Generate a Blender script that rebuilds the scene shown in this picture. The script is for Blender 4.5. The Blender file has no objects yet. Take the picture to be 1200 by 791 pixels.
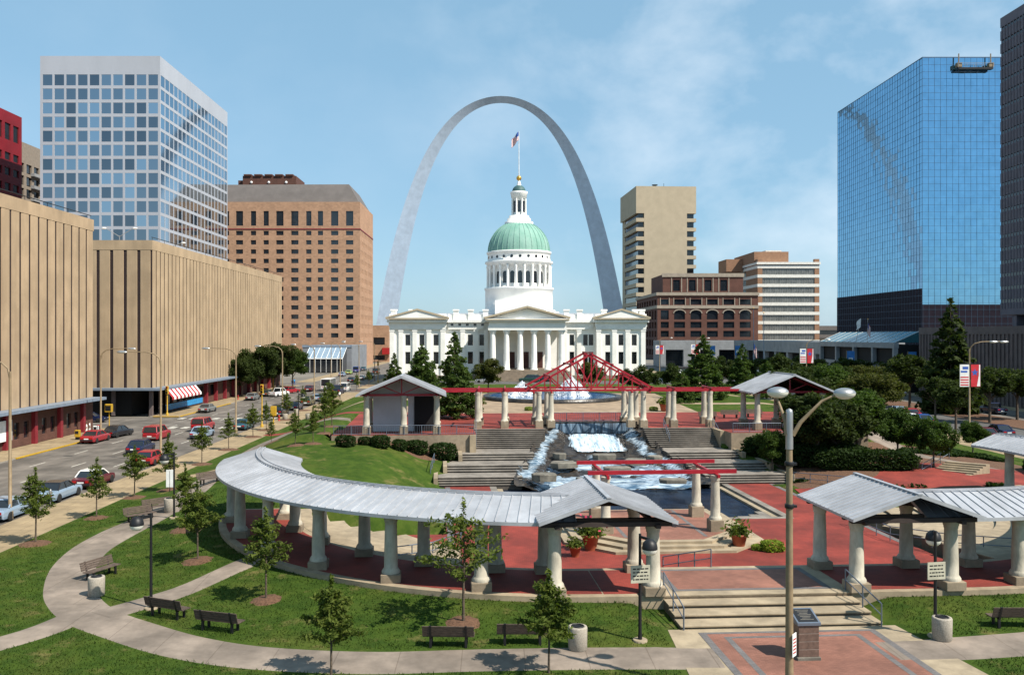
import bpy, math, random
import numpy as np
from mathutils import Vector, Matrix
R = math.radians
rnd = random.Random(7)
sc = bpy.context.scene
COL = sc.collection
# ---------------------------------------------------------------- camera
PX0, PY0, FPX, CAMH = 578.0, 393.5, 1026.0, 12.3
cam_d = bpy.data.cameras.new('camera'); cam = bpy.data.objects.new('camera', cam_d); COL.objects.link(cam)
cam.location = (0, 0, CAMH); cam.rotation_euler = (R(90), 0, 0)
cam_d.sensor_width = 36; cam_d.lens = FPX / 1200 * 36
cam_d.shift_x = (600 - PX0) / 1200; cam_d.shift_y = (PY0 - 395.5) / 1200
cam_d.clip_start = .5; cam_d.clip_end = 9000
sc.camera = cam
# ---------------------------------------------------------------- world, sun
SUN_EL, SUN_AZ = 50.0, 123.0          # azimuth clockwise from +Y
w = bpy.data.worlds.new('World'); sc.world = w; w.use_nodes = True
nt = w.node_tree; nt.nodes.clear()
sky = nt.nodes.new('ShaderNodeTexSky'); sky.sky_type = 'NISHITA'; sky.sun_disc = False
sky.sun_elevation = R(SUN_EL); sky.sun_rotation = R(SUN_AZ); sky.altitude = 100
sky.air_density = 1.0; sky.dust_density = .7; sky.ozone_density = 3.2
tc = nt.nodes.new('ShaderNodeTexCoord')
mp = nt.nodes.new('ShaderNodeMapping'); mp.inputs['Scale'].default_value = (1.3, 1, 1.9); mp.inputs['Location'].default_value = (.35, .1, .2)
nz = nt.nodes.new('ShaderNodeTexNoise'); nz.inputs['Scale'].default_value = 3.8; nz.inputs['Detail'].default_value = 7; nz.inputs['Roughness'].default_value = .55
nz.inputs['Distortion'].default_value = .1
rp = nt.nodes.new('ShaderNodeValToRGB'); rp.color_ramp.elements[0].position = .45; rp.color_ramp.elements[1].position = .78
rp.color_ramp.elements[1].color = (.62, .62, .62, 1)
mx = nt.nodes.new('ShaderNodeMixRGB'); mx.inputs['Color2'].default_value = (9, 9.5, 10, 1)
bg = nt.nodes.new('ShaderNodeBackground'); bg.inputs['Strength'].default_value = .082
out = nt.nodes.new('ShaderNodeOutputWorld')
L = nt.links.new
hz = nt.nodes.new('ShaderNodeMixRGB'); hz.inputs['Fac'].default_value = .55; hz.inputs['Color2'].default_value = (3.0, 5.5, 7.3, 1)   # pale summer haze in the air
dp = nt.nodes.new('ShaderNodeVectorMath'); dp.operation = 'DISTANCE'; dp.inputs[1].default_value = (.36, .86, .3)
cr = nt.nodes.new('ShaderNodeValToRGB'); cr.color_ramp.elements[0].position = .16; cr.color_ramp.elements[0].color = (1, 1, 1, 1); cr.color_ramp.elements[1].position = .5; cr.color_ramp.elements[1].color = (.12, .12, .12, 1)
cm_ = nt.nodes.new('ShaderNodeMath'); cm_.operation = 'MULTIPLY'
L(tc.outputs['Generated'], dp.inputs[0]); L(dp.outputs['Value'], cr.inputs['Fac'])
L(tc.outputs['Generated'], mp.inputs['Vector']); L(mp.outputs['Vector'], nz.inputs['Vector']); L(nz.outputs['Fac'], rp.inputs['Fac'])
L(rp.outputs['Color'], cm_.inputs[0]); L(cr.outputs['Color'], cm_.inputs[1]); L(cm_.outputs[0], mx.inputs['Fac']); L(sky.outputs['Color'], hz.inputs['Color1']); L(hz.outputs['Color'], mx.inputs['Color1']); L(mx.outputs['Color'], bg.inputs['Color']); L(bg.outputs['Background'], out.inputs['Surface'])
sd = bpy.data.lights.new('sun', 'SUN'); sd.energy = 5.0; sd.angle = R(.5); sd.color = (1, .93, .82)
so = bpy.data.objects.new('sun', sd); COL.objects.link(so)
SV = Vector((math.sin(R(SUN_AZ)) * math.cos(R(SUN_EL)), math.cos(R(SUN_AZ)) * math.cos(R(SUN_EL)), math.sin(R(SUN_EL))))
so.rotation_euler = SV.to_track_quat('Z', 'Y').to_euler(); so.location = SV * 300
sc.view_settings.view_transform = 'Standard'; sc.view_settings.look = 'None'; sc.view_settings.gamma = 1; sc.view_settings.exposure = .62
sc.view_settings.use_curve_mapping = False
try:
    sc.cycles.max_bounces = 6; sc.cycles.use_denoising = True; sc.cycles.transparent_max_bounces = 8
except Exception: pass
# ---------------------------------------------------------------- geometry frames
def P(x, y, z=0.0):
    Y = FPX * (CAMH - z) / (y - PY0); return ((x - PX0) * Y / FPX, Y)
TH = R(3.5); CT, ST = math.cos(TH), math.sin(TH)
def W2(u, v): return (12 + u * CT - v * ST, 40 + u * ST + v * CT)
def UV(x, y):
    a, b = x - 12, y - 40
    return (a * CT + b * ST, -a * ST + b * CT)
def PUV(x, y, z=0.0): return UV(*P(x, y, z))
def sst(a, b, x):
    t = min(1, max(0, (x - a) / (b - a))); return t * t * (3 - 2 * t)
# ---------------------------------------------------------------- mesh builder
class MB:
    def __init__(s): s.v = []; s.f = []; s.m = []; s.sm = []
    def add(s, vs, fs, m=0, sm=False):
        b = len(s.v); s.v.extend([tuple(p) for p in vs])
        for f in fs: s.f.append([b + i for i in f]); s.m.append(m); s.sm.append(sm)
    def box(s, x0, x1, y0, y1, z0, z1, m=0):
        s.add([(x0, y0, z0), (x1, y0, z0), (x1, y1, z0), (x0, y1, z0), (x0, y0, z1), (x1, y0, z1), (x1, y1, z1), (x0, y1, z1)],
              [(0, 3, 2, 1), (4, 5, 6, 7), (0, 1, 5, 4), (1, 2, 6, 5), (2, 3, 7, 6), (3, 0, 4, 7)], m)
    def bbox(s, x0, x1, y0, y1, z0, z1, b=.02, m=0):
        # box with chamfered vertical edges and top
        def ring(x0, x1, y0, y1, z): return [(x0 + b, y0, z), (x1 - b, y0, z), (x1, y0 + b, z), (x1, y1 - b, z), (x1 - b, y1, z), (x0 + b, y1, z), (x0, y1 - b, z), (x0, y0 + b, z)]
        r = [ring(x0, x1, y0, y1, z0), ring(x0, x1, y0, y1, z1 - b), ring(x0 + b, x1 - b, y0 + b, y1 - b, z1)]
        vs = r[0] + r[1] + r[2]; fs = []
        for k in range(2):
            for i in range(8): j = (i + 1) % 8; fs.append((k * 8 + i, k * 8 + j, k * 8 + 8 + j, k * 8 + 8 + i))
        fs.append(tuple(range(16, 24))); fs.append(tuple(reversed(range(8)))); s.add(vs, fs, m)
    def bar(s, p, q, w, h=None, m=0, up=(0, 0, 1)):
        # rectangular bar from p to q, width w, height h
        h = h or w; p = Vector(p); q = Vector(q); d = (q - p).normalized(); u = Vector(up)
        if abs(d.dot(u)) > .98: u = Vector((1, 0, 0))
        a = d.cross(u).normalized(); c = a.cross(d).normalized(); vs = []
        for o in (p, q):
            for sx, sz in ((-1, -1), (1, -1), (1, 1), (-1, 1)): vs.append(o + a * (sx * w / 2) + c * (sz * h / 2))
        s.add(vs, [(0, 1, 2, 3), (7, 6, 5, 4), (0, 4, 5, 1), (1, 5, 6, 2), (2, 6, 7, 3), (3, 7, 4, 0)], m)
    def tube(s, pts, rs, n=8, m=0, cap=True):
        if not isinstance(rs, (list, tuple)): rs = [rs] * len(pts)
        pts = [Vector(p) for p in pts]; vs = []; prev = None
        for i, p in enumerate(pts):
            d = (pts[min(i + 1, len(pts) - 1)] - pts[max(i - 1, 0)]).normalized()
            a = prev if prev is not None else (Vector((1, 0, 0)) if abs(d.x) < .9 else Vector((0, 1, 0)))
            a = (a - d * a.dot(d)).normalized(); prev = a; b = d.cross(a)
            for k in range(n): t = 2 * math.pi * k / n; vs.append(p + (a * math.cos(t) + b * math.sin(t)) * rs[i])
        fs = []
        for i in range(len(pts) - 1):
            for k in range(n): j = (k + 1) % n; fs.append((i * n + k, i * n + j, i * n + n + j, i * n + n + k))
        s.add(vs, fs, m, True)
        if cap: s.add(vs[:n], [tuple(reversed(range(n)))], m); s.add(vs[-n:], [tuple(range(n))], m)
    def lathe(s, prof, n=20, c=(0, 0), m=0, sm=True, z=0):
        vs = []
        for r, h in prof:
            for k in range(n): t = 2 * math.pi * k / n; vs.append((c[0] + r * math.cos(t), c[1] + r * math.sin(t), z + h))
        fs = []
        for i in range(len(prof) - 1):
            for k in range(n): j = (k + 1) % n; fs.append((i * n + k, i * n + j, i * n + n + j, i * n + n + k))
        s.add(vs, fs, m, sm)
        if len(prof) == 2 and prof[0][1] == prof[1][1]: return
        if prof[0][0] > .001: s.add(vs[:n], [tuple(reversed(range(n)))], m)
        if prof[-1][0] > .001: s.add(vs[-n:], [tuple(range(n))], m)
    def prism(s, poly, z0, z1, m=0, mt=None, bottom=True):
        n = len(poly); a = sum(poly[i][0] * poly[(i + 1) % n][1] - poly[(i + 1) % n][0] * poly[i][1] for i in range(n))
        if a < 0: poly = poly[::-1]
        vs = [(x, y, z0) for x, y in poly] + [(x, y, z1) for x, y in poly]
        s.add(vs, [(i, (i + 1) % n, n + (i + 1) % n, n + i) for i in range(n)], m)
        s.add(vs[n:], [tuple(range(n))], m if mt is None else mt)
        if bottom: s.add(vs[:n], [tuple(reversed(range(n)))], m)
    def extr(s, poly, axis, a, b, m=0):
        # extrude a 2-D polygon given in the plane normal to axis ('x': (y,z), 'y': (x,z))
        n = len(poly); mk = (lambda p, t: (t, p[0], p[1])) if axis == 'x' else (lambda p, t: (p[0], t, p[1]))
        vs = [mk(p, a) for p in poly] + [mk(p, b) for p in poly]
        s.add(vs, [(i, (i + 1) % n, n + (i + 1) % n, n + i) for i in range(n)] + [tuple(reversed(range(n))), tuple(range(n, 2 * n))], m)
    def sphere(s, c, r, n=12, m=0, sc=(1, 1, 1)):
        k = n // 2; prof = [(math.sin(math.pi * i / k) * r, -math.cos(math.pi * i / k) * r) for i in range(k + 1)]
        t = MB(); t.lathe(prof, n); s.add([(c[0] + x * sc[0], c[1] + y * sc[1], c[2] + z * sc[2]) for x, y, z in t.v], t.f, m, True)
    def xf(s, fn): s.v = [tuple(fn(*p)) for p in s.v]; return s
    def mesh(s, name, mats):
        me = bpy.data.meshes.new(name); me.from_pydata(s.v, [], s.f)
        for mm in (mats if isinstance(mats, (list, tuple)) else [mats]): me.materials.append(mm)
        me.polygons.foreach_set('material_index', s.m); me.polygons.foreach_set('use_smooth', s.sm); me.update(); return me
    def build(s, name, mats, parent=None, loc=None, rz=0, label=None):
        return link(name, s.mesh(name, mats), parent, loc, rz, label)
def link(name, me, parent=None, loc=None, rz=0, label=None):
    o = bpy.data.objects.new(name, me); COL.objects.link(o)
    if parent: o.parent = parent
    if loc is not None: o.location = loc
    o.rotation_euler = (0, 0, rz)
    if label: o['label'] = label
    return o
def thing(name, label, cat, loc=(0, 0, 0), rz=0, group=None):
    o = bpy.data.objects.new(name, None); COL.objects.link(o); o.empty_display_size = .3
    o.location = loc; o.rotation_euler = (0, 0, rz); return tag(o, label, cat, group)
def tag(o, label, cat, group=None):
    o['label'] = label; o['category'] = cat
    if group: o['group'] = group
    return o
def struct(o, kind='structure', label=None):
    o['kind'] = kind
    return o
def copy_tree(o, loc, rz, label, group=None, parent=None):
    def rec(a, par):
        c = a.copy(); COL.objects.link(c); c.parent = par
        for ch in list(a.children): rec(ch, c)
        return c
    c = rec(o, None); c.location = loc; c.rotation_euler = (0, 0, rz); c['label'] = label
    if group: c['group'] = group
    return c
# ---------------------------------------------------------------- materials
def mat(name, col, rough=.8, metal=0., var=.18, scale=1.2, bump=0., bscale=12, col2=None, spec=.4, trans=0., stain=0., stretch=(1, 1, 1), detail=6):
    if not any(q in name for q in ('white', 'glass', 'water', 'steel', 'banner', 'spray', 'lens', 'leaf', 'needle')): col = tuple(c * .8 for c in col); col2 = col2 and tuple(c * .8 for c in col2)
    m = bpy.data.materials.new(name); m.use_nodes = True; n = m.node_tree.nodes; l = m.node_tree.links.new
    b = n['Principled BSDF']; b.inputs['Roughness'].default_value = rough; b.inputs['Metallic'].default_value = metal
    b.inputs['Specular IOR Level'].default_value = spec
    if trans: b.inputs['Transmission Weight'].default_value = trans
    g = n.new('ShaderNodeNewGeometry'); mp = n.new('ShaderNodeMapping'); mp.inputs['Scale'].default_value = stretch; l(g.outputs['Position'], mp.inputs['Vector'])
    t = n.new('ShaderNodeTexNoise'); t.inputs['Scale'].default_value = scale; t.inputs['Detail'].default_value = detail; t.inputs['Roughness'].default_value = .65
    l(mp.outputs['Vector'], t.inputs['Vector'])
    c2 = col2 or tuple(c * (1 - var) for c in col)
    r = n.new('ShaderNodeValToRGB'); r.color_ramp.elements[0].position = .36; r.color_ramp.elements[1].position = .64
    r.color_ramp.elements[0].color = (*c2, 1); r.color_ramp.elements[1].color = (*[min(1, c * (1 + (var * .5 if col2 is None else 0))) for c in col], 1)
    l(t.outputs['Fac'], r.inputs['Fac']); last = r.outputs['Color']
    if stain:
        t2 = n.new('ShaderNodeTexNoise'); t2.inputs['Scale'].default_value = .35; t2.inputs['Detail'].default_value = 8; l(g.outputs['Position'], t2.inputs['Vector'])
        r2 = n.new('ShaderNodeValToRGB'); r2.color_ramp.elements[0].position = .42; r2.color_ramp.elements[1].position = .62
        r2.color_ramp.elements[0].color = (1 - stain, 1 - stain, 1 - stain, 1); r2.color_ramp.elements[1].color = (1, 1, 1, 1); l(t2.outputs['Fac'], r2.inputs['Fac'])
        x = n.new('ShaderNodeMixRGB'); x.blend_type = 'MULTIPLY'; x.inputs['Fac'].default_value = 1; l(last, x.inputs['Color1']); l(r2.outputs['Color'], x.inputs['Color2']); last = x.outputs['Color']
    l(last, b.inputs['Base Color'])
    if bump:
        t3 = n.new('ShaderNodeTexNoise'); t3.inputs['Scale'].default_value = bscale; t3.inputs['Detail'].default_value = 5; l(mp.outputs['Vector'], t3.inputs['Vector'])
        bp = n.new('ShaderNodeBump'); bp.inputs['Strength'].default_value = bump; bp.inputs['Distance'].default_value = .05; l(t3.outputs['Fac'], bp.inputs['Height']); l(bp.outputs['Normal'], b.inputs['Normal'])
    m['last'] = 1
    return m
def grassmat():
    m = mat('mown_grass', (.068, .112, .016), .95, scale=1.1, col2=(.034, .07, .01), bump=1, bscale=30, spec=.08, detail=12)
    n = m.node_tree.nodes; l = m.node_tree.links.new; b = n['Principled BSDF']; src = b.inputs['Base Color'].links[0].from_socket; g = n.new('ShaderNodeNewGeometry')
    for sc_, lo, hi, c, f in ((.16, .5, .75, (.13, .125, .03, 1), .55), (.6, .56, .7, (.19, .15, .06, 1), .75), (14, .55, .75, (.1, .13, .03, 1), .5)):
        t = n.new('ShaderNodeTexNoise'); t.inputs['Scale'].default_value = sc_; t.inputs['Detail'].default_value = 7; t.inputs['Roughness'].default_value = .7; l(g.outputs['Position'], t.inputs['Vector'])
        r = n.new('ShaderNodeValToRGB'); r.color_ramp.elements[0].position = lo; r.color_ramp.elements[1].position = hi; r.color_ramp.elements[1].color = (f, f, f, 1); l(t.outputs['Fac'], r.inputs['Fac'])
        x = n.new('ShaderNodeMixRGB'); x.inputs['Color2'].default_value = c; l(r.outputs['Color'], x.inputs['Fac']); l(src, x.inputs['Color1']); src = x.outputs['Color']
    l(src, b.inputs['Base Color']); return m
def leafmat(name, col, col2, scale=.8):
    m = mat(name, col, .75, scale=scale, col2=col2, spec=.12); n = m.node_tree.nodes; l = m.node_tree.links.new; b = n['Principled BSDF']; src = b.inputs['Base Color'].links[0].from_socket
    o = [q for q in n if q.type == 'OUTPUT_MATERIAL'][0]; t = n.new('ShaderNodeBsdfTranslucent'); ms = n.new('ShaderNodeMixShader'); ms.inputs['Fac'].default_value = .3
    h = n.new('ShaderNodeMixRGB'); h.blend_type = 'MULTIPLY'; h.inputs['Fac'].default_value = 1; h.inputs['Color2'].default_value = (1.5, 1.7, .6, 1); l(src, h.inputs['Color1']); l(h.outputs['Color'], t.inputs['Color'])
    l(b.outputs['BSDF'], ms.inputs[1]); l(t.outputs['BSDF'], ms.inputs[2]); l(ms.outputs['Shader'], o.inputs['Surface']); return m
def overlay_brick(m, mortar, scale, w=.5, h=.25, msize=.02, amt=1., rot=0, c2=.78, vert=False):
    """multiply a brick pattern over the base colour"""
    n = m.node_tree.nodes; l = m.node_tree.links.new; b = n['Principled BSDF']; src = b.inputs['Base Color'].links[0].from_socket
    g = n.new('ShaderNodeNewGeometry'); br = n.new('ShaderNodeTexBrick'); mp = n.new('ShaderNodeMapping'); mp.inputs['Rotation'].default_value = (0, 0, rot)
    v = g.outputs['Position']
    if vert:
        sx = n.new('ShaderNodeSeparateXYZ'); cx = n.new('ShaderNodeCombineXYZ'); ad = n.new('ShaderNodeMath'); l(v, sx.inputs[0]); l(sx.outputs[0], ad.inputs[0]); l(sx.outputs[1], ad.inputs[1])
        l(ad.outputs[0], cx.inputs[0]); l(sx.outputs[2], cx.inputs[1]); v = cx.outputs[0]
    l(v, mp.inputs['Vector']); l(mp.outputs['Vector'], br.inputs['Vector'])
    br.inputs['Color1'].default_value = (1, 1, 1, 1); br.inputs['Color2'].default_value = (c2, c2, c2, 1); br.inputs['Mortar'].default_value = (*mortar, 1)
    br.inputs['Scale'].default_value = scale; br.inputs['Brick Width'].default_value = w; br.inputs['Row Height'].default_value = h; br.inputs['Mortar Size'].default_value = msize
    x = n.new('ShaderNodeMixRGB'); x.blend_type = 'MULTIPLY'; x.inputs['Fac'].default_value = amt; l(src, x.inputs['Color1']); l(br.outputs['Color'], x.inputs['Color2']); l(x.outputs['Color'], b.inputs['Base Color'])
    return m
M = {}
M['road'] = mat('worn_road', (.2, .175, .15), .9, scale=.4, var=.35, stain=.35, stretch=(1, .25, 1))
M['asphalt'] = mat('asphalt', (.11, .105, .1), .92, scale=.5, var=.25)
M['ground'] = mat('city_ground', (.2, .18, .15), .95, scale=.05, var=.3)
M['sidewalk'] = overlay_brick(mat('tan_sidewalk', (.4, .3, .175), .9, scale=.8, var=.2, stain=.2), (.62, .6, .58), 1, w=1.5, h=1.5, msize=.025, c2=.93)
M['path'] = overlay_brick(mat('footpath_concrete', (.31, .25, .2), .9, scale=1.1, var=.22, stain=.34), (.7, .68, .66), 1, w=2.4, h=40, msize=.02, c2=.95)
M['kerb'] = mat('kerb_stone', (.36, .32, .27), .85)
M['paint'] = mat('road_paint', (.6, .57, .5), .8, var=.3, scale=3)
M['yellow'] = mat('yellow_paint', (.55, .33, .02), .6)
M['grass'] = grassmat()
M['grassblade'] = grassmat()
M['mulch'] = mat('bark_mulch', (.2, .105, .06), .95, scale=9, col2=(.09, .045, .025), bump=1, bscale=25)
M['brick'] = overlay_brick(mat('red_paving_brick', (.34, .05, .032), .85, scale=.5, var=.25, stain=.28), (.62, .6, .6), 2.2, msize=.025, c2=.8, rot=TH)
M['brickpink'] = overlay_brick(mat('pink_paving_brick', (.37, .165, .115), .85, scale=.6, var=.22, stain=.25), (.75, .72, .7), 2.4, msize=.03, c2=.78, rot=TH)
M['greybrick'] = overlay_brick(mat('grey_paving_brick', (.19, .175, .17), .85, scale=.8, var=.2), (.7, .7, .7), 2.4, msize=.03, rot=TH)
M['tanpave'] = mat('tan_paving', (.4, .29, .19), .9, scale=.7, var=.2, stain=.2)
M['conc'] = mat('tan_concrete', (.42, .335, .225), .9, scale=1.4, var=.18, stain=.2, bump=.15)
M['concblock'] = mat('plinth_concrete', (.36, .285, .2), .9, scale=2, var=.2, stain=.25, bump=.2)
M['greystep'] = mat('grey_step_stone', (.3, .265, .225), .9, scale=1.6, var=.25, stain=.3)
M['column'] = mat('cream_column_stone', (.62, .565, .455), .85, scale=3.5, var=.2, stain=.2, bump=.2, stretch=(1, 1, .4))
M['roofmetal'] = mat('zinc_roof', (.52, .53, .56), .45, metal=.2, scale=1.2, var=.14, stain=.16)
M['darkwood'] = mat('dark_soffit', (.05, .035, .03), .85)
M['redsteel'] = mat('red_painted_steel', (.3, .012, .022), .42, scale=2, var=.2)
M['rail'] = mat('grey_rail_metal', (.2, .24, .3), .45, metal=.5)
M['bench'] = mat('weathered_bench_wood', (.105, .075, .058), .85, scale=5, var=.4, stretch=(1, 1, 4))
M['binconc'] = mat('aggregate_concrete', (.45, .4, .33), .95, scale=24, var=.3, bump=.4, bscale=50)
M['black'] = mat('black_paint', (.012, .012, .014), .5)
M['darkstone'] = mat('wet_dark_stone', (.045, .04, .035), .4, scale=1.5, var=.5, bump=.6, bscale=3)
M['rock'] = mat('grey_slab_stone', (.27, .245, .2), .85, scale=2, var=.35, stain=.3, bump=.4, bscale=4)
M['leaf'] = leafmat('tree_leaf', (.055, .088, .018), (.028, .05, .01))
M['leafy'] = leafmat('young_leaf', (.11, .135, .026), (.05, .075, .014), 2)
M['leafd'] = leafmat('dark_leaf', (.046, .062, .016), (.02, .032, .009))
M['leafo'] = leafmat('olive_leaf', (.075, .08, .02), (.034, .04, .01))
M['needle'] = leafmat('feathery_needle', (.075, .112, .026), (.035, .062, .015))
M['hedge'] = leafmat('hedge_leaf', (.028, .05, .012), (.014, .027, .007), 2)
M['bark'] = mat('tree_bark', (.12, .09, .065), .95, scale=6, var=.4, bump=.5)
M['terracotta'] = mat('terracotta', (.42, .11, .05), .7)
M['flower'] = mat('pink_flower', (.6, .05, .12), .6)
M['galv'] = mat('galvanised_lamp_metal', (.5, .5, .5), .35, metal=.7)
M['pole'] = mat('tan_pole_metal', (.3, .22, .13), .6, metal=.1, var=.2, scale=3)
M['whitepaint'] = mat('white_paint', (.82, .8, .74), .6, scale=.6, var=.08)
M['white'] = mat('plain_white', (.8, .8, .78), .5)
M['red'] = mat('red_paint', (.45, .02, .02), .5)
M['blue'] = mat('blue_paint', (.02, .08, .35), .5)
M['brightblue'] = mat('bright_blue_panel', (.03, .3, .65), .5)
M['glassdark'] = mat('dark_window_glass', (.015, .018, .022), .08, spec=.8, var=.3, scale=.3)
M['glasssky'] = mat('reflective_window_glass', (.34, .46, .54), .05, metal=1, var=.6, scale=.28)
M['rubber'] = mat('tyre_rubber', (.018, .018, .018), .85)
M['chrome'] = mat('bright_metal', (.6, .6, .6), .25, metal=.9)
M['lens'] = mat('lamp_lens', (.7, .68, .6), .15)
M['tail'] = mat('tail_lens', (.4, .01, .01), .2)
M['skin'] = mat('skin', (.45, .25, .16), .6)
M['gold'] = mat('gold_leaf', (.8, .45, .08), .3, metal=.8)
# ================================================================ ground, streets, plaza
def waterfoam(name, white, deep, sc_, pos=(.4, .62), stretch=(1, 1, 1), rough=.25):
    m = mat(name, white, rough, scale=sc_, col2=deep, stretch=stretch, bump=.5, bscale=6, spec=.6)
    for n in m.node_tree.nodes:
        if n.type == 'VALTORGB': n.color_ramp.elements[0].position, n.color_ramp.elements[1].position = pos
    return m
M['darkstone'] = mat('wet_cascade_stone', (.062, .05, .037), .35, scale=.9, col2=(.009, .008, .008), bump=.7, bscale=3)
M['pool'] = mat('dark_pool_water', (.01, .018, .035), .12, scale=.6, var=.5, bump=.35, bscale=4, spec=.1)
def darkwater(m, f=.12):
    n = m.node_tree.nodes; l = m.node_tree.links.new; o = [q for q in n if q.type == 'OUTPUT_MATERIAL'][0]; b = n['Principled BSDF']; d = n.new('ShaderNodeBsdfDiffuse'); g = n.new('ShaderNodeBsdfGlossy'); g.inputs['Roughness'].default_value = .08; ms = n.new('ShaderNodeMixShader'); ms.inputs['Fac'].default_value = f
    l(b.inputs['Base Color'].links[0].from_socket, d.inputs['Color']); l(b.inputs['Normal'].links[0].from_socket, g.inputs['Normal']); l(d.outputs['BSDF'], ms.inputs[1]); l(g.outputs['BSDF'], ms.inputs[2]); l(ms.outputs['Shader'], o.inputs['Surface'])
darkwater(M['pool'])
M['bluepool'] = mat('blue_pool_water', (.02, .085, .22), .15, scale=.6, var=.4, bump=.3, bscale=2, spec=.25)
M['foam'] = waterfoam('white_falling_water', (.66, .74, .8), (.2, .31, .4), 1.1, (.36, .58), (2.6, .3, .3))
M['stream'] = waterfoam('streaming_water', (.5, .59, .66), (.06, .11, .16), 2.4, (.38, .66), (.6, 2.0, 1))
M['curtain'] = waterfoam('thin_water_curtain', (.2, .3, .4), (.012, .02, .035), 1.5, (.42, .72), (2.2, .3, .12))
def seethrough(m, sc_, lo, hi, stretch):
    # gaps in the moving water show the rock under it
    n = m.node_tree.nodes; l = m.node_tree.links.new; o = [q for q in n if q.type == 'OUTPUT_MATERIAL'][0]; g = n.new('ShaderNodeNewGeometry'); mp = n.new('ShaderNodeMapping'); mp.inputs['Scale'].default_value = stretch; l(g.outputs['Position'], mp.inputs['Vector'])
    t = n.new('ShaderNodeTexNoise'); t.inputs['Scale'].default_value = sc_; t.inputs['Detail'].default_value = 6; t.inputs['Roughness'].default_value = .7; l(mp.outputs['Vector'], t.inputs['Vector']); r = n.new('ShaderNodeValToRGB'); r.color_ramp.elements[0].position = lo; r.color_ramp.elements[1].position = hi; at_ = n.new('ShaderNodeAttribute'); at_.attribute_name = 'thin'; ad = n.new('ShaderNodeMath'); ad.operation = 'MULTIPLY_ADD'; ad.inputs[1].default_value = .42; l(at_.outputs['Fac'], ad.inputs[0]); a2 = n.new('ShaderNodeMath'); a2.operation = 'SUBTRACT'; a2.inputs[1].default_value = .42; l(t.outputs['Fac'], ad.inputs[2]); l(ad.outputs[0], a2.inputs[0]); l(a2.outputs[0], r.inputs['Fac'])
    tr = n.new('ShaderNodeBsdfTransparent'); ms = n.new('ShaderNodeMixShader'); l(r.outputs['Color'], ms.inputs['Fac']); l(tr.outputs['BSDF'], ms.inputs[1]); l(n['Principled BSDF'].outputs['BSDF'], ms.inputs[2]); l(ms.outputs['Shader'], o.inputs['Surface'])
M['rapids'] = waterfoam('rapid_water', (.5, .6, .68), (.05, .1, .16), 1.6, (.4, .62), (.35, 2.6, 1)); seethrough(M['rapids'], 1.3, .3, .4, (.35, 2.6, 1))
seethrough(M['stream'], 2.2, .3, .46, (.5, 2.4, 1)); seethrough(M['foam'], 2.4, .3, .44, (2.6, .4, .4))
def UCf(v): return 0 if v < 20 else (.8 * (v - 20) / 26 if v < 46 else .8 + 1.1 * min(1, (v - 46) / 7))
def flight_w(v): return 15 if v < 36 else (14.3 if v < 39.7 else (13 if v < 44 else 12.2))
def hill_l(v): return 2.55 * sst(13, 41, v) if v < 44 else 3
def hill_r(v): return .9 * sst(22, 40, v) if v < 42 else .9 + 2.1 * sst(42, 50, v)
CX = {-1: 7.0, 1: 10.0}
def tz(x, y):
    u, v = UV(x, y); z = 0.0; cx = CX[-1 if u < 0 else 1]
    if v > 5 and (u < -13 or u > 13 or v > 48):
        L_ = hill_l(v) if u < 0 else hill_r(v)
        if v > 92: L_ = 3 - 1.3 * sst(92, 122, v)
        a = sst(-27.5, -17, x) if u < 0 else sst(52.5, 36, x)
        z = L_ * a
        if v < 46:
            g = sst(13.5, 21, abs(u)); ze = -.27 if v < 33 else -.3 + .165 * (v - 33)
            if v > 12 or abs(u) < 25: z = ze * (1 - g) + z * g
    # rise against the pergola plinth
    au = abs(u); d = 9
    if au > cx and v < 21.5: d = math.hypot(au - cx, v - 21.5) - 21.6
    elif au <= cx: d = -.3 - v
    if d > -.6: z += .36 * sst(5.5, .2, d) * sst(5.0, 6.0, au)
    # lowered under bowl, pergola and steps
    low = False
    if au <= 13.6 and 4 < v < 34: low = True
    if 9 < v < 16.3 and au < 21 and math.hypot(au - cx, v - 21.5) < (11.2 if u < 0 else 13): low = True
    if v < 20.5 and d < -.4 and v > -.2: low = True
    if au <= cx and v > 0.1 and v < 10: low = True
    if 33.5 < v < 48.6 and abs(u - UCf(v)) < flight_w(v) - .35: low = True
    if 44 < v < 53 and abs(u - UCf(v)) < 5.7: low = True
    if au > 13 and v < 22 and v > 5 and math.hypot(au - cx, v - 21.5) < 17.4:
        r = math.hypot(au - cx, v - 21.5); ph = math.degrees(math.atan2(au - cx, 21.5 - v))
        pm = 55 + (r - 11) / 6 * 33
        if (r > 11 and ph < pm - 1.5) if u < 0 else (r > 4.9 and ph < 91): low = True
    if (48 < v < 66.2 and -24.3 < u < 27.2) or (43 < v <= 48 and (-24.8 < u < -10.7 or 13.2 < u < 27.2)): z = min(z, 2.5)
    if 104 < y < 141 and -9 < x < 23: z = min(z, 2.5)
    if low: z = min(z, -1.2)
    return z
def PT(x, y):
    z = 0
    for _ in range(12): X, Y = P(x, y, z); z = .5 * z + .5 * max(tz(X, Y), -.4)
    return X, Y
ys = [14 + .6 * i for i in range(144)]
while ys[-1] < 330: ys.append(min(330, ys[-1] + (1 if ys[-1] < 140 else 2.5)))
xs = [-28 + .6 * i for i in range(136)]
b = MB(); nx = len(xs)
vs = [(x, y, tz(x, y) if 0 < i < nx - 1 else 0) for y in ys for i, x in enumerate(xs)]
b.add(vs, [(j * nx + i, j * nx + i + 1, j * nx + nx + i + 1, j * nx + nx + i) for j in range(len(ys) - 1) for i in range(nx - 1)], 0, True)
struct(b.build('lawn', M['grass']))
XR = xs[-1]
b = MB()
E_ = 6000
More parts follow.
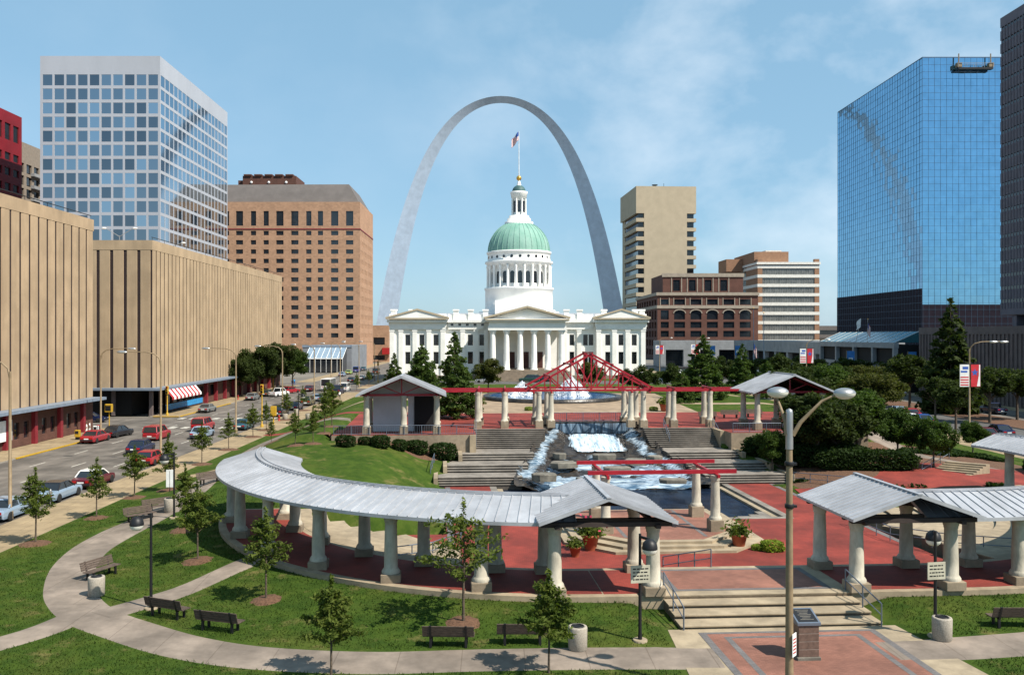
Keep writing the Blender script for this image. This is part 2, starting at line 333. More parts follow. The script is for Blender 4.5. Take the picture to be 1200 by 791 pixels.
for x0, x1, y0, y1 in ((-E_, -28, -E_, E_), (XR, E_, -E_, E_), (-28, XR, -E_, 14), (-28, XR, 330, E_)):
    b.add([(x0, y0, -.17), (x1, y0, -.17), (x1, y1, -.17), (x0, y1, -.17)], [(0, 1, 2, 3)])
struct(b.build('ground', M['ground']))
def slab(name, x0, x1, y0, y1, z0, z1, m, ms=None):
    b = MB(); b.prism([(x0, y0), (x1, y0), (x1, y1), (x0, y1)], z0, z1, 0, 1 if ms else None); return struct(b.build(name, [m, ms] if ms else m))
def sheet(name, poly, z, m):
    b = MB(); b.add([(x, y, z) for x, y in poly], [tuple(range(len(poly)))]); return struct(b.build(name, m))
def rect(x0, x1, y0, y1): return [(x0, y0), (x1, y0), (x1, y1), (x0, y1)]
sheet('street_road', rect(-48, -32, -10, 420), -.12, M['road'])
sheet('cross_road', rect(-140, -48, 117, 133), -.124, M['road'])
sheet('cross_road', rect(-140, -48, 219, 232), -.124, M['road'])
slab('sidewalk', -32, -28, -10, 330, -.3, .004, M['kerb'], M['sidewalk'])
for y0, y1 in ((-10, 116), (134, 218), (233, 420)): slab('sidewalk', -52.5, -48, y0, y1, -.3, .004, M['kerb'], M['sidewalk'])
b = MB()
for x in (-36.0, -40, -44):
    y = 20
    while y < 330: b.add([(x - .07, y, -.114), (x + .07, y, -.114), (x + .07, y + 3, -.114), (x - .07, y + 3, -.114)], [(0, 1, 2, 3)]); y += 9
struct(b.build('lane_markings', M['paint']))
b = MB()
for x0, x1, y0, y1 in ((-48.16, -47.9, 88, 115.9), (-48.16, -47.9, 134.2, 160), (-52, -48.1, 115.8, 116.12), (-52, -48.1, 133.85, 134.15)): b.box(x0, x1, y0, y1, -.1, .012)
struct(b.build('yellow_kerb_markings', M['yellow']))
for yy in (117.5, 130.5):
    b = MB()
    for k in range(9): b.add([(-47.2 + k * 1.7, yy, -.112), (-46.3 + k * 1.7, yy, -.112), (-46.3 + k * 1.7, yy + 2, -.112), (-47.2 + k * 1.7, yy + 2, -.112)], [(0, 1, 2, 3)])
    struct(b.build('crosswalk_markings', M['paint']))
# avenue on the other side
sheet('avenue_road', rect(58, 70, -10, 390), -.12, M['asphalt']); sheet('avenue_road', rect(77, 86, -10, 390), -.12, M['road'])
slab('sidewalk', XR, 58, -10, 330, -.3, .004, M['kerb'], M['sidewalk']); slab('sidewalk', 86, 92, -10, 390, -.3, .004, M['kerb'], M['sidewalk'])
slab('median_bed', 70, 77, 20, 380, -.3, .02, M['kerb'], M['mulch'])
def ribbon(name, pts, wd, m, dz=.03, n=8, closed=False, step=.5):
    # a strip draped over the terrain along a smooth line
    pts = [Vector((p[0], p[1], 0)) for p in pts]; out = []
    for i in range(len(pts) - 1):
        p0 = pts[max(i - 1, 0)]; p1 = pts[i]; p2 = pts[i + 1]; p3 = pts[min(i + 2, len(pts) - 1)]
        k = max(2, int((p2 - p1).length / step))
        for q in range(k):
            t = q / k; out.append(.5 * (2 * p1 + (p2 - p0) * t + (2 * p0 - 5 * p1 + 4 * p2 - p3) * t * t + (3 * p1 - p0 - 3 * p2 + p3) * t ** 3))
    out.append(pts[-1]); vs = []
    wd = wd if callable(wd) else (lambda t, w_=wd: w_)
    for i, p in enumerate(out):
        d = (out[min(i + 1, len(out) - 1)] - out[max(i - 1, 0)]).normalized(); a = Vector((-d.y, d.x, 0)); ww = wd(i / (len(out) - 1))
        for k in range(n + 1): q = p + a * ww * (k / n - .5); vs.append((q.x, q.y, tz(q.x, q.y) + dz - (.05 if k in (0, n) else 0)))
    b = MB(); b.add(vs, [(i * (n + 1) + k + 1, i * (n + 1) + k, (i + 1) * (n + 1) + k, (i + 1) * (n + 1) + k + 1) for i in range(len(out) - 1) for k in range(n)], 0, True)
    return struct(b.build(name, m))
pp = [(842, 771), (700, 771), (560, 773), (430, 776), (300, 770), (215, 757), (150, 738), (107, 722), (86, 704), (81, 687), (87, 664), (107, 643), (140, 624), (178, 606), (215, 583), (243, 562), (275, 541), (307, 522), (345, 505)]
ribbon('footpath', [PT(*q) for q in pp], lambda t: 2.5 if t < .4 else 2.5 + .5 * math.sin(min(1, (t - .4) / .25) * math.pi), M['path'])
ribbon('footpath', [PT(*q) for q in ((90, 722), (40, 742), (-60, 770))], 1.8, M['path'], .036)
ribbon('footpath', [PT(*q) for q in ((118, 721), (200, 697), (320, 665))], lambda t: 1.6 + .5 * abs(t - .5), M['path'], .038)
ribbon('footpath', [PT(*q) for q in ((1040, 763), (1120, 760), (1240, 752))], 2.5, M['path'])
ribbon('footpath', [(-28.2, 76), (-24, 76.5), (-20.5, 78)], 2.4, M['sidewalk'], .036)
ribbon('brick_path', [(-28.2, 109), (-20, 107), (-10, 105), (-3, 104)], 2.4, M['brick'], .04)
ribbon('footpath', [PT(345, 505), (-15.5, 97), (-13, 103.5), (-5, 104)], 1.8, M['path'], .036)
ribbon('tan_path', [(-22, 128), (-10, 128), (0, 126), (8, 150), (8.5, 172)], 3.5, M['tanpave'], .04, step=1)
ribbon('tan_path', [(17, 126), (30, 120), (44, 124), (53, 128)], 2.6, M['tanpave'], .04, step=1)
ribbon('avenue_crossing_road', [(-32.2, 198), (-20, 198), (20, 199), (40, 200), (53, 200)], 13, M['asphalt'], .05, 10, step=1.5)
ribbon('tan_path', [(-30, 178), (8, 176), (50, 176)], 3, M['tanpave'], .05, step=1.5)
# entrance pad
def uvpoly(ps): return [W2(*p) for p in ps]
def uvbox(b, u0, u1, v0, v1, z0, z1, m=0, mt=None): b.prism(uvpoly([(u0, v0), (u1, v0), (u1, v1), (u0, v1)]), z0, z1, m, mt)
def step_(b, u0, u1, v0, v1, zb, zt, nose=.05):
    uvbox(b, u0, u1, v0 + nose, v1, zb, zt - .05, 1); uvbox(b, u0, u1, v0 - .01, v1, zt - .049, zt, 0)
M['riser'] = mat('shade_weathered_riser', (.14, .12, .1), .95, scale=2, var=.35, stain=.3)  # colour holds the shade on the step fronts as well as weathering
M['riserb'] = mat('shade_weathered_tan_riser', (.24, .185, .13), .95, scale=2, var=.3, stain=.3)  # darker than the tread: riser shade painted in, plus weathering stains
b = MB(); b.prism(uvpoly([(-4.9, -3.1), (4.9, -3.1), (6.4, -18), (-6.4, -18)]), -.2, .02); struct(b.build('entrance_paving', M['conc']))
sheet('entrance_brick_paving', uvpoly([(-3.75, -3.55), (3.75, -3.55), (3.75, -18), (-3.75, -18)]), .026, M['brickpink'])
b = MB()
def fsheet(b, u0, u1, v0, v1, z): b.add([(*p, z) for p in uvpoly([(u0, v0), (u1, v0), (u1, v1), (u0, v1)])], [(0, 1, 2, 3)])
for s in (-1, 1):
    u = sorted((s * 3.75, s * 3.45)); fsheet(b, u[0], u[1], -18, -3.55, .031)
    u = sorted((s * 2.85, s * 2.6)); fsheet(b, u[0], u[1], -18, -4.1, .031)
fsheet(b, -3.45, 3.45, -3.75, -3.55, .031); fsheet(b, -2.6, 2.6, -4.3, -4.1, .031)
struct(b.build('entrance_brick_band', M['greybrick']))
b = MB()
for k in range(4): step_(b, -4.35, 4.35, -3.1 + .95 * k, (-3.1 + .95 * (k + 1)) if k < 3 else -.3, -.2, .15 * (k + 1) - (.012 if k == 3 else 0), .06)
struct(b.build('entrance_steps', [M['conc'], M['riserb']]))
# pergola floors
def ringpoly(sg, r0, r1, a0, a1, n=40, cv=21.5):
    ps = [(sg * (7 + r1 * math.sin(R(a0 + (a1 - a0) * i / n))), cv - r1 * math.cos(R(a0 + (a1 - a0) * i / n))) for i in range(n + 1)]
    ps += [(sg * (7 + r0 * math.sin(R(a1 + (a0 - a1) * i / n))), cv - r0 * math.cos(R(a1 + (a0 - a1) * i / n))) for i in range(n + 1)]
    return uvpoly(ps)
def ringslab(b, sg, r0, r1, a0, a1, z0, z1, m=0, n=40):
    # ring sector as a strip of quads (keeps faces convex)
    vs = []
    for i in range(n + 1):
        t = R(a0 + (a1 - a0) * i / n)
        for r in (r0, r1):
            x, y = W2(sg * (CX[sg] + r * math.sin(t)), 21.5 - r * math.cos(t)); vs += [(x, y, z0), (x, y, z1)]
    fs = []
    for i in range(n):
        a = 4 * i; c = a + 4; q = [(a + 1, a + 3, c + 3, c + 1), (a, c, c + 2, a + 2), (a, a + 1, c + 1, c), (a + 2, c + 2, c + 3, a + 3)]
        fs += [tuple(reversed(f)) if sg > 0 else f for f in q]
    fs += [(0, 2, 3, 1), (4 * n, 4 * n + 1, 4 * n + 3, 4 * n + 2)]
    b.add(vs, fs, m)
for sg in (-1, 1):
    b = MB(); ringslab(b, sg, 17.0, 21.8, 0, 88.5 if sg < 0 else 104.5, -.8, .6); struct(b.build('pergola_paving_plinth', M['conc']))
    b = MB(); ringslab(b, sg, 17.4, 21.35, .12, 87.8 if sg < 0 else 103.8, .5, .606); struct(b.build('pergola_brick_paving', M['brick']))
b = MB(); uvbox(b, -7, 10, -.3, 4.5, -.8, .6); struct(b.build('landing_plinth', M['conc']))
for sg in (-1, 1):
    b = MB(); u = sorted((sg * (CX[sg] - .01), sg * 4.5)); uvbox(b, u[0], u[1], .1, 4.1, .5, .607); struct(b.build('pergola_brick_paving', M['brick']))
b = MB(); uvbox(b, -3.6, 3.6, .5, 3.9, .5, .606); struct(b.build('landing_brick_paving', M['brickpink']))
b = MB()
for s in (-1, 1): fsheet(b, s * 3.6 - .15, s * 3.6 + .15, .35, 4.05, .611)
fsheet(b, -3.45, 3.45, .35, .62, .611); fsheet(b, -3.45, 3.45, 3.78, 4.05, .611)
struct(b.build('landing_brick_band', M['greybrick']))
b = MB()
for k in range(4): uvbox(b, -7, 10, 4.5 + .42 * k, 4.5 + .42 * (k + 1), -.8, .42 - .18 * k)
struct(b.build('bowl_steps', M['conc']))
# bowl floor: cells of half a metre, leaving out pool and steps
def inbowl(u, v):
    if -10.2 < u < 10.0 and 20.0 < v < 34.5: return False
    if abs(u) > 14 and not (9 < v < (16.5 if u < 0 else 22) and math.hypot(abs(u) - CX[-1 if u < 0 else 1], v - 21.5) < (11.3 if u < 0 else 5.4)): return False
    if v < 6.18 or v > 34: return False
    au = abs(u); cx = CX[-1 if u < 0 else 1]
    r = math.hypot(au - cx, v - 21.5)
    if au > cx and v < 21.5 and r > 17.5: return False
    return True
b = MB()
for i in range(-36, 44):
    for j in range(12, 69):
        u, v = i * .5, j * .5
        if inbowl(u + .25, v + .25): b.add([(*W2(*p), -.3) for p in ((u, v), (u + .5, v), (u + .5, v + .5), (u, v + .5))], [(0, 1, 2, 3)])
struct(b.build('bowl_brick_paving', M['brick']))
b = MB()
for s in (-1, 1): fsheet(b, s * 13.75 - .2, s * 13.75 + .2, 12.5, 33.8, -.292)
struct(b.build('bowl_edge_band', M['greybrick']))
# bowl seats
for sg in (-1, 1):
    b = MB()
    for k in range(6):
        dr = 1.0 if sg < 0 else 2.0; r = (11 if sg < 0 else 5.0) + dr * k; a0 = math.degrees(math.asin((13.2 - CX[sg] if sg < 0 else 4.2) / r)); a1 = 55 + k / 6 * 33 + 5 if sg < 0 else 92
        r1 = r + dr - (.03 if k == 5 else 0); zt = -.3 + .15 * (k + 1) - .003
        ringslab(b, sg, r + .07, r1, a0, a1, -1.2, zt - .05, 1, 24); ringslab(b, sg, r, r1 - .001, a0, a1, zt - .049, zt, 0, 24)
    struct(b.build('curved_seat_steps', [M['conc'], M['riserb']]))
# pool in the bowl
b = MB()
def frame_(b, u0, u1, v0, v1, wd, z0, z1):
    uvbox(b, u0, u0 + wd, v0, v1, z0, z1); uvbox(b, u1 - wd, u1, v0, v1, z0, z1); uvbox(b, u0 + wd, u1 - wd, v0, v0 + wd, z0, z1)
frame_(b, -10.25, 10.05, 19.95, 34.2, .55, -1.2, -.29); struct(b.build('pool_kerb', M['greystep']))
b = MB(); frame_(b, -9.7, 9.5, 20.5, 33.65, .5, -1.2, -.45); struct(b.build('pool_step_kerb', M['conc']))
b = MB()
for u0, u1, v0, v1 in ((7.6, 9.0, 21, 22.2), (6.6, 7.6, 21, 21.6), (8.4, 9.0, 22.2, 23.2)): uvbox(b, u0, u1, v0, v1, -1.2, -.46)
struct(b.build('pool_corner_kerb', M['greystep']))
sheet('pool_water', uvpoly([(-9.2, 21), (9, 21), (9, 34), (-9.2, 34)]), -.6, M['pool'])
# stage between pool and bowl
def octa(u0, u1, v0, v1, c): return uvpoly([(u0 + c, v0), (u1 - c, v0), (u1, v0 + c), (u1, v1), (u0, v1), (u0, v0 + c)])
b = MB()
for k in range(3): b.prism(octa(-6.9 + .55 * k, 5.4 - .55 * k, 10.7 + .55 * k, 21.4 - .003 * k, 2.6), -.6, -.15 + .15 * k)
struct(b.build('stage_steps', M['conc']))
b = MB(); b.prism(octa(-5.3, 3.85, 12.3, 21.2, 2.5), .1, .156); struct(b.build('stage_brick_paving', M['brickpink']))
b = MB(); [fsheet(b, u - .12, u + .12, 13, 21, .161) for u in (-3.2, 1.7)]; fsheet(b, -3.08, 1.58, 16.4, 16.65, .161); struct(b.build('stage_brick_band', M['greybrick']))
# terrace steps
FL = [(33.9, 4, .27, -.3), (37.2, 3, .45, .36), (40.9, 3, .5, .855), (45.5, 10, .27, 1.35)]
RISE = .165
def cw(v): return 4.6 + max(0, min(1, (52 - v) / 18)) * 3.9
b = MB()
for fi, (v0, n, tr, z0) in enumerate(FL):
    nv = FL[fi + 1][0] if fi < 3 else 48.3
    for k in range(n):
        va = v0 + tr * k; vb = v0 + tr * (k + 1) if k < n - 1 else nv
        uc = UCf(va); W_ = flight_w(va + .2)
        zt = z0 + RISE * (k + 1)
        if fi == 3 and k == n - 1: zt -= .006
        for s in (-1, 1):
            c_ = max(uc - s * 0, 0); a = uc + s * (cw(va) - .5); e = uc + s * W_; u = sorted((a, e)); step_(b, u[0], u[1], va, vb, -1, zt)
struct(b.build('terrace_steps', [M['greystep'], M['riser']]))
b = MB()
for fi, (v0, n, tr, z0) in enumerate(FL[:3]):
    nv = FL[fi + 1][0]; uc = UCf(v0); W_ = flight_w(v0 + .2)
    for s in (-1, 1): u = sorted((uc + s * W_, uc + s * (W_ + .35))); uvbox(b, u[0], u[1], v0 - .3, nv - .02, -1, z0 + RISE * n + .12)
uvbox(b, 13.08, 13.49, 45.2, 48.29, -1, 2.98); uvbox(b, -11.6, -11.02, 42.9, 43.19, -1, 3.0)
struct(b.build('terrace_edge_kerb', M['conc']))
# upper plaza
UPZ = 3.0
uc = 1.4
b = MB()
uvbox(b, -24, uc - 5.4, 48.3, 52.6, -1, UPZ, 0, 1); uvbox(b, uc + 5.4, 27, 48.3, 52.6, -1, UPZ, 0, 1); uvbox(b, -24, 27, 52.6, 66, -1, UPZ, 0, 1)
struct(b.build('upper_plaza_paving', [M['concblock'], M['brick']]))
b = MB(); uvbox(b, -24.5, -11.0, 43.2, 48.3, -1, UPZ - .008, 0, 1); struct(b.build('platform_paving', [M['concblock'], M['brick']]))
b = MB(); uvbox(b, 13.5, 27, 43.2, 48.3, -1, UPZ - .008, 0, 1); struct(b.build('platform_paving', [M['concblock'], M['brick']]))
b = MB(); b.prism([(-12, 104.5), (25, 106.6), (26, 141), (8, 144), (-10, 140)], 1.0, 3.006); struct(b.build('fountain_paving', M['tanpave']))
# cascade bed
def hsh(a, b_=0): return (math.sin(a * 12.9898 + b_ * 78.233) * 43758.5453) % 1
def vn(x, y):
    i, j = math.floor(x), math.floor(y); fx, fy = x - i, y - j; fx = fx * fx * (3 - 2 * fx); fy = fy * fy * (3 - 2 * fy)
    return (hsh(i, j) * (1 - fx) + hsh(i + 1, j) * fx) * (1 - fy) + (hsh(i, j + 1) * (1 - fx) + hsh(i + 1, j + 1) * fx) * fy
PRO = [(33.2, -.64), (34, -.36), (38, .1), (41.5, .42), (44.6, .8), (45, .95), (50.4, 2.0), (50.8, 2.1), (52.6, 2.1), (53, 2.1)]
def prof(v):
    for (a, za), (c, zc) in zip(PRO, PRO[1:]):
        if v <= c: return za + (zc - za) * max(0, (v - a) / (c - a))
    return PRO[-1][1]
def bedz(u, v):
    d = abs(u - UCf(v)); c_ = cw(v); z = prof(v + .9 * (vn(u * .7, v * .5) - .5))
    z += .45 * sst(c_ - 2.6, c_ - .4, d) + (.55 * (vn(u * .9 + 5, v * .9) - .45) if 2.7 < d < c_ else .12 * (vn(u, v) - .5)) * (1 if v > 36 else .4)
    z += .7 * sst(c_ - .3, c_ + .7, d)
    if d < 3.1 and 44.8 < v < 51: z = prof(v) - .04
    q = .17
    if not (d < 3.1 and 44.8 < v < 51): z = math.floor(z / q) * q + q * sst(.7, 1, (z / q) % 1)
    return min(z, 2.85)
b = MB(); NU, NV = 84, 96
vs = []
for j in range(NV + 1):
    v = 33.2 + (52.6 - 33.2) * j / NV
    for i in range(NU + 1):
        u = UCf(v) + (i / NU * 2 - 1) * max(cw(v) + .15, 5.5 if v > 45 else 0); vs.append((*W2(u, v), bedz(u, v)))
b.add(vs, [(j * (NU + 1) + i, j * (NU + 1) + i + 1, (j + 1) * (NU + 1) + i + 1, (j + 1) * (NU + 1) + i) for j in range(NV) for i in range(NU)])
struct(b.build('cascade_rock_terrain', M['darkstone']))
# overlook with its rim above the fall
b = MB(); uvbox(b, uc - 5.4, uc + 5.4, 52.45, 52.6, -.5, 2.94); struct(b.build('cascade_back_wall', M['darkstone']))
b = MB(); uvbox(b, uc - 4.5, uc + 4.9, 51.7, 52.45, 2.75, 3.3); uvbox(b, uc - 4.5, uc - 4.0, 52.62, 56.4, 3.0, 3.3); uvbox(b, uc + 4.4, uc + 4.9, 52.62, 56.4, 3.0, 3.3); struct(b.build('overlook_rim_kerb', M['darkstone']))
def drape(name, fn, n, m_, mt, edge=.3):
    b = MB(); vs = [fn(i / n, j / m_) for j in range(m_ + 1) for i in range(n + 1)]
    b.add(vs, [(j * (n + 1) + i, j * (n + 1) + i + 1, (j + 1) * (n + 1) + i + 1, (j + 1) * (n + 1) + i) for j in range(m_) for i in range(n)], 0, True); o = struct(b.build(name, mt)); at_ = o.data.attributes.new('thin', 'FLOAT', 'POINT'); at_.data.foreach_set('value', [sst(0, edge, min(i, n - i) / n) * sst(0, .06, min(j, m_ - j) / m_) for j in range(m_ + 1) for i in range(n + 1)]); return o
def curt(s, t):
    u = uc - 4.0 + 8.4 * s; v = 51.66 - .35 * (1 - t) ** .5 * 0 - .3 * math.sin((1 - t) * 1.5) + .05 * (vn(u * 4, t * 2) - .5); return (*W2(u, v), 2.05 + t * 1.1)
drape('waterfall_water', curt, 40, 8, M['curtain'])
def chute(s, t):
    v = 44.9 + 5.9 * t; u = UCf(v) + ((-3.3 + 6.4 * s) * (1 + .2 * (vn(t * 5, 7 + (s > .5)) - .5)) + .5 * (1 - t)); z = prof(v) + .1 + .08 * (vn(u * 1.6, v * 1.8) - .5); return (*W2(u, v), z)
drape('chute_water', chute, 36, 40, M['foam'], .18)
sheet('cascade_basin_water', uvpoly([(uc - 4.6, 50.7), (uc + 4.8, 50.7), (uc + 4.8, 52.4), (uc - 4.6, 52.4)]), 2.2, M['stream'])
def lerpath(ps, t):
    k = t * (len(ps) - 1); i = min(int(k), len(ps) - 2); f = k - i; return tuple(ps[i][q] * (1 - f) + ps[i + 1][q] * f for q in range(len(ps[0])))
def stream(name, ps):
    def fn(s, t):
        u, v, wd = lerpath(ps, t); wd *= 1.5; u2 = u + (s - .5) * wd * (1 + .5 * (vn(t * 9, 3 + s) - .5)); return (*W2(u2, v), bedz(u2, v) + .05 + .08 * vn(u2 * 2, v * 2) )
    drape(name, fn, 14, 70, M['stream'], .5)
stream('stream_water', [(-2.3, 51.5, 1.6), (-3.9, 47.6, 1.9), (-4.5, 44.5, 1.3), (-5.2, 41.5, 1.5), (-6.3, 38.6, 1.9), (-7.2, 34, 2.6)])
stream('stream_water', [(5.0, 51.5, 1.4), (5.3, 47.8, 1.9), (5.4, 44.8, 1.3), (6.0, 42.2, 1.5), (6.6, 39, 1.7), (6.8, 34.5, 2)])
stream('stream_water', [(.8, 45.0, 3.2), (.3, 42.6, 1.8), (1.2, 40.6, 2.6), (.6, 38.6, 5.5)])
stream('stream_water', [(-3, 43.5, .9), (-2.4, 41, 1.2), (-2.6, 38.6, 3)])
stream('stream_water', [(4, 43, .9), (3.7, 41, 1.2), (3.9, 38.6, 3)])
def low(s, t):
    v = 32.9 + 9 * t; c_ = cw(v) - .3 - 1.2 * t; u = UCf(v) + (s * 2 - 1) * c_; return (*W2(u, v), bedz(u, v) + .04 + .05 * vn(u * 2, v * 3) - .2 * (vn(u * .6 + 9, v * .9) > .7 and t > .35))
drape('lower_cascade_water', low, 70, 40, M['rapids'], .15)
# fountain pool beyond the plaza
FX, FY = P(647, 467, 3.0)
fp = thing('fountain_pool', 'large round fountain pool with dark rim on the tan paving before the white courthouse', 'fountain', (FX, FY, 3.0))
b = MB(); b.lathe([(9.4, .0), (9.4, .5), (9.5, .55), (10.1, .55), (10.25, .5), (10.3, 0)], 72); b.build('rim', M['darkstone'], fp)
b = MB(); b.lathe([(0.001, .42), (9.42, .42)], 72); b.build('water', M['bluepool'], fp)
# ================================================================ buildings
M['beigeA'] = mat('tan_precast_panel', (.5, .36, .225), .85, scale=.5, var=.16, stain=.16, bump=.1, stretch=(1, 1, .12))
M['beigeB'] = mat('tan_precast_panel_pale', (.53, .385, .24), .85, scale=.5, var=.14, stain=.14, bump=.1, stretch=(1, 1, .12))
M['grooveshade'] = mat('painted_groove_shade', (.035, .02, .018), .8)  # dark colour stands in for the shade inside the panel grooves
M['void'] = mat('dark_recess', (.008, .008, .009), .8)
M['canopy'] = mat('blue_grey_canopy', (.26, .32, .4), .5, metal=.2)
M['shopbrick'] = overlay_brick(mat('shopfront_brick', (.16, .07, .05), .85, scale=.8), (.5, .5, .5), 2.5, msize=.03, vert=True)
M['redpier'] = mat('red_painted_pier', (.24, .02, .03), .6)
M['towerpanel'] = mat('pale_blue_grey_panel', (.5, .52, .57), .5, scale=.12, var=.08, metal=.1, stretch=(1, 1, .2))
M['hotelbrick'] = overlay_brick(mat('orange_brown_brick', (.54, .32, .2), .88, scale=.2, var=.1), (.85, .84, .83), 1.0, w=.9, h=.6, msize=.03, vert=True)
M['slate'] = mat('grey_slate_roof', (.16, .14, .13), .7, scale=.3, var=.15)
M['redpanel'] = mat('dark_red_panel', (.25, .012, .02), .55, scale=.2, var=.15)
M['greypanel'] = mat('blue_grey_stucco', (.24, .255, .28), .8, scale=.3)
M['stone'] = mat('pale_beige_stone', (.53, .44, .31), .85, scale=.2, var=.08)
M['darkbrick'] = overlay_brick(mat('dark_red_brick', (.17, .075, .055), .88, scale=.3, var=.2), (.7, .7, .7), 1.6, msize=.03, vert=True)
M['trimstone'] = mat('grey_trim_stone', (.4, .34, .27), .85, scale=.6, var=.15)
M['orangebrick'] = mat('orange_brick', (.36, .2, .12), .88, scale=.8, var=.15)
M['bandwhite'] = mat('white_spandrel', (.72, .7, .64), .6)
M['greyglass'] = mat('grey_strip_glass', (.13, .13, .12), .12, var=.4, scale=.5, spec=.8)
M['concgrey'] = mat('grey_concrete', (.33, .34, .35), .85, scale=.4)
M['mullion'] = mat('dark_mullion', (.08, .13, .2), .5, metal=.3)
M['mirror'] = mat('blue_mirror_glass', (.25, .49, .69), .03, metal=1, var=.1, scale=.4)
M['darktower'] = mat('dark_lilac_panel', (.15, .135, .165), .7, scale=.4, var=.15)
M['ribbed'] = mat('ribbed_brown_panel', (.16, .125, .12), .8, scale=.4, var=.2)
M['greyrib'] = mat('grey_brown_panel', (.3, .25, .2), .85)
M['glassfront'] = mat('front_window_glass', (.3, .36, .42), .06, metal=1, var=.8, scale=.16)
def per_pane(m, off, inc, dark, light):
    # every window its own random tone
    n = m.node_tree.nodes; l = m.node_tree.links.new; b = n['Principled BSDF']; g = n.new('ShaderNodeNewGeometry'); s = n.new('ShaderNodeVectorMath'); s.operation = 'SUBTRACT'; s.inputs[1].default_value = off; d = n.new('ShaderNodeVectorMath'); d.operation = 'DIVIDE'; d.inputs[1].default_value = inc; f = n.new('ShaderNodeVectorMath'); f.operation = 'FLOOR'; wn = n.new('ShaderNodeTexWhiteNoise')
    l(g.outputs['Position'], s.inputs[0]); l(s.outputs[0], d.inputs[0]); l(d.outputs[0], f.inputs[0]); l(f.outputs[0], wn.inputs['Vector']); r = n.new('ShaderNodeValToRGB'); r.color_ramp.elements[0].color = (*dark, 1); r.color_ramp.elements[1].color = (*light, 1); r.color_ramp.elements[0].position = .1; l(wn.outputs['Value'], r.inputs['Fac']); l(r.outputs['Color'], b.inputs['Base Color'])
M['paleglass'] = mat('pale_blue_roof_glass', (.2, .28, .36), .2, spec=.5)
M['tealglass'] = mat('teal_skylight_glass', (.03, .12, .15), .15, spec=.6)
M['lobby'] = mat('painted_reflection_glass', (.022, .018, .026), .55, metal=0, spec=.03)  # near-black base paints a dark reflection across the lower floors
def unitquad(m):
    b = MB(); b.add([(0, 0, 0), (1, 0, 0), (1, 0, 1), (0, 0, 1)], [(0, 1, 2, 3)]); return b.mesh('window', m)
UQ = {}
def facade(b, o, ud, L_, z0, z1, us, zs, depth=.25, m=0, skip=None):
    """wall with real recessed openings; returns the pane rectangles"""
    nrm = (ud[1], -ud[0])
    def p(u, z, d=0): return (o[0] + ud[0] * u - nrm[0] * d, o[1] + ud[1] * u - nrm[1] * d, z)
    U = sorted({0, L_, *[q for a in us for q in a]}); Z = sorted({z0, z1, *[q for a in zs for q in a]})
    uw = {a[0]: a for a in us}; zw = {a[0]: a for a in zs}; panes = []
    for j in range(len(Z) - 1):
        run = None
        for i in range(len(U) - 1):
            isw = U[i] in uw and uw[U[i]][1] == U[i + 1] and Z[j] in zw and zw[Z[j]][1] == Z[j + 1] and not (skip and skip(i, j))
            if isw:
                if run is not None: b.add([p(run, Z[j]), p(U[i], Z[j]), p(U[i], Z[j + 1]), p(run, Z[j + 1])], [(0, 1, 2, 3)], m); run = None
                a0, a1, c0, c1 = U[i], U[i + 1], Z[j], Z[j + 1]; A = [p(a0, c0), p(a1, c0), p(a1, c1), p(a0, c1)]; B = [p(a0, c0, depth), p(a1, c0, depth), p(a1, c1, depth), p(a0, c1, depth)]
                b.add(A + B, [(0, 1, 5, 4), (1, 2, 6, 5), (2, 3, 7, 6), (3, 0, 4, 7)], m); panes.append((p(a0, c0, depth - .01), ud, a1 - a0, c1 - c0))
            elif run is None: run = U[i]
        if run is not None: b.add([p(run, Z[j]), p(L_, Z[j]), p(L_, Z[j + 1]), p(run, Z[j + 1])], [(0, 1, 2, 3)], m)
    return panes
def windows(root, panes, m, cap=100, frame=None, name='window'):
    base = root.location; panes = sorted(panes, key=lambda q: -(q[2] * q[3]) / (((q[0][0] + base[0]) ** 2 + (q[0][1] + base[1]) ** 2)))
    if m.name not in UQ: UQ[m.name] = unitquad(m)
    for (p, ud, w_, h_) in panes[:cap]:
        o = link(name, UQ[m.name], root, p, math.atan2(ud[1], ud[0])); o.scale = (w_, 1, h_)
    if len(panes) > cap:
        b = MB()
        for (p, ud, w_, h_) in panes[cap:]: b.add([p, (p[0] + ud[0] * w_, p[1] + ud[1] * w_, p[2]), (p[0] + ud[0] * w_, p[1] + ud[1] * w_, p[2] + h_), (p[0], p[1], p[2] + h_)], [(0, 1, 2, 3)])
        struct(b.build(name + '_glazing', m, root), 'stuff')
def blank(b, w_, d_, z0, z1, faces, m=0, roof=True):
    v = [(0, 0, z0), (w_, 0, z0), (w_, d_, z0), (0, d_, z0), (0, 0, z1), (w_, 0, z1), (w_, d_, z1), (0, d_, z1)]
    F = {'F': (0, 1, 5, 4), 'R': (1, 2, 6, 5), 'B': (2, 3, 7, 6), 'L': (3, 0, 4, 7)}
    b.add(v, [F[k] for k in faces] + ([(4, 5, 6, 7)] if roof else []), m)
def rep(a, step, n, w_): return [(a + i * step, a + i * step + w_) for i in range(n)]
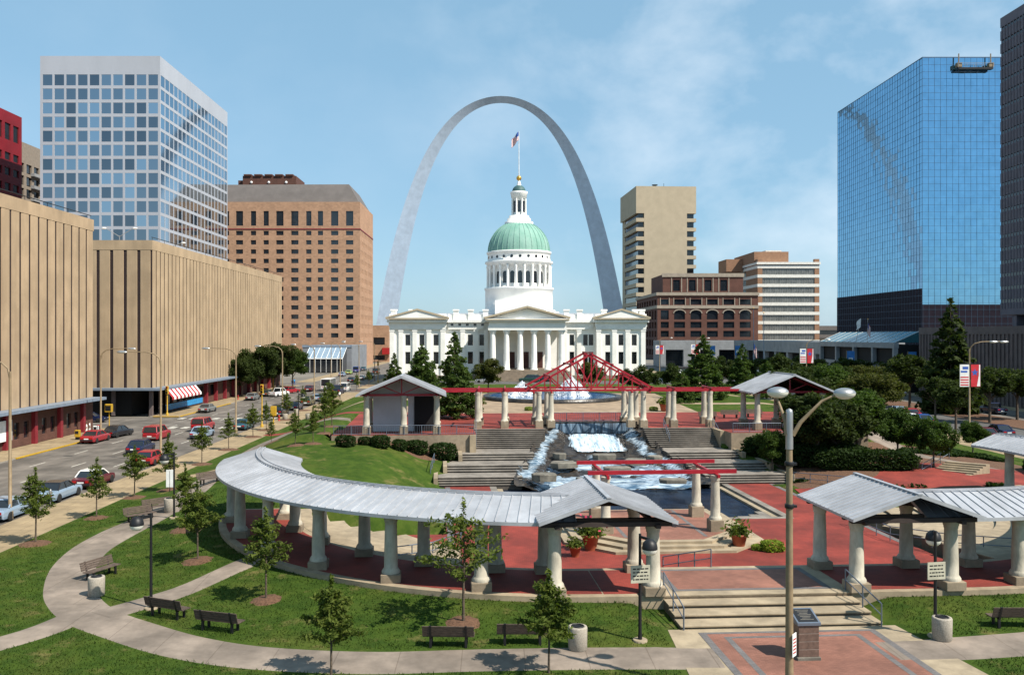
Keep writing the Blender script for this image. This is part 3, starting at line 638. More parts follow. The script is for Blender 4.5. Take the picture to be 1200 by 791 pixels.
# ---- tan block by the street (first)
def tan_block(label, x0, x1, y0, y1, h, sp, mt, front, grp):
    t = thing('office_block', label, 'building', (x1, y0, 0), 0, grp); D = y1 - y0; Wd = x1 - x0
    b = MB(); b.box(-Wd + .3, -.07, .07, D - .2, 3.96, h - .35); b.build('backing_wall', M['grooveshade'], t); b = MB(); b.box(-Wd + .3, -6, 8, D - .3, -.2, 3.95); b.build('core_wall', M['void'], t)
    b = MB(); n = int(D / sp); sp = D / n
    for i in range(n): b.bbox(-.3, 0, i * sp + .2, (i + 1) * sp - .2, 4.3, h - 1.5, .03)
    if not front: b.box(-Wd, -.41, 0, .39, 4.3, h - 1.5)
    b.build('panel_cladding', mt, t)
    b = MB(); b.box(-Wd, .03, -.03, D + .03, h - 1.49, h); b.build('parapet', mt, t)
    b = MB(); b.tube([(-.2, 0.3, h + .5), (-.2, D - .3, h + .5)], .05, 6)
    for i in range(int(D / 5)): b.bar((-.2, .5 + i * 5, h), (-.2, .5 + i * 5, h + .5), .05)
    b.build('roof_rail', M['black'], t)
    b = MB(); b.box(-.4, 1.7, -1.5 if front else 0, D, 3.95, 4.29); b.build('canopy', M['canopy'], t)
    if front:
        b = MB(); fs = 2.05; nf = int(Wd / fs); fs = Wd / nf
        for i in range(nf): b.bbox(-Wd + i * fs + .24, -Wd + (i + 1) * fs - .24 if i < nf - 1 else -.302, .001, .4, 4.3, h - 1.5, .04)
        b.build('panel_cladding', mt, t)
        b = MB(); b.box(-Wd, -.41, -1.5, .39, 3.95, 4.29); b.build('canopy', M['canopy'], t)
    return t, D
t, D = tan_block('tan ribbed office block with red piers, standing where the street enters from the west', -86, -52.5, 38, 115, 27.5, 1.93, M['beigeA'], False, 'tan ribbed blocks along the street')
k = 0; y = 3
while y < D - 3:
    b = MB(); b.box(.0 - .3, .35, y - .3, y + .3, 0, 3.94); b.build('pier', M['redpier'], t); y += 5.9
b = MB(); pn = facade(b, (-.1, 0), (0, 1), D, 0, 3.94, rep(1.0, 1.97, int((D - 2) / 1.97), 1.05), [(.85, 2.7)], .2); b.build('shopfront_wall', M['shopbrick'], t)
pn = sorted(pn, key=lambda q: -q[0][1])[:28]; windows(t, pn, M['glassdark'])
b = MB(); b.box(.06, .3, 50, 57, 1.0, 3.2); b.build('shop_sign', M['white'], t)
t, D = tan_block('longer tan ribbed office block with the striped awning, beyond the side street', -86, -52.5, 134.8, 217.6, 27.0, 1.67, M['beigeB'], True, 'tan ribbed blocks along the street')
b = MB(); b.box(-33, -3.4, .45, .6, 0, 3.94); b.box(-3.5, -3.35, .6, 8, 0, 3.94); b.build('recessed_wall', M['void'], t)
for x, y in ((-.2, .2), (-6, .2), (-12, .2), (-18, .2), (-.2, 4)):
    b = MB(); b.box(x - .3, x + .2, y - .2, y + .3, 0, 3.94); b.build('pier', M['ribbed'], t)
b = MB(); y = 9
pn = facade(b, (-.3, 6.2), (0, 1), 76, 0, 3.94, rep(.5, 3.1, 8, 2.7), [(1.25, 3.2)], .25); b.build('shopfront_wall', M['shopbrick'], t); windows(t, pn, M['glassdark'])
b = MB(); b.box(-.29, -.2, 6.3, 24, .25, 1.15); b.build('blue_panel', M['brightblue'], t)
for i in range(10):
    b = MB(); b.box(-.28, .3, 25 + i * 5.6, 25.6 + i * 5.6, 0, 3.94); b.build('pier', M['redpier'], t)
# striped awning
aw = thing('awning', 'red and white striped awning over the corner shop of the longer tan block', 'awning', (-52.5, 135.9, 2.35))
for mm, ph, nm in ((M['red'], 0, 'red_stripe'), (M['white'], 1, 'white_stripe')):
    b = MB()
    for i in range(ph, 16, 2):
        y = i * .85; b.add([(1.72, y, 1.55), (1.72, y + .85, 1.55), (2.7, y + .85, .35), (2.7, y, .35), (2.7, y, 0), (2.7, y + .85, 0)], [(0, 3, 2, 1), (3, 4, 5, 2)])
    b.build(nm, mm, aw)
per_pane(M['glassfront'], (-122, 236.85, 79.5), (3.17, 3.3, 3.8), (.2, .21, .23), (.52, .57, .62)); per_pane(M['glasssky'], (-122, 236.85, 79.5), (3.17, 3.3, 3.8), (.33, .42, .5), (.5, .6, .68))
# ---- pale grid tower
t = thing('office_tower', 'pale blue-grey office tower with a square window grid rising behind the tan block', 'building', (-122.4, 236.5, 0)); Wd, D, h = 32.4, 60, 87.8
zs = [(h - 5.9 - 3.8 * i - 2.05, h - 5.0 - 3.8 * i) for i in range(16)]
b = MB(); b2 = facade(b, (0, 0), (1, 0), Wd, 0, h, rep(.7, 3.17, 10, 2.6), zs, .1); b3 = facade(b, (Wd, 0), (0, 1), D, 0, h, rep(.55, 3.3, 18, 2.95), zs, .08)
blank(b, Wd, D, 0, h, 'BL'); b.build('wall', M['towerpanel'], t); windows(t, b2, M['glassfront'], 60); windows(t, b3, M['glasssky'], 40)
# ---- hotel
t = thing('hotel', 'tall orange-brown brick hotel with a grey sloping roof at the street end', 'building', (-112, 345, 0)); Wd, D, h = 59.5, 37, 65
uc_ = [(-100, 2.8), (-94.5, 2.1), (-89.5, 2.1), (-84.1, 2.9), (-78.2, 2.9), (-72.7, 2.1), (-68.1, 2.1), (-62.5, 2.9), (-56.6, 2.9), (-105.5, 2.8)]
us = [(x + 112 - w_ / 2, x + 112 + w_ / 2) for x, w_ in uc_]; zs = [(52 - 3.66 * i - .15, 53.6 - 3.66 * i) for i in range(12)] + [(55.6, 61.4)]
b = MB(); p1_ = facade(b, (0, 0), (1, 0), Wd, 0, h, us, zs, .35); p2_ = facade(b, (Wd, 0), (0, 1), D, 0, h, rep(2.2, 3.9, 9, 1.3), zs[:12], .35)
blank(b, Wd, D, 0, h, 'BL'); b.build('wall', M['hotelbrick'], t); windows(t, p1_ + p2_, M['glassdark'])
b = MB(); b.box(-.15, Wd + .15, -.15, 0.0 - .001, 54.1, 54.5); b.box(Wd + .001, Wd + .15, -.15, D, 54.1, 54.5); b.build('string_course', M['redpier'], t)
b = MB(); b.add([(1, 1, 65.01), (Wd - .6, 1, 65.01), (Wd - .6, D - 1, 65.01), (1, D - 1, 65.01), (5, 5, 72.6), (Wd - 5, 4, 72.6), (Wd - 5, D - 5, 72.6), (5, D - 5, 72.6)], [(0, 1, 5, 4), (1, 2, 6, 5), (2, 3, 7, 6), (3, 0, 4, 7), (4, 5, 6, 7)]); b.build('sloping_roof', M['slate'], t)
b = MB(); b.box(11, 32.5, 8, 24, 72.6, 76.7); b.box(8.6, 11, 10, 20, 72.6, 75.2)
for i in range(5): b.box(11.5 + i * 4.2, 14.6 + i * 4.2, 7.5, 24, 76.7, 77.3)
b.build('penthouse', M['shopbrick'], t)
for i in range(3): b = MB(); b.sphere((14.6 + i * 7, 7.6, 74.0), .55, 8); b.build('floodlight', M['white'], t)
# ---- left edge towers
t = thing('office_tower', 'dark red office tower at the sky edge behind the first tan block', 'building', (-172, 214, 0)); Wd, D, h = 32, 46, 77
zs = [(h - 14 - 4.4 * i, h - 11.8 - 4.4 * i) for i in range(10)] + [(h - 8.2, h - 3.4)]
b = MB(); pn = facade(b, (Wd, 0), (0, 1), D, 0, h, rep(1.8, 4.4, 10, 3), zs, .35); blank(b, Wd, D, 0, h, 'FBL'); b.build('wall', M['redpanel'], t); windows(t, pn, M['glassdark'])
t = thing('apartment_tower', 'grey-brown tower with small balconies squeezed between dark red and pale towers', 'building', (-182, 262, 0)); Wd, D, h = 32, 42, 74
b = MB(); pn = facade(b, (Wd, 0), (0, 1), D, 0, h, rep(1.0, 4.6, 9, 3.2), [(h - 9.6 - 4 * i, h - 6.6 - 4 * i) for i in range(12)], .5); blank(b, Wd, D, 0, h, 'FBL'); b.build('wall', M['greyrib'], t); windows(t, pn, M['glassdark'])
for i in range(10):
    b = MB(); b.box(Wd, Wd + 1.2, 22, 30, h - 10 - 4 * i, h - 9.0 - 4 * i); b.build('balcony', M['concgrey'], t)
# ---- hotel forecourt
t = thing('hotel_annex', 'low blue-grey annex with slit windows at the hotel foot', 'building', (-66, 303, 0))
b = MB(); pn = facade(b, (0, 0), (1, 0), 17, 0, 8.9, [(10.8, 11.3), (12.2, 12.7), (13.6, 14.1)], [(1.5, 6.5)], .3); blank(b, 17, 36, 0, 8.9, 'RBL'); b.build('wall', M['greypanel'], t); windows(t, pn, M['glassdark'])
b = MB(); b.box(-.1, 17.1, -.15, 0.0 - .002, 8.3, 9.1); b.build('parapet', M['canopy'], t)
t = thing('greenhouse', 'glass greenhouse entrance with sloping glazed roof against the low annex', 'greenhouse', (-63.5, 292, 0))
b = MB(); b.add([(0, 2.6, 4.6), (12.8, 2.6, 4.6), (12.8, 10.9, 8.2), (0, 10.9, 8.2)], [(0, 1, 2, 3)]); b.build('roof_glass', M['paleglass'], t)
b = MB(); b.add([(0, 2.6, .1), (12.8, 2.6, .1), (12.8, 2.6, 4.6), (0, 2.6, 4.6)], [(0, 1, 2, 3)]); b.add([(12.8, 2.6, .1), (12.8, 10.9, .1), (12.8, 10.9, 8.2), (12.8, 2.6, 4.6)], [(0, 1, 2, 3)]); b.build('wall_glass', M['glassdark'], t)
b = MB()
for i in range(8): x = i * 12.8 / 7; b.bar((x, 2.55, 4.65), (x, 10.9, 8.25), .12); b.bar((x, 2.5, 0), (x, 2.5, 4.65), .1)
b.bar((0, 2.5, 4.65), (12.8, 2.5, 4.65), .3); b.build('white_frame', M['white'], t)
t = thing('office_block', 'small pink-brown block with a red door awning just past the hotel', 'building', (-58, 415, 0))
b = MB(); pn = facade(b, (0, 0), (1, 0), 8.5, 0, 17.2, [(1.2, 6.6)], [(1, 3), (8, 11.5)], .3); blank(b, 8.5, 20, 0, 17.2, 'RBL'); b.build('wall', M['hotelbrick'], t); windows(t, pn, M['glassdark'])
b = MB(); b.box(5.5, 9.5, -1.4, -.02, 3.6, 6.6); b.build('awning', M['red'], t)
# ---- blue mirror tower
t = thing('glass_tower', 'blue mirror-glass office tower with a fine grid of panes', 'building', (119.6, 244, 0)); Wd, D, h = 54, 60, 89.7
b = MB(); b.box(.3, Wd, .3, D, 0, h - .2); b.build('core_wall', M['mullion'], t)
def curtain(o, ud, L_, n, mrows):
    nrm = (ud[1], -ud[0]); g = MB(); mu = MB(); du = L_ / n; dz = h / mrows
    def p(u, z, d): return (o[0] + ud[0] * u + nrm[0] * d, o[1] + ud[1] * u + nrm[1] * d, z)
    for i in range(n):
        for j in range(mrows):
            e = [rnd.gauss(0, .007) for _ in range(3)]; u0, u1, z0, z1 = i * du, (i + 1) * du, j * dz, (j + 1) * dz
            g.add([p(u0, z0, e[0]), p(u1, z0, e[0] + e[1]), p(u1, z1, e[0] + e[1] + e[2]), p(u0, z1, e[0] + e[2])], [(0, 1, 2, 3)])
    g.build('curtain_wall_glazing', M['mirror'], t)
    for i in range(n + 1): mu.bar(p(i * du, 0, .03), p(i * du, h, .03), .045, .04, up=(nrm[0], nrm[1], 0))
    for j in range(mrows + 1): mu.bar(p(0, j * dz, .03), p(L_, j * dz, .03), .04, .045)
    mu.build('mullion_grid', M['mullion'], t)
curtain((0, 0), (1, 0), Wd, 32, 46); curtain((0, D), (0, -1), D, 36, 46)
b = MB(); b.box(.02, Wd, .02, D, h - .19, h + .25); b.build('roof_edge', M['mullion'], t)
b = MB(); b.box(-.25, Wd, -.25, -.07, 0, 21); b.box(-.25, -.07, -.07, D, 0, 25.5); b.build('lobby_glazing', M['lobby'], t)  # dark sheets over the lower panes stand in for a reflection
b = MB()
for k in range(13):
    if k < 10: b.box(-.31, Wd, -.31, -.252, 2 + 1.95 * k, 2.08 + 1.95 * k)
    b.box(-.31, -.252, -.25, D, 2 + 1.95 * k - .02, 2.06 + 1.95 * k)
for k in range(32): b.box(k * 1.6875, k * 1.6875 + .06, -.3, -.253, 0, 20.9)
for k in range(36): b.box(-.3, -.253, k * 1.667, k * 1.667 + .06, 0, 25.4)
b.build('lower_mullion_grid', M['mullion'], t)
t = thing('window_cleaning_platform', 'long window-cleaning platform hanging at the top of the mirror tower', 'platform', (128.6, 242.6, 86.1))
b = MB(); b.box(0, 7.4, -.5, .5, -.1, .25); b.build('deck', M['black'], t)
b = MB(); [b.bar((x, y, .2), (x, y, 1.2), .06) for x in (0, 1.8, 3.7, 5.5, 7.4) for y in (-.45, .45)]; b.bar((0, -.45, 1.2), (7.4, -.45, 1.2), .06); b.bar((0, .45, 1.2), (7.4, .45, 1.2), .06); b.build('guard_rail', M['galv'], t)
for x in (.3, 7.1): b = MB(); b.bar((x, 0, .2), (x, 0, 3.3), .18); b.box(x - .5, x + .5, -.4, .5, .4, 1.3); b.build('hoist', M['pole'], t)
t.scale = (1.3, 1.3, 1.3)
# ---- dark tower at the edge
t = thing('office_tower', 'dark lilac-grey tower with continuous dark window bands beside the mirror tower', 'building', (108, 156, 0)); Wd, D, h = 34, 30.5, 79.8
b = MB(); b.box(.25, Wd, .25, D - .25, 17.2, h - .5); b.build('window_band', M['glassdark'], t)
b = MB(); z = 20
while z < h - 4: b.box(0, Wd + .2, 0, D, z, z + 2.0); z += 2.75
b.box(0, Wd + .2, 0, D, 16.7, 20.0 - .75); b.box(0, Wd + .2, 0, D, z, h)
y = .3
while y < D: b.box(-.12, -.001, y, y + .25, 18, h - 2); y += 1.05
b.build('spandrel_panelling', M['darktower'], t)
b = MB(); b.box(3, Wd - 3, 3, D - 3, 0, 16.6); b.build('core_wall', M['void'], t)
for i in range(3): b = MB(); b.box(.5, 2, 1.5 + i * 12, 3 + i * 12, 0, 16.6); b.build('column', M['darktower'], t)
t = thing('low_block', 'low dark brown ribbed block under the lilac-grey tower', 'building', (89.5, 122, 0)); D = 62
b = MB(); b.box(.2, 18, 0, D, 0, 12.599); b.box(0, 18, -.1, D + .1, 12.6, 14); y = .2
while y < D: b.box(0, .199, y, y + .55, 0, 12.599); y += 1.25
b.build('ribbed_wall', M['ribbed'], t)
# ---- skylit entrance beside mirror tower
t = thing('entrance_hall', 'low entrance hall with a sloping teal skylight along the mirror tower', 'building', (86.5, 189, 0)); D = 43
b = MB(); b.box(1, 5.4, 0, D, 0, 10.4); b.build('wall', M['void'], t)
b = MB(); b.box(.0, 1.0, -.1, D, 9.6, 10.8); b.box(0, 1, -.1, D, 4.4, 6.2)
for i in range(5): b.box(0, .9, i * 10.6, i * 10.6 + .8, 0, 9.6)
b.build('white_fascia', M['concgrey'], t)
b = MB(); b.add([(.2, 0, 10.81), (.2, D, 10.81), (5.4, D, 13.2), (5.4, 0, 13.2)], [(0, 3, 2, 1)]); b.add([(.2, 0, 10.81), (5.4, 0, 10.81), (5.4, 0, 13.2)], [(0, 1, 2)]); b.build('skylight', M['tealglass'], t)
b = MB(); [b.bar((.2, i * 3.58, 10.86), (5.4, i * 3.58, 13.25), .07) for i in range(13)]; b.build('skylight_frame', M['white'], t)
# ---- colonnade
t = thing('colonnade_building', 'long low grey concrete colonnade beside the avenue trees', 'building', (91, 236, 0)); D = 95
b = MB(); b.box(0, 20, 0, D, 7.2, 10.6); b.build('roof_fascia', M['concgrey'], t)
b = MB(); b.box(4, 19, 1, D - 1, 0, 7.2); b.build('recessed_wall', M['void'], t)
for i in range(9): b = MB(); b.box(.2, 1.6, i * 11.6, i * 11.6 + 1.8, 0, 7.2); b.build('column', M['concgrey'], t)
for i in range(4): b = MB(); b.box(20.2 - 20, 1.2, 16 + 23 * i, 21 + 23 * i, 0, 3.2 + i % 2); b.build('pale_panel', M['bandwhite'], t)
# front end that faces the plaza
t = thing('kiosk_building', 'plain low concrete corner block with square doorway beneath the brick building', 'building', (66, 345, 0))
b = MB(); pn = facade(b, (0, 0), (1, 0), 36, 0, 10.4, [(2, 9), (12, 20), (23, 32)], [(0.2, 6.8)], 2); blank(b, 36, 16, 0, 10.4, 'RBL'); b.build('wall', M['concgrey'], t); windows(t, pn, M['glassdark'])
# ---- dark red brick block
t = thing('brick_warehouse', 'old dark red brick warehouse with arched bays and pale stone trim', 'building', (84.4, 450, 0)); t.scale = (1.125,) * 3; Wd, D, h = 46, 58, 30.4
us = [(1.5, 5.2)] + rep(7.6, 7.5, 5, 5.0); zs = [(2, 4.6), (6.2, 9.0), (10.4, 13.2), (14.5, 17.3), (18.4, 22.6), (25.2, 27.6)]
b = MB(); p1_ = facade(b, (0, 0), (1, 0), Wd, 0, h, us, zs, .5); p2_ = facade(b, (0, D), (0, -1), D, 0, h, rep(1.5, 7, 8, 4.6), zs, .5); blank(b, Wd, D, 0, h, 'RB'); b.build('wall', M['darkbrick'], t)
b = MB(); us2 = rep(4.2, 7.2, 4, 3.2) + []; p3_ = facade(b, (2.6, .8), (1, 0), 36.8, h, 39, [(a + .5, c + .5) for a, c in us2], [(31.4, 36.6)], .4); b.add([(2.6, .8, h), (2.6, 30, h), (2.6, 30, 39), (2.6, .8, 39), (39.4, .8, h), (39.4, 30, h), (39.4, 30, 39), (39.4, .8, 39)], [(0, 3, 2, 1)[::-1], (4, 5, 6, 7), (3, 7, 6, 2), (1, 2, 6, 5)]); b.build('attic_wall', M['darkbrick'], t)
windows(t, p1_ + p2_ + p3_, M['glassdark'])
b = MB(); b.box(-.6, Wd + .4, -.6, -.002, 29.3, 30.7); b.box(-.6, -.002, 0, D, 29.3, 30.7); b.box(-.3, Wd + .2, -.3, -.002, 23.4, 24.8); b.box(-.3, -.002, 0, D, 23.4, 24.8); b.box(2.2, 39.8, .4, .798, 37.8, 39.5)
for a, c in us: b.box(a - .35, a - .001, -.16, -.002, 24.85, 28.2); b.box(c + .001, c + .35, -.16, -.002, 24.85, 28.2)
for a, c in us2: b.box(a + 3.1 - .9, a + 3.1 - .5, .64, .798, 30.9, 37.4); b.box(c + 3.1 + .5, c + 3.1 + .9, .64, .798, 30.9, 37.4)
b.build('stone_trim', M['trimstone'], t)
b = MB()
for a, c in us[1:]:
    for k in range(7):
        t0 = math.pi * k / 7; t1 = math.pi * (k + 1) / 7; r = (c - a) / 2; m_ = (a + c) / 2
        b.bar((m_ + (r + .25) * math.cos(t0), -.12, 21.2 + 1.7 * math.sin(t0)), (m_ + (r + .25) * math.cos(t1), -.12, 21.2 + 1.7 * math.sin(t1)), .22, .45)
b.build('arch_trim', M['trimstone'], t)
# ---- banded office
t = thing('office_block', 'striped office block of white bands, grey glass and orange brick ends', 'building', (148, 490, 0)); t.scale = (1.14,) * 3; Wd, D, h = 30.3, 62, 46.0
b = MB(); b.box(.4, Wd - .4, .4, D, 0, h - 1); b.build('strip_window', M['greyglass'], t)
wb = MB(); ob = MB(); oc = MB(); z = 3.5
while z < h: wb.box(-.1, Wd + .1, -.1, D + .1, z - .75, z + .75); ob.box(0, 2.3, 0, 2.2, z + .75, z + 3.82); oc.box(Wd - 2.3, Wd, 0, 2.2, z + .75, z + 3.82); ob.box(0, .39, 2.21, 20, z + .75, z + 3.82); z += 4.57
wb.box(-.6, Wd + .5, -.6, D + .3, h - .2, h + .9); wb.build('white_band', M['bandwhite'], t); ob.build('brick_end_cladding', M['orangebrick'], t); oc.build('brick_end_cladding', M['orangebrick'], t)
b = MB()
for i in range(22): x = 2.6 + i * 1.2; b.box(x, x + .12, .3, .399, 2, h - 1)
b.build('mullion_grid', M['concgrey'], t)
b = MB(); b.box(-.5, 16.5, 4, 40, h + .9, h + 6.4); b.box(-9, -.52, 24, 40, h - 2, h + 4.4); b.build('penthouse', M['orangebrick'], t)
b = MB(); b.box(7, 15, 10, 20, h + 6.4, h + 7.6); b.build('roof_plant', M['bandwhite'], t)
# ---- beige tower, slightly turned
t = thing('apartment_tower', 'slim beige stone tower with balconies at its corners, right of the steel arch', 'building', (91.4, 560, 0), R(3.35)); Wd, D, h = 39, 49.5, 108
b = MB(); b.box(1.6, Wd - 1.2, 1.6, D - 1, 0, h - 17); b.build('window_band', M['glassdark'], t)
b = MB(); b.box(0, Wd, 0, D, h - 17.3, h); b.box(5.2, Wd - 6, -.05, D - 5, 0, h - 17.31); b.box(1.4, 5.1, 40, D - .2, 0, h - 17.31); b.build('wall', M['stone'], t)
z = h - 21.5; 
while z > 6:
    b = MB(); b.box(0, 5.19, 0, 39.9, z - 1.3, z + 1.1); b.build('balcony', M['stone'], t); b = MB(); b.box(Wd - 5.99, Wd, 0, 8, z - 1.2, z + 1.0); b.build('balcony', M['stone'], t); z -= 5.95
b = MB(); b.tube([(15, 12, h), (15, 12, h + 2)], .3, 6); b.lathe([(.1, 0), (1.8, .7), (2.0, 1.2)], 12, (15, 12), z=h + 1.8); b.tube([(21, 12, h), (21, 12, h + 4)], .15, 6); b.build('roof_antenna', M['mullion'], t)
t = thing('low_block', 'dark blue low office block seen in the gap beside the mirror tower', 'building', (176, 500, 0)); b = MB(); pn = facade(b, (0, 0), (1, 0), 30, 0, 18, [(1, 29)], [(3, 6), (8, 11), (13, 15.5)], .4); blank(b, 30, 30, 0, 18, 'RBL'); b.build('wall', M['slate'], t); windows(t, pn, M['glassdark'])
# ================================================================ steel arch
M['steel'] = mat('stainless_steel_plate', (.47, .565, .69), .4, metal=.5, scale=.25, var=.12, stretch=(1, 1, 1))
t = thing('steel_arch', 'huge tapering stainless steel arch rising behind the white domed courthouse', 'arch')
AX, AY = (587 - PX0) * 640 / FPX, 640; b = MB(); vs = []; n = 90
for i in range(n + 1):
    s = -1 + 2 * i / n; s = math.copysign(abs(s) ** .8, s); xf_ = 299.2239 * s
    ch = math.cosh(.0100333 * xf_); yf = 693.8597 - 68.7672 * ch; Q = 125.1406 * ch; side = math.sqrt(4 * Q / math.sqrt(3)) * .3048
    slope = -68.7672 * .0100333 * math.sinh(.0100333 * xf_); tn = Vector((1, 0, slope)).normalized(); nr = Vector((-tn.z, 0, tn.x))   # outward (up at crown)
    c = Vector((AX + xf_ * .3048 * .972, AY, yf * .3048 * .972)); rin = side / math.sqrt(3)
    vs += [c - nr * rin, c + nr * rin * .5 + Vector((0, -side / 2, 0)), c + nr * rin * .5 + Vector((0, side / 2, 0))]
fs = []
for i in range(n):
    for k in range(3): j = (k + 1) % 3; fs.append((3 * i + k, 3 * i + 3 + k, 3 * i + 3 + j, 3 * i + j))
b.add(vs, fs, 0); b.build('arch_shell', M['steel'], t)
# ================================================================ domed courthouse
M['dome'] = mat('verdigris_copper', (.3, .5, .42), .7, scale=.5, var=.25, stretch=(1, 1, .25), col2=(.19, .4, .32))
M['wood'] = mat('dark_brown_door', (.09, .03, .025), .6)
M['podium'] = mat('brown_podium_stone', (.27, .215, .16), .9, scale=1, var=.2)
M['domewhite'] = mat('courthouse_white', (.87, .855, .81), .65, scale=.5, var=.06, stain=.06)
ct = thing('courthouse', 'white domed courthouse with a columned portico and a green copper dome', 'building', (7.4, 252, 1.7), R(.5)); WH = M['domewhite']
b = MB(); pn = []
ZR = [(3.6, 6.6), (8.2, 10.9)]
def wseg(x0, x1, y, wx, ww=1.25, back=-22):
    us = [(x - x0 - ww / 2, x - x0 + ww / 2) for x in wx]
    global pn
    pn += facade(b, (x0, y), (1, 0), x1 - x0, 0, 14.4, us, ZR, .4)
    b.add([(x0, y, 0), (x0, back, 0), (x0, back, 14.4), (x0, y, 14.4), (x1, y, 0), (x1, back, 0), (x1, back, 14.4), (x1, y, 14.4)], [(0, 3, 2, 1)[::-1], (4, 5, 6, 7), (3, 7, 6, 2)])
wseg(-33.3, -19.6, -34.4, (-28.9, -25.4, -21.9)); wseg(-19.6, -9.1, -33, (-17.1, -13.4, -10.5)); wseg(9.1, 17.9, -33, (12, 15.4, 16.8), 1.15); wseg(17.9, 30.2, -34.4, (20.8, 24.1, 27.4))
us = [(9.1 + x - 1.0, 9.1 + x + 1.0) for x in (-3.3, .2, 3.7)]
pn += facade(b, (-9.1, -34), (1, 0), 18.2, 0, 14.4, us, [(8.2, 10.9)], .4)
b.box(-9.1, 9.1, -33.9, -22, 0, 14.4); b.box(-33, 29.9, -22, 22, 0, 14.2); b.box(-9.5, 9.5, 22, 36, 0, 14.2)
b.build('wall', WH, ct); windows(ct, pn, M['glassdark'])
for x in (-3.3, .2, 3.7): b = MB(); b.box(x - .95, x + .95, -34.12, -34.002, 2.6, 6.6); b.build('door', M['wood'], ct)
for x, y in [(x, -34.4) for x in (-32.8, -30.6, -27.15, -23.65, -20.2, 18.5, 22.45, 25.75, 29.6)] + [(x, -33) for x in (-15.3, -11.95, 10.2, 13.8)]:
    b = MB(); b.box(x - .55, x + .55, y - .35, y - .002, .3, 11.7); b.box(x - .65, x + .65, y - .42, y - .003, 11.7, 12.2); b.box(x - .65, x + .65, y - .42, y - .003, 0, .3); b.build('pilaster', WH, ct)
def ent(x0, x1, y):
    b = MB(); b.box(x0 - .1, x1 + .1, y - .5, y - .002, 12.2, 12.8); b.box(x0 - .3, x1 + .3, y - .45, y - .003, 12.81, 13.9); b.box(x0 - .7, x1 + .7, y - 1.1, y + 3, 13.91, 14.55); b.box(x0 - .2, x1 + .2, y - .3, y + 2, 14.56, 16.0); b.build('entablature', WH, ct)
ent(-33.3, -19.6, -34.4); ent(17.9, 30.2, -34.4); ent(-18.8, -10.2, -33); ent(10.2, 17.1, -33)
for x0, x1 in ((-33.3, -19.6), (17.9, 30.2)):
    m_ = (x0 + x1) / 2; b = MB(); b.extr([(x0 - .9, 15.0), (x1 + .9, 15.0), (m_, 16.9)], 'y', -35.9, -33); b.build('pediment', WH, ct)
for x0, x1 in ((-33.3, -19.6), (17.9, 30.2)):
    m_ = (x0 + x1) / 2; b = MB(); b.bar((x0 - 1, -35.7, 15.0), (m_, -35.7, 17.1), .8, .4); b.bar((x1 + 1, -35.7, 15.0), (m_, -35.7, 17.1), .8, .4); b.bar((x0 - .9, -35.7, 14.8), (x1 + .9, -35.7, 14.8), .7, .3); b.build('pediment_moulding', M['stone'], ct)
b = MB()
for i in range(5): b.box(-18.3 + i * 1.9, -17.6 + i * 1.9, -33.47, -33.453, 13.05, 13.65)
b.build('attic_window', M['glassdark'], ct)
for x in (-32.5, -28.0, -26.8, -17, -13.3, -9.6, 10.6, 13.9, 20, 27.9, 29.5):
    b = MB(); b.box(x - .65, x + .65, -33.6, -32.2, 14.56, 16.8); b.box(x - .8, x + .8, -33.75, -32.05, 16.8, 17.2); b.build('parapet_block', WH, ct)
b = MB(); b.add([(-32, -31, 14.6), (29, -31, 14.6), (29, 20, 14.6), (-32, 20, 14.6), (-32, -5, 17), (29, -5, 17)], [(0, 1, 5, 4), (3, 4, 5, 2)]); b.build('roof', M['roofmetal'], ct)
# portico
b = MB(); b.box(-9.4, 9.6, -47.2, -34.01, 0, 2.6)
for k in range(6): b.box(-9.9 - .0, 10.1, -47.2 - .45 * (k + 1), -47.2 - .45 * k - .003, 0, 2.35 - .4 * k)
b.box(-34, -9.5, -36.6, -34.5, 0, .8); b.box(9.7, 31, -36.6, -34.5, 0, .8)
b.build('podium', M['podium'], ct)
b = MB(); b.lathe([(.86, 0), (.86, .2), (.72, .35), (.7, 2.5), (.6, 8.3), (.6, 8.5), (.78, 8.75), (.8, 9.0)], 18); b.box(-.85, .85, -.85, .85, 9.0, 9.3); cm = b.mesh('column', WH)
for i in range(6): link('column', cm, ct, (-7.9 + i * 3.23, -46.2, 2.6))
for x in (-7.9, 8.25): link('column', cm, ct, (x, -41, 2.6))
b = MB(); b.box(-9.0, 9.3, -47.2, -34.1, 11.9, 12.9); b.box(-8.8, 9.1, -47.0, -34.1, 12.91, 14.0); b.box(-9.6, 9.9, -47.9, -34.1, 14.01, 14.6)
b.extr([(-9.1, 14.61), (9.4, 14.61), (.15, 17.0)], 'y', -47.0, -30); b.box(-10.0, -9.02, -34.6, -33.8, 0, 12); b.build('portico_entablature', WH, ct)
b = MB(); b.bar((-9.9, -47.5, 14.75), (.15, -47.5, 17.35), 1.0, .45); b.bar((10.2, -47.5, 14.75), (.15, -47.5, 17.35), 1.0, .45); b.bar((-9.7, -47.6, 14.35), (10, -47.6, 14.35), .9, .25); b.build('portico_moulding', M['stone'], ct)
b = MB(); b.add([(-10.1, -47.9, 14.95), (.15, -47.9, 17.6), (.15, -14, 17.6), (-10.1, -14, 14.95), (10.4, -47.9, 14.95), (10.4, -14, 14.95)], [(0, 3, 2, 1)[::-1], (1, 4, 5, 2)[::-1]]); b.build('portico_roof', M['roofmetal'], ct)
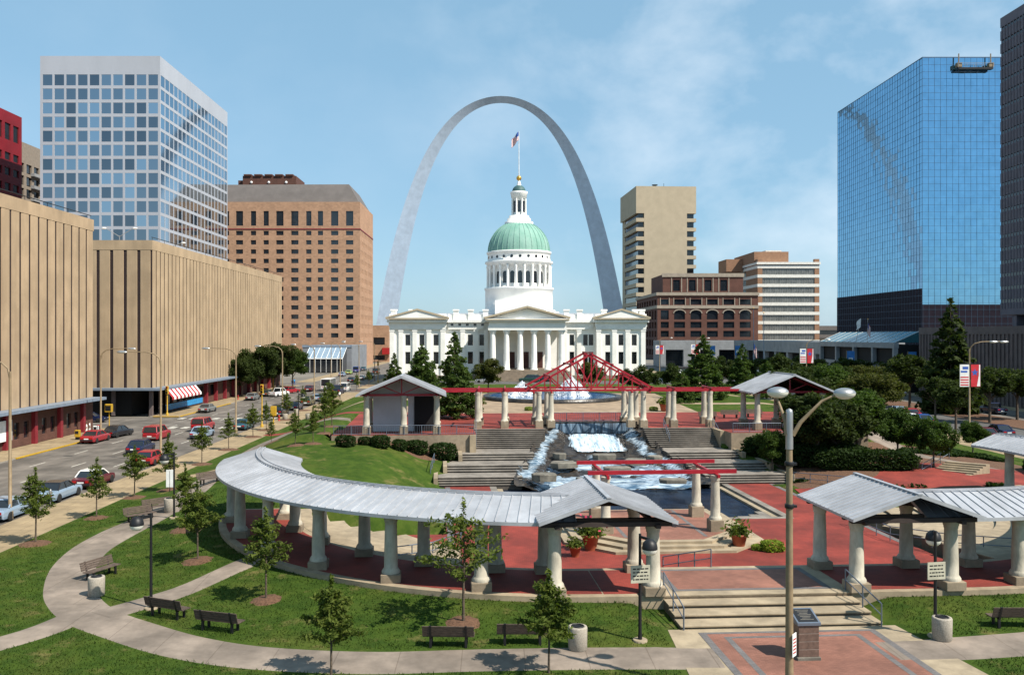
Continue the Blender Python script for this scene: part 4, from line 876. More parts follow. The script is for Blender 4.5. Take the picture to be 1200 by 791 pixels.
# drum and dome
b = MB(); b.lathe([(11.5, 14), (11.5, 17.4), (10.4, 17.4), (10.4, 17.9), (9.7, 18.0), (9.7, 23.6), (9.95, 23.7), (9.95, 24.2), (8.4, 24.2), (8.4, 30.4), (9.2, 30.5), (9.3, 31.0), (9.75, 31.2), (9.75, 31.7), (9.0, 31.8), (9.0, 33.9), (9.3, 34.0), (9.3, 34.5), (8.9, 34.5)], 64); b.box(-7, 7, -11.2, -7, 14, 20.4); b.build('drum_wall', WH, ct)
for k in range(24):
    a = 2 * math.pi * (k + .5) / 24; b = MB(); b.lathe([(.42, 24.2), (.36, 24.6), (.33, 29.6), (.45, 30.0), (.45, 30.45)], 8, (9.05 * math.cos(a), 9.05 * math.sin(a))); b.build('drum_column', WH, ct)
for k in range(24):
    a = 2 * math.pi * k / 24; b = MB(); pr = [(-.62, 0), (.62, 0)] + [(.62 * math.cos(math.pi * q / 8), 2.7 + .62 * math.sin(math.pi * q / 8)) for q in range(9)]
    b.extr(pr, 'y', -8.46, -8.2); b.build('window', M['glassdark'], ct, (0, 0, 25.4), a)
b = MB()
for k in range(24):
    a = 2 * math.pi * k / 24; t_ = MB(); t_.lathe([(.001, 0), (.42, 0)], 10); b.add([((9.03) * math.cos(a) - x * math.sin(a), 9.03 * math.sin(a) + x * math.cos(a), 32.8 + y) for x, y, z in t_.v], t_.f)
b.build('round_window', M['glassdark'], ct)
prof_ = [(8.9 * math.sqrt(max(0, 1 - (q / 9.05) ** 2)), 34.5 + q) for q in [9.05 * math.sin(math.pi / 2 * i / 24) for i in range(25)] if q < 8.25] + [(3.7, 42.7)]
b = MB(); b.lathe(prof_, 64)
for k in range(32):
    a = 2 * math.pi * k / 32; pts = [(r * math.cos(a), r * math.sin(a), z) for r, z in prof_]
    for p, q in zip(pts[::2], pts[2::2]): b.bar(p, q, .22, .22, up=(math.cos(a), math.sin(a), .3))
b.build('dome', M['dome'], ct)
b = MB(); b.lathe([(4.1, 42.3), (4.1, 43.2), (3.4, 43.3), (3.4, 44.2), (2.9, 44.3), (2.9, 45.0), (1.75, 45.1), (1.75, 50.0), (2.2, 50.2), (2.35, 51.2), (2.5, 51.4), (2.5, 51.9), (1.9, 52)], 32); b.build('lantern', WH, ct)
for k in range(8):
    a = 2 * math.pi * (k + .5) / 8; b = MB(); b.lathe([(.26, 45.0), (.22, 49.9)], 8, (2.05 * math.cos(a), 2.05 * math.sin(a))); b.build('lantern_column', WH, ct)
    a = 2 * math.pi * k / 8 - math.pi / 2 + .0001; b = MB(); b.box(-.42, .42, -1.8, -1.7, 46.0, 49.2); b.build('lantern_window', M['glassdark'], ct, None, 2 * math.pi * k / 8)
M['domedark'] = mat('dark_copper', (.06, .14, .14), .6)
b = MB(); b.lathe([(1.95 * math.cos(math.pi / 2 * i / 8), 52 + 1.9 * math.sin(math.pi / 2 * i / 8)) for i in range(9)], 24); b.build('lantern_cap', M['domedark'], ct)
b = MB(); b.lathe([(.7, 53.7), (.45, 54.6), (.3, 55.2)], 12); b.build('finial_base', WH, ct)
b = MB(); b.sphere((0, 0, 55.9), .75, 16); b.build('gold_ball', M['gold'], ct)
b = MB(); b.tube([(0, 0, 56.4), (0, 0, 69.4)], [.13, .07], 8); b.build('flagpole', M['white'], ct)
def flag(label, x, y, z, w_, h_, rz=0, droop=.6):
    t = thing('national_flag', label, 'flag', (x, y, z), rz); n = 10
    for cnm, mm, rows in (('red_stripe', M['red'], range(0, 13, 2)), ('white_stripe', M['white'], range(1, 13, 2)), ('blue_canton', M['blue'], None)):
        b = MB()
        def q(s, r): return (s * w_ * (.5), .25 * math.sin(s * 7) * w_ * .4 + (-.03 if rows is None else 0), -r * h_ - s * w_ * droop + .05 * math.sin(9 * s))
        for i in range(n):
            s0, s1 = i / n, (i + 1) / n
            if rows is None:
                if s1 <= .41:
                    for d in (-.03, .03): b.add([(x_, y_ + d + .03, z_) for x_, y_, z_ in (q(s0, 7 / 13), q(s1, 7 / 13), q(s1, 0), q(s0, 0))], [(0, 1, 2, 3)])
            else:
                for r in rows: b.add([q(s0, (r + 1) / 13), q(s1, (r + 1) / 13), q(s1, r / 13), q(s0, r / 13)], [(0, 1, 2, 3)])
        b.build(cnm, mm, t)
flag('red and white striped flag hanging at the top of the courthouse dome pole', 7.3, 251.95, 71.0, 4.0, 2.4, math.pi * .98)
# ================================================================ pergolas and plaza pieces
def colmesh(h, r0=.33, r1=.285, nm='column'):
    b = MB(); b.lathe([(r0 + .1, .0), (r0 + .1, .1), (r0 + .05, .18), (r0, .24), (r0 - .005, .9), (r1, h - .42), (r1, h - .34), (r1 + .035, h - .3), (r1 + .02, h - .26), (r1 + .06, h - .16), (r1 + .06, h)], 24); return b.mesh(nm, M['column'])
def blkmesh(s, h):
    b = MB(); b.bbox(-s / 2, s / 2, -s / 2, s / 2, 0, h, .025); return b.mesh('plinth', M['concblock'])
CM = colmesh(2.72); BM = blkmesh(.95, .4); CMT = colmesh(3.0, .3, .25); BMT = blkmesh(.78, .75)
def column(par, u, v, z, cm=CM, bm=BM, bh=.4):
    x, y = W2(u, v); c = link('column', cm, par, Vector((x, y, z + bh)) - par.location, TH); link('plinth', bm, c, (0, 0, -bh)); return c
def gable(b, sb, db, u0, u1, v0, v1, ze, zr, th=.12, seam=.42, w2=W2, m=0):
    """standing-seam gable roof: ridge along v"""
    uc_ = (u0 + u1) / 2
    def pt(u, v, dz=0): t = abs(u - uc_) / ((u1 - u0) / 2); return (*w2(u, v), zr + (ze - zr) * t + dz)
    for a in (u0, u1):
        top = [pt(a, v0), pt(uc_, v0), pt(uc_, v1), pt(a, v1)]; bot = [pt(a, v0, -th), pt(uc_, v0, -th), pt(uc_, v1, -th), pt(a, v1, -th)]
        b.add(top + bot, [(0, 1, 2, 3) if a < uc_ else (3, 2, 1, 0), (0, 4, 5, 1), (2, 6, 7, 3), (3, 7, 4, 0)])
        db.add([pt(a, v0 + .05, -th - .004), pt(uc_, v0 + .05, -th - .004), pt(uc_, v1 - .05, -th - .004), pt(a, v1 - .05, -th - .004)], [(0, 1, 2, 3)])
        v = v0 + .02
        while v <= v1: b.bar(pt(a, v, .02), pt(uc_, v, .02), .035, .06); v += seam
    b.bar(pt(uc_, v0 - .02, .03), pt(uc_, v1 + .02, .03), .2, .06)
def pergola(sg, label):
    cx = CX[sg]; phs = [15.2 + 12.45 * k for k in range(6)] if sg < 0 else [8.2 + 12.45 * k for k in range(8)]
    t = thing('curved_pergola', label, 'pergola', (*W2(sg * 13, 5), .6), 0, 'curved colonnade pergolas')
    o = t.location
    def rel(b): b.xf(lambda x, y, z: (x - o.x, y - o.y, z - o.z)); return b
    for u in (4.75, 9.25):
        for v in (0.05, 3.95): column(t, sg * u, v, .604 + .004)
    for ph in phs:
        a = R(ph)
        for r in (21.0, 17.75): column(t, sg * (cx + r * math.sin(a)), 21.5 - r * math.cos(a), .6)
    rb = MB(); db = MB(); ru = (sg * 3.95, sg * 10.1); gable(rb, None, db, min(ru), max(ru), -1.3, 4.9, 4.12, 5.18)
    # curved part
    a0, a1, n = (3.5, 88, 75) if sg < 0 else (-5.5, 104, 96); RS = [(21.95, 3.95), (19.35, 4.75), (16.75, 3.95)]
    def pt(a, k, dz=0, ex=0): r, z = RS[k]; return (*W2(sg * (cx + (r + ex) * math.sin(R(a))), 21.5 - (r + ex) * math.cos(R(a))), z + dz)
    cb = MB()
    for k in range(2):
        vs = []; 
        for i in range(n + 1): a = a0 + (a1 - a0) * i / n; vs += [pt(a, k), pt(a, k + 1), pt(a, k, -.12), pt(a, k + 1, -.12)]
        fs = []
        for i in range(n):
            q = 4 * i; fs += [(q, q + 4, q + 5, q + 1)]
            fs += [(q, q + 2, q + 6, q + 4)] if k == 0 else [(q + 1, q + 5, q + 7, q + 3)]
        fs += [(0, 1, 3, 2), (4 * n, 4 * n + 1, 4 * n + 3, 4 * n + 2)]
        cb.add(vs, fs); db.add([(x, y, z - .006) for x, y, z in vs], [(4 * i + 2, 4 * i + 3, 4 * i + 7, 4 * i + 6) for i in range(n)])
        ns = 62 if sg < 0 else 80
        for i in range(ns + 1): a = a0 + (a1 - a0) * i / ns; cb.bar(pt(a, k, .02), pt(a, k + 1, .02), .035, .06)
    for i in range(n):
        a = a0 + (a1 - a0) * i / n; c = a0 + (a1 - a0) * (i + 1) / n
        for ex in (-.16, .16): cb.bar(pt(a, 1, .03, ex), pt(c, 1, .03, ex), .05, .06)
        for k in (0, 2): cb.bar(pt(a, k, -.08, .0), pt(c, k, -.08, .0), .06, .16)
    rel(rb).build('gable_roof', M['roofmetal'], t); rel(cb).build('curved_roof', M['roofmetal'], t)
    # beams under the roof
    bb = MB()
    for v in (-.75, .05, 3.95): bb.bar((*W2(sg * 4.1, v), 3.95), (*W2(sg * 9.95, v), 3.95), .22, .2)
    for u in (4.75, 9.25): bb.bar((*W2(sg * u, -1.0), 3.86), (*W2(sg * u, 4.6), 3.86), .22, .16)
    for r in (21.0, 17.75):
        for i in range(36): a = R(8 + 76 * i / 36) if sg < 0 else R(1 + 101 * i / 36); c = R(8 + 76 * (i + 1) / 36) if sg < 0 else R(1 + 101 * (i + 1) / 36); bb.bar((*W2(sg * (cx + r * math.sin(a)), 21.5 - r * math.cos(a)), 3.86), (*W2(sg * (cx + r * math.sin(c)), 21.5 - r * math.cos(c)), 3.86), .2, .2)
    for ph in phs:
        a = R(ph); bb.bar((*W2(sg * (cx + 21.7 * math.sin(a)), 21.5 - 21.7 * math.cos(a)), 3.8), (*W2(sg * (cx + 17.0 * math.sin(a)), 21.5 - 17.0 * math.cos(a)), 3.8), .2, .16)
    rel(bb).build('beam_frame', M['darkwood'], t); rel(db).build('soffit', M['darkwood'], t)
pergola(-1, 'curved zinc-roofed colonnade whose far end reaches the street lawn, beside the young trees')
pergola(1, 'curved zinc-roofed colonnade beside the avenue')
M['pavwall'] = mat('pale_grey_wall', (.62, .63, .66), .8, scale=.6, var=.1)
# ---- upper pavilions
def pavilion(label, uc_, v0, wall):
    t = thing('gable_pavilion', label, 'pavilion', (*W2(uc_, v0), UPZ), 0, 'gabled pavilions on the upper plaza'); o = t.location
    rel = lambda b: b.xf(lambda x, y, z: (x - o.x, y - o.y, z - o.z))
    for u in (-2.9 - .4, .2, 3.7 - .4):
        for v in ((0.6, 4.6) if not wall else (.6,)) : column(t, uc_ + u, v0 + v, UPZ, CMT, BMT, .75 - .1)
    if wall:
        for u in (-3.3, 3.3): column(t, uc_ + u, v0 + 4.6, UPZ, CMT, BMT, .65)
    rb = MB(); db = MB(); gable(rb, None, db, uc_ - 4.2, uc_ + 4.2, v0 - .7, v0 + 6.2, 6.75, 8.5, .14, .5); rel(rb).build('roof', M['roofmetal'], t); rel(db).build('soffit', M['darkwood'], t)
    f = MB()
    for v in (.6, 4.6):
        f.bar((*W2(uc_ - 3.9, v0 + v), 6.72), (*W2(uc_ + 3.9, v0 + v), 6.72), .16, .2); f.bar((*W2(uc_, v0 + v), 6.7), (*W2(uc_, v0 + v), 8.3), .12); f.bar((*W2(uc_ - 3.4, v0 + v), 6.85), (*W2(uc_, v0 + v), 8.25), .12); f.bar((*W2(uc_ + 3.4, v0 + v), 6.85), (*W2(uc_, v0 + v), 8.25), .12)
        for s in (-1, 1): f.bar((*W2(uc_, v0 + v), 6.8), (*W2(uc_ + s * 1.8, v0 + v), 7.55), .1)
    for u in (-3.3, 3.3): f.bar((*W2(uc_ + u, v0 + .1), 6.72), (*W2(uc_ + u, v0 + 5.2), 6.72), .16, .2)
    rel(f).build('red_truss', M['redsteel'], t)
    if wall:
        b = MB(); uvbox(b, uc_ - 2.9, uc_ + .35, v0 + 3.4, v0 + 3.6, 3.0, 6.6); uvbox(b, uc_ + .5, uc_ + 3.1, v0 + 3.4, v0 + 3.6, 3.0, 6.6); b.add([(*W2(uc_ + q, v0 + d_), z_) for d_ in (3.61, 3.8) for q, z_ in ((-3.3, 6.2), (3.3, 6.2), (3.3, 6.9), (0, 8.25), (-3.3, 6.9))], [(0, 1, 2, 3, 4), (9, 8, 7, 6, 5)]); rel(b).build('back_wall', M['pavwall'], t)
        b = MB(); uvbox(b, uc_ + 1.1, uc_ + 3.1, v0 + 3.3, v0 + 3.39, 3.0, 6.4); rel(b).build('dark_doorway', M['void'], t)
pavilion('gabled pavilion with a pale back wall beside the grass bank', -18.0, 43.2, True)
pavilion('open gabled pavilion half hidden behind the dark avenue trees', 20.3, 45.2, False)
# low rail walls on platforms
def railing(label, pts, h=.95, bars=True, grp=None, mids=1, mt='rail', sp=1.6, r=.025):
    pts = [Vector(p) for p in pts]; t = thing('handrail' if not bars else 'railing', label, 'railing', pts[0], 0, grp); o = pts[0]; pts = [p - o for p in pts]; Zh = Vector((0, 0, h))
    b = MB()
    for p, q in zip(pts, pts[1:]):
        b.tube([p + Zh, q + Zh], r * 1.2, 6)
        for m_ in range(mids): k = (m_ + 1) / (mids + 1) if not bars else .12; b.tube([p + Zh * k, q + Zh * k], r, 6)
        if bars:
            n = max(2, int((q - p).length / .22))
            for i in range(1, n): s = p.lerp(q, i / n); b.tube([s + Zh * .12, s + Zh], r * .45, 4)
    b.build('rail', M[mt], t)
    for p, q in zip(pts, pts[1:]):
        n = max(1, round((q - p).length / sp))
        for i in range(n + (1 if q == pts[-1] else 0)): s = p.lerp(q, i / n); c = MB(); c.tube([s, s + Zh], r * 1.3, 6); c.build('post', M[mt], t)
    return t
def W3(u, v, z): return (*W2(u, v), z)
railing('thin metal railing along the front of the pale-walled pavilion terrace', [W3(-24.3, 43.35, 2.995), W3(-11.2, 43.35, 2.995)], .9)
railing('thin metal railing along the front of the pavilion by the dark trees', [W3(13.7, 43.35, 2.995), W3(26.8, 43.35, 2.995)], .9)
railing('sloping handrail down the terrace steps beside the pavilion by the trees', [W3(13.3, 48.3, 3), W3(13.5, 45.6, 1.35)], .95, False)
railing('sloping handrail down the terrace steps beside the pale-walled pavilion', [W3(-10.8, 48.3, 3), W3(-10.9, 45.6, 1.35)], .95, False)
railing('short handrail on the middle of the upper terrace steps near the trees', [W3(8.3, 48.6, 3), W3(8.3, 46.2, 1.6)], .9, False)
railing('low handrail at the bottom of the grass bank beside terrace steps', [W3(-14.9, 39.5, .86), W3(-15.2, 36, .3)], .9, False)
railing('barred railing around the overlook above the waterfall', [W3(uc - 4.2, 56.5, 3), W3(uc - 4.2, 52.7, 3.28), W3(uc + 4.6, 52.7, 3.28), W3(uc + 4.6, 56.5, 3)], .9)
railing('handrail pair down the front steps beside the gable with the globe lamp', [W3(-4.25, .1, .6), W3(-4.25, -3.2, .02)], .95, False, 'handrails on the front steps', sp=1.7)
railing('handrail pair down the front steps beside the avenue gable', [W3(4.25, .1, .6), W3(4.25, -3.2, .02)], .95, False, 'handrails on the front steps', sp=1.7)
railing('handrail on the inner steps from the landing down to the red floor', [W3(-.7, 4.4, .6), W3(-2.6, 6.6, -.3)], .9, False, sp=.9)
railing('long handrail between curved seats and red floor on the grass side', [W3(-12.9, 17.5, -.3), W3(-13.2, 13, -.3), W3(-14.8, 8.9, .1), W3(-17, 7.0, .3)], .9, False)
railing('long handrail between curved seats and red floor on the avenue side', [W3(12.9, 17.5, -.3), W3(13.2, 13, -.3), W3(14.8, 8.9, .1), W3(17, 7.0, .3)], .9, False)
railing('upright rail at the foot of the hedge by the lower terrace', [W3(15.6, 33.5, -.2), W3(20, 27, .2)], .9, False)
# ---- red trellises
def trellis(label, us, v0, grp):
    u0, u1 = us[0], us[-1]; t = thing('trellis_walk', label, 'trellis', W3(us[0], v0, UPZ), 0, grp); o = t.location; rel = lambda b: b.xf(lambda x, y, z: (x - o.x, y - o.y, z - o.z))
    for i, u in enumerate(us[1:-1]):
        for dv in (0, 3.2): column(t, u + .35 * (dv > 0), v0 + dv, UPZ, CMT, BMT, .65)
    f = MB()
    for dv in (-.2, .2, 3.0, 3.4): f.bar((*W2(u0, v0 + dv), 6.75), (*W2(u1, v0 + dv), 6.75), .1, .22)
    u = u0 + .1
    for u in us[1:-1]: f.bar((*W2(u, v0 - .7), 6.95), (*W2(u + .35, v0 + 3.9), 6.95), .12, .18)
    rel(f).build('red_beam', M['redsteel'], t)
trellis('red steel trellis on cream columns beside the pale-walled pavilion', [-14.2, -10.6, -7.9, -4.9], 48.9, 'red trellises on cream columns')
trellis('red steel trellis on cream columns beside the tree-shaded pavilion', [6.9, 9.4, 13.2, 16.6], 48.9, 'red trellises on cream columns')
def gate():
    t = thing('truss_gateway', 'red steel gable truss gateway on clustered cream columns above the waterfall', 'gateway', W3(1.0, 49, UPZ)); o = t.location; rel = lambda b: b.xf(lambda x, y, z: (x - o.x, y - o.y, z - o.z)); uc_ = .95
    for s in (-1, 1):
        for du, dv in ((5.35, 0), (4.1, 0.2), (5.35, 3.4), (4.1, 3.6), (4.7, 5.6)): column(t, uc_ + s * du, 48.95 + dv, UPZ, CMT, BMT, .65)
    for dv in (0, 4.6):
        f = MB(); v = 48.95 + dv; p = lambda u, z: (*W2(uc_ + u, v), z); zt = lambda u: 10.45 - (abs(u) / 6.3) * 3.45
        f.bar(p(-6.3, 6.98), p(0, 10.45), .17, .2); f.bar(p(6.3, 6.98), p(0, 10.45), .17, .2); f.bar(p(-6.1, 6.78), p(6.1, 6.78), .17, .2)
        for u in (-4.2, -2.8, -1.4, 0, 1.4, 2.8, 4.2): f.bar(p(u, 6.8), p(u, zt(u)), .12)
        for s in (-1, 1):
            for a, c in ((0, 1.4), (1.4, 2.8), (2.8, 4.2)): f.bar(p(s * a, 6.85), p(s * c, zt(c)), .12)
        rel(f).build('red_truss', M['redsteel'], t)
    f = MB()
    for u, z in ((-6.2, 7.1), (-4.2, 8.2), (-2.1, 9.4), (0, 10.55), (2.1, 9.4), (4.2, 8.2), (6.2, 7.1), (-5.9, 6.6), (5.9, 6.6), (-4.1, 6.6), (4.1, 6.6)): f.bar((*W2(uc_ + u, 48.3), z), (*W2(uc_ + u, 54.3), z), .13, .15)
    rel(f).build('red_purlin', M['redsteel'], t)
gate()
def stage_trellis():
    t = thing('stage_trellis', 'open red beam frame on four cream columns over the stage', 'trellis', W3(-.8, 16.5, .15)); o = t.location; rel = lambda b: b.xf(lambda x, y, z: (x - o.x, y - o.y, z - o.z))
    cm = colmesh(2.75, .3, .25); bm = blkmesh(.85, .72)
    for u, v in ((-4.2, 14.3), (2.75, 14.5), (-4.0, 18.7), (2.85, 18.9)): column(t, u, v, .15, cm, bm, .72)
    for v in (14.4, 18.8):
        f = MB(); f.bar((*W2(-5.3, v), 3.84), (*W2(4.1, v + .15), 3.84), .16, .24); rel(f).build('red_beam', M['redsteel'], t)
    for u in (-4.1, 2.8):
        f = MB(); f.bar((*W2(u, 13.9), 3.62), (*W2(u, 19.3), 3.62), .16, .2); rel(f).build('red_beam', M['redsteel'], t)
stage_trellis()
# ---- slabs of stone in the cascade
def stone(label, px, py, z, w_, d_, h_, rz):
    x, y = P(px, py, z); b = MB(); n = 9; r = random.Random(px); poly = []
    for i in range(n): a = 2 * math.pi * i / n; k = 1 / max(abs(math.cos(a)), abs(math.sin(a))) ** .7; q = .8 + .25 * r.random(); poly.append((w_ / 2 * math.cos(a) * k * q, d_ / 2 * math.sin(a) * k * q))
    vs = [(a * .94, c * .94, -h_) for a, c in poly] + [(a, c, -.06) for a, c in poly] + [(a * .95, c * .95, .02 * r.random()) for a, c in poly]; fs = [tuple(range(2 * n, 3 * n))]
    for k in range(2): fs += [(k * n + i, k * n + (i + 1) % n, k * n + n + (i + 1) % n, k * n + n + i) for i in range(n)]
    b.add(vs, fs); tag(b.build('stone_slab', M['rock'], None, (x, y, z + .15), rz), label, 'stone', 'stone slabs in the cascade')
for a in (('thick grey stone slab standing in the stream on the grass-bank side', 638, 557, .62, 2.1, 1.5, .6, .1), ('flat grey stone slab behind the red stage frame', 788, 563, .38, 2.3, 1.2, .35, 0), ('flat wide stone directly below the white chute', 708, 534, .95, 2.6, 1.3, .5, .1), ('broad layered stone on the cascade nearest the grass bank side', 660, 543, .85, 2.6, 1.6, .5, .2), ('layered stone on the cascade beside the chute, avenue side', 745, 540, .85, 2.2, 1.5, .5, -.1), ('grey stone at the cascade edge under the stream, avenue side', 768, 536, 1.0, 1.5, 1.2, .5, .3), ('upper stone at the cascade edge beside the first stream', 655, 533, 1.05, 1.4, 1.1, .5, -.2), ('small flat stone hidden behind the gable ridge in the lower flow', 686, 562, .4, 1.6, 1.0, .5, 0), ('low stone in the middle of the lower cascade', 722, 549, .7, 2.6, 1.2, .5, .1)): stone(*a)
npr = np.random.default_rng(11)
def leafmesh(name, pts, size, m, up=.35, asp=1.6, droop=0.):
    pts = np.asarray(pts, float); n = len(pts); d = npr.normal(size=(n, 3)); d[:, 2] = d[:, 2] * .6 - droop; d /= np.linalg.norm(d, axis=1)[:, None]
    nn = npr.normal(size=(n, 3)) * .75; nn[:, 2] += up * 2; a = np.cross(d, nn); a /= np.linalg.norm(a, axis=1)[:, None] + 1e-9
    s = (size * (.6 + .8 * npr.random(n)))[:, None]; d = d * s * asp * .5; a = a * s * .5
    v = np.stack([pts - d, pts + a * .9 - d * .1, pts + d, pts - a * .9 - d * .1], 1).reshape(-1, 3)
    me = bpy.data.meshes.new(name); me.vertices.add(4 * n); me.vertices.foreach_set('co', v.ravel()); me.loops.add(4 * n); me.loops.foreach_set('vertex_index', np.arange(4 * n)); me.polygons.add(n); me.polygons.foreach_set('loop_start', np.arange(0, 4 * n, 4)); me.polygons.foreach_set('loop_total', np.full(n, 4)); me.materials.append(m); me.update(); me.validate(); return me
# ---- fountain jets
M['spray'] = mat('white_fountain_spray', (.86, .9, .94), .5, scale=2.5, var=.15, stretch=(1.5, 1.5, .5), bump=1, bscale=4)
def jet(label, px, wpx, toppx, seeds):
    cx = (px - PX0) * FY / FPX; wd = wpx * FY / FPX; t = thing('fountain_jet', label, 'fountain jet', (cx, FY - .5, 3.36), 0, 'white jets of the round fountain'); r = random.Random(seeds)
    H_ = (CAMH - (toppx - PY0) * FY / FPX - 3.36) * 1.0
    for k in range(17):
        b = MB(); f = (k - 8) / 8; h = H_ * (1 - .7 * abs(f)) * (.78 + .3 * r.random()) if k != 8 else H_ * 1.08; c = (f * wd * .42, (r.random() - .5) * wd * .6)
        b.lathe([(wd * .13, 0), (wd * .1, .15 * h), (wd * .07, .4 * h), (wd * .045, .7 * h), (wd * .02, .9 * h), (.01, h)], 12); nb = []
        b.v = [(x + c[0] * (1 - .2 * z / h) + .12 * (vn(x * 5 + k, z * 3) - .5), y + c[1] + .15 * (vn(y * 5 + 9, z * 3) - .5), z + .35 * (vn(x * 6 + k, y * 6) - .5) * (z > .1)) for x, y, z in b.v]; b.build('spray_plume', M['spray'], t) if k % 2 == 0 else None
    q = np.random.default_rng(seeds); pts = []
    while len(pts) < 5200:
        f = q.random() * 2 - 1; hh = H_ * 1.06 * (1 - .72 * abs(f)); zz = hh * q.random() ** 1.3; rr = (1 - zz / (hh + .01)) * .16 * wd + .05; pts.append((f * wd * .44 + q.normal() * rr * .6, q.normal() * (rr + .1 * wd * (1 - zz / H_)), zz))
    struct(link('spray', leafmesh('spray', pts, .11, M['spray'], .2, 1.8, -.8), t), 'stuff')
jet('white fountain jet with a thin peak, closer to the pale-walled pavilion', 612, 34, 447, 3); jet('broader white fountain jet framed by the red truss gateway', 669, 40, 441, 5)
# ---- monument
mx_, my_ = P(946, 772, .03); t = thing('plaque_pedestal', 'stone pedestal with a sloping dark plaque on the pink brick entrance', 'monument', (mx_, my_ + .3, .026), TH)
M['granite'] = mat('brown_granite', (.17, .11, .085), .5, scale=6, var=.3)
b = MB(); b.bbox(-.46, .46, -.46, .46, 0, .12, .02); b.build('base', M['rock'], t)
for k in range(4): b = MB(); b.bbox(-.4, .4, -.4, .4, .12 + .3 * k, .12 + .3 * (k + 1) - .012, .012); b.build('granite_course', M['granite'], t)
b = MB(); b.extr([(-.45, 1.32), (.45, 1.32), (.45, 1.72), (-.45, 1.42)], 'x', -.45, .45); b.build('cap', M['rail'], t)
b = MB(); sl = .3 / .9; b.add([(-.38, -.38, 1.42 + .07 * sl + .006), (.38, -.38, 1.42 + .07 * sl + .006), (.38, .38, 1.42 + .83 * sl + .006), (-.38, .38, 1.42 + .83 * sl + .006)], [(0, 1, 2, 3)]); b.build('plaque', M['black'], t)
b = MB()
for k in range(7): y = .28 - k * .09; w_ = .26 - .05 * (k % 3); zz = 1.42 + (y + .45) * sl + .009; b.add([(-w_, y, zz), (w_, y, zz), (w_, y + .03, zz + .03 * sl), (-w_, y + .03, zz + .03 * sl)], [(0, 1, 2, 3)])
b.build('plaque_lettering', M['rock'], t)
# ---- twin-headed lamp
def ellhead(b, bl, c, L_=.42, W_=.3, H_=.2, rz=0):
    t_ = MB(); t_.sphere((0, 0, 0), 1, 20); vs = []
    for x, y, z in t_.v: vs.append((x * L_, y * W_, (z * H_ * 1.0 if z > 0 else z * H_ * 1.25)))
    ca, sa = math.cos(rz), math.sin(rz); tr = lambda p: (c[0] + p[0] * ca - p[1] * sa, c[1] + p[0] * sa + p[1] * ca, c[2] + p[2])
    up = [f for f in t_.f if sum(vs[i][2] for i in f) / len(f) > -.01]; dn = [f for f in t_.f if f not in up]
    b.add([tr(p) for p in vs], up, 0, True); bl.add([tr(p) for p in vs], dn, 0, True)
LX, LY = (925 - PX0) * 29 / FPX, 29; t = thing('street_lamp', 'tall tan twin-headed street lamp standing over the brick entrance', 'street lamp', (LX, LY, 0))
b = MB(); b.lathe([(.28, 0), (.26, .1), (.145, .3), (.13, 1.5), (.1, 8.7)], 16); b.build('pole', M['pole'], t)
b = MB(); b.lathe([(.12, 8.55), (.115, 9.75), (.1, 9.85), (.001, 9.9)], 16); b.build('collar', M['galv'], t)
for nm_, h in (('strap', 6.6), ('strap', 8.0)): b = MB(); b.lathe([(.14, h), (.15, h + .02), (.15, h + .12), (.14, h + .14)], 16); b.box(.1, .24, -.05, .05, h + .02, h + .1); b.build(nm_, M['black'], t)
for dx, dy, rz in ((-.42, .35, 0), (1.45, -.2, 0)):
    b = MB(); b.tube([(dx * .02 + .08 * (1 if dx > 0 else -1), 0, 9.0), (dx * .25, dy * .2, 9.45), (dx * .7, dy * .8, 10.15), (dx, dy, 10.36)], [.08, .07, .045, .035], 8); a = b.build('arm', M['pole'], t)
    h1, h2 = MB(), MB(); ellhead(h1, h2, (dx + (.3 if dx > 0 else .15), dy, 10.42), .36, .28, .17); h = h1.build('lamp_head', M['galv'], a); h2.build('lamp_lens', M['lens'], h)
b = MB(); b.box(.17, .19, -.2, .12, 1.75, 2.5); s_ = b.build('notice_plate', M['white'], t, rz=R(-40)); b = MB(); [b.box(.191, .195, -.16, .08, 1.85 + .11 * k, 1.9 + .11 * k) for k in range(5)]; b.build('red_lettering', M['red'], s_)
# ---- kerb street lamps
def street_lamp(label, x, y, side, h=10.6, double=False, z=0):
    t = thing('street_lamp', label, 'street lamp', (x, y, z), 0, 'tall curved-arm street lamps')
    b = MB(); b.lathe([(.2, 0), (.2, .5), (.12, .6), (.08, h - .7)], 10); b.build('pole', M['pole'], t)
    for dl in ((3.4,) if not double else (2.4, 3.6)):
        b = MB(); pts = [(0, 0, h - 1.2), (side * .15, 0, h - .5), (side * .6, 0, h - .1), (side * 1.4, 0, h + .1), (side * dl, 0, h + .15)]; b.tube(pts, [.08, .07, .06, .05, .04], 8); a = b.build('arm', M['pole'], t)
        h1, h2 = MB(), MB(); ellhead(h1, h2, (side * (dl + .4), 0, h + .12), .55, .22, .13); hd = h1.build('lamp_head', M['galv'], a); h2.build('lamp_lens', M['lens'], hd)
    return t
for i, (x, y, lb) in enumerate([(-32.5, 58.9, 'curved-arm street lamp on the kerb beside the first pale blue parked car'), (-32.5, 85.6, 'curved-arm street lamp on the kerb behind the parked red car'), (-32.5, 110.6, 'curved-arm street lamp on the kerb beside the teal car'), (-32.5, 135, 'curved-arm street lamp on the kerb next to the yellow signal post row'), (-32.5, 159, 'curved-arm street lamp on the kerb before the white minibus'), (-32.5, 186, 'curved-arm street lamp on the kerb beyond the white minibus'), (-32.5, 212, 'curved-arm street lamp on the kerb near the courthouse corner'), (-32.5, 240, 'farthest curved-arm street lamp on the plaza kerb'), (-48.4, 108, 'curved-arm street lamp across the road at the corner of the first tan block'), (-48.5, 262, 'curved-arm street lamp in front of the low blue-grey annex')]):
    street_lamp(lb, x, y, -1 if x > -40 else 1)
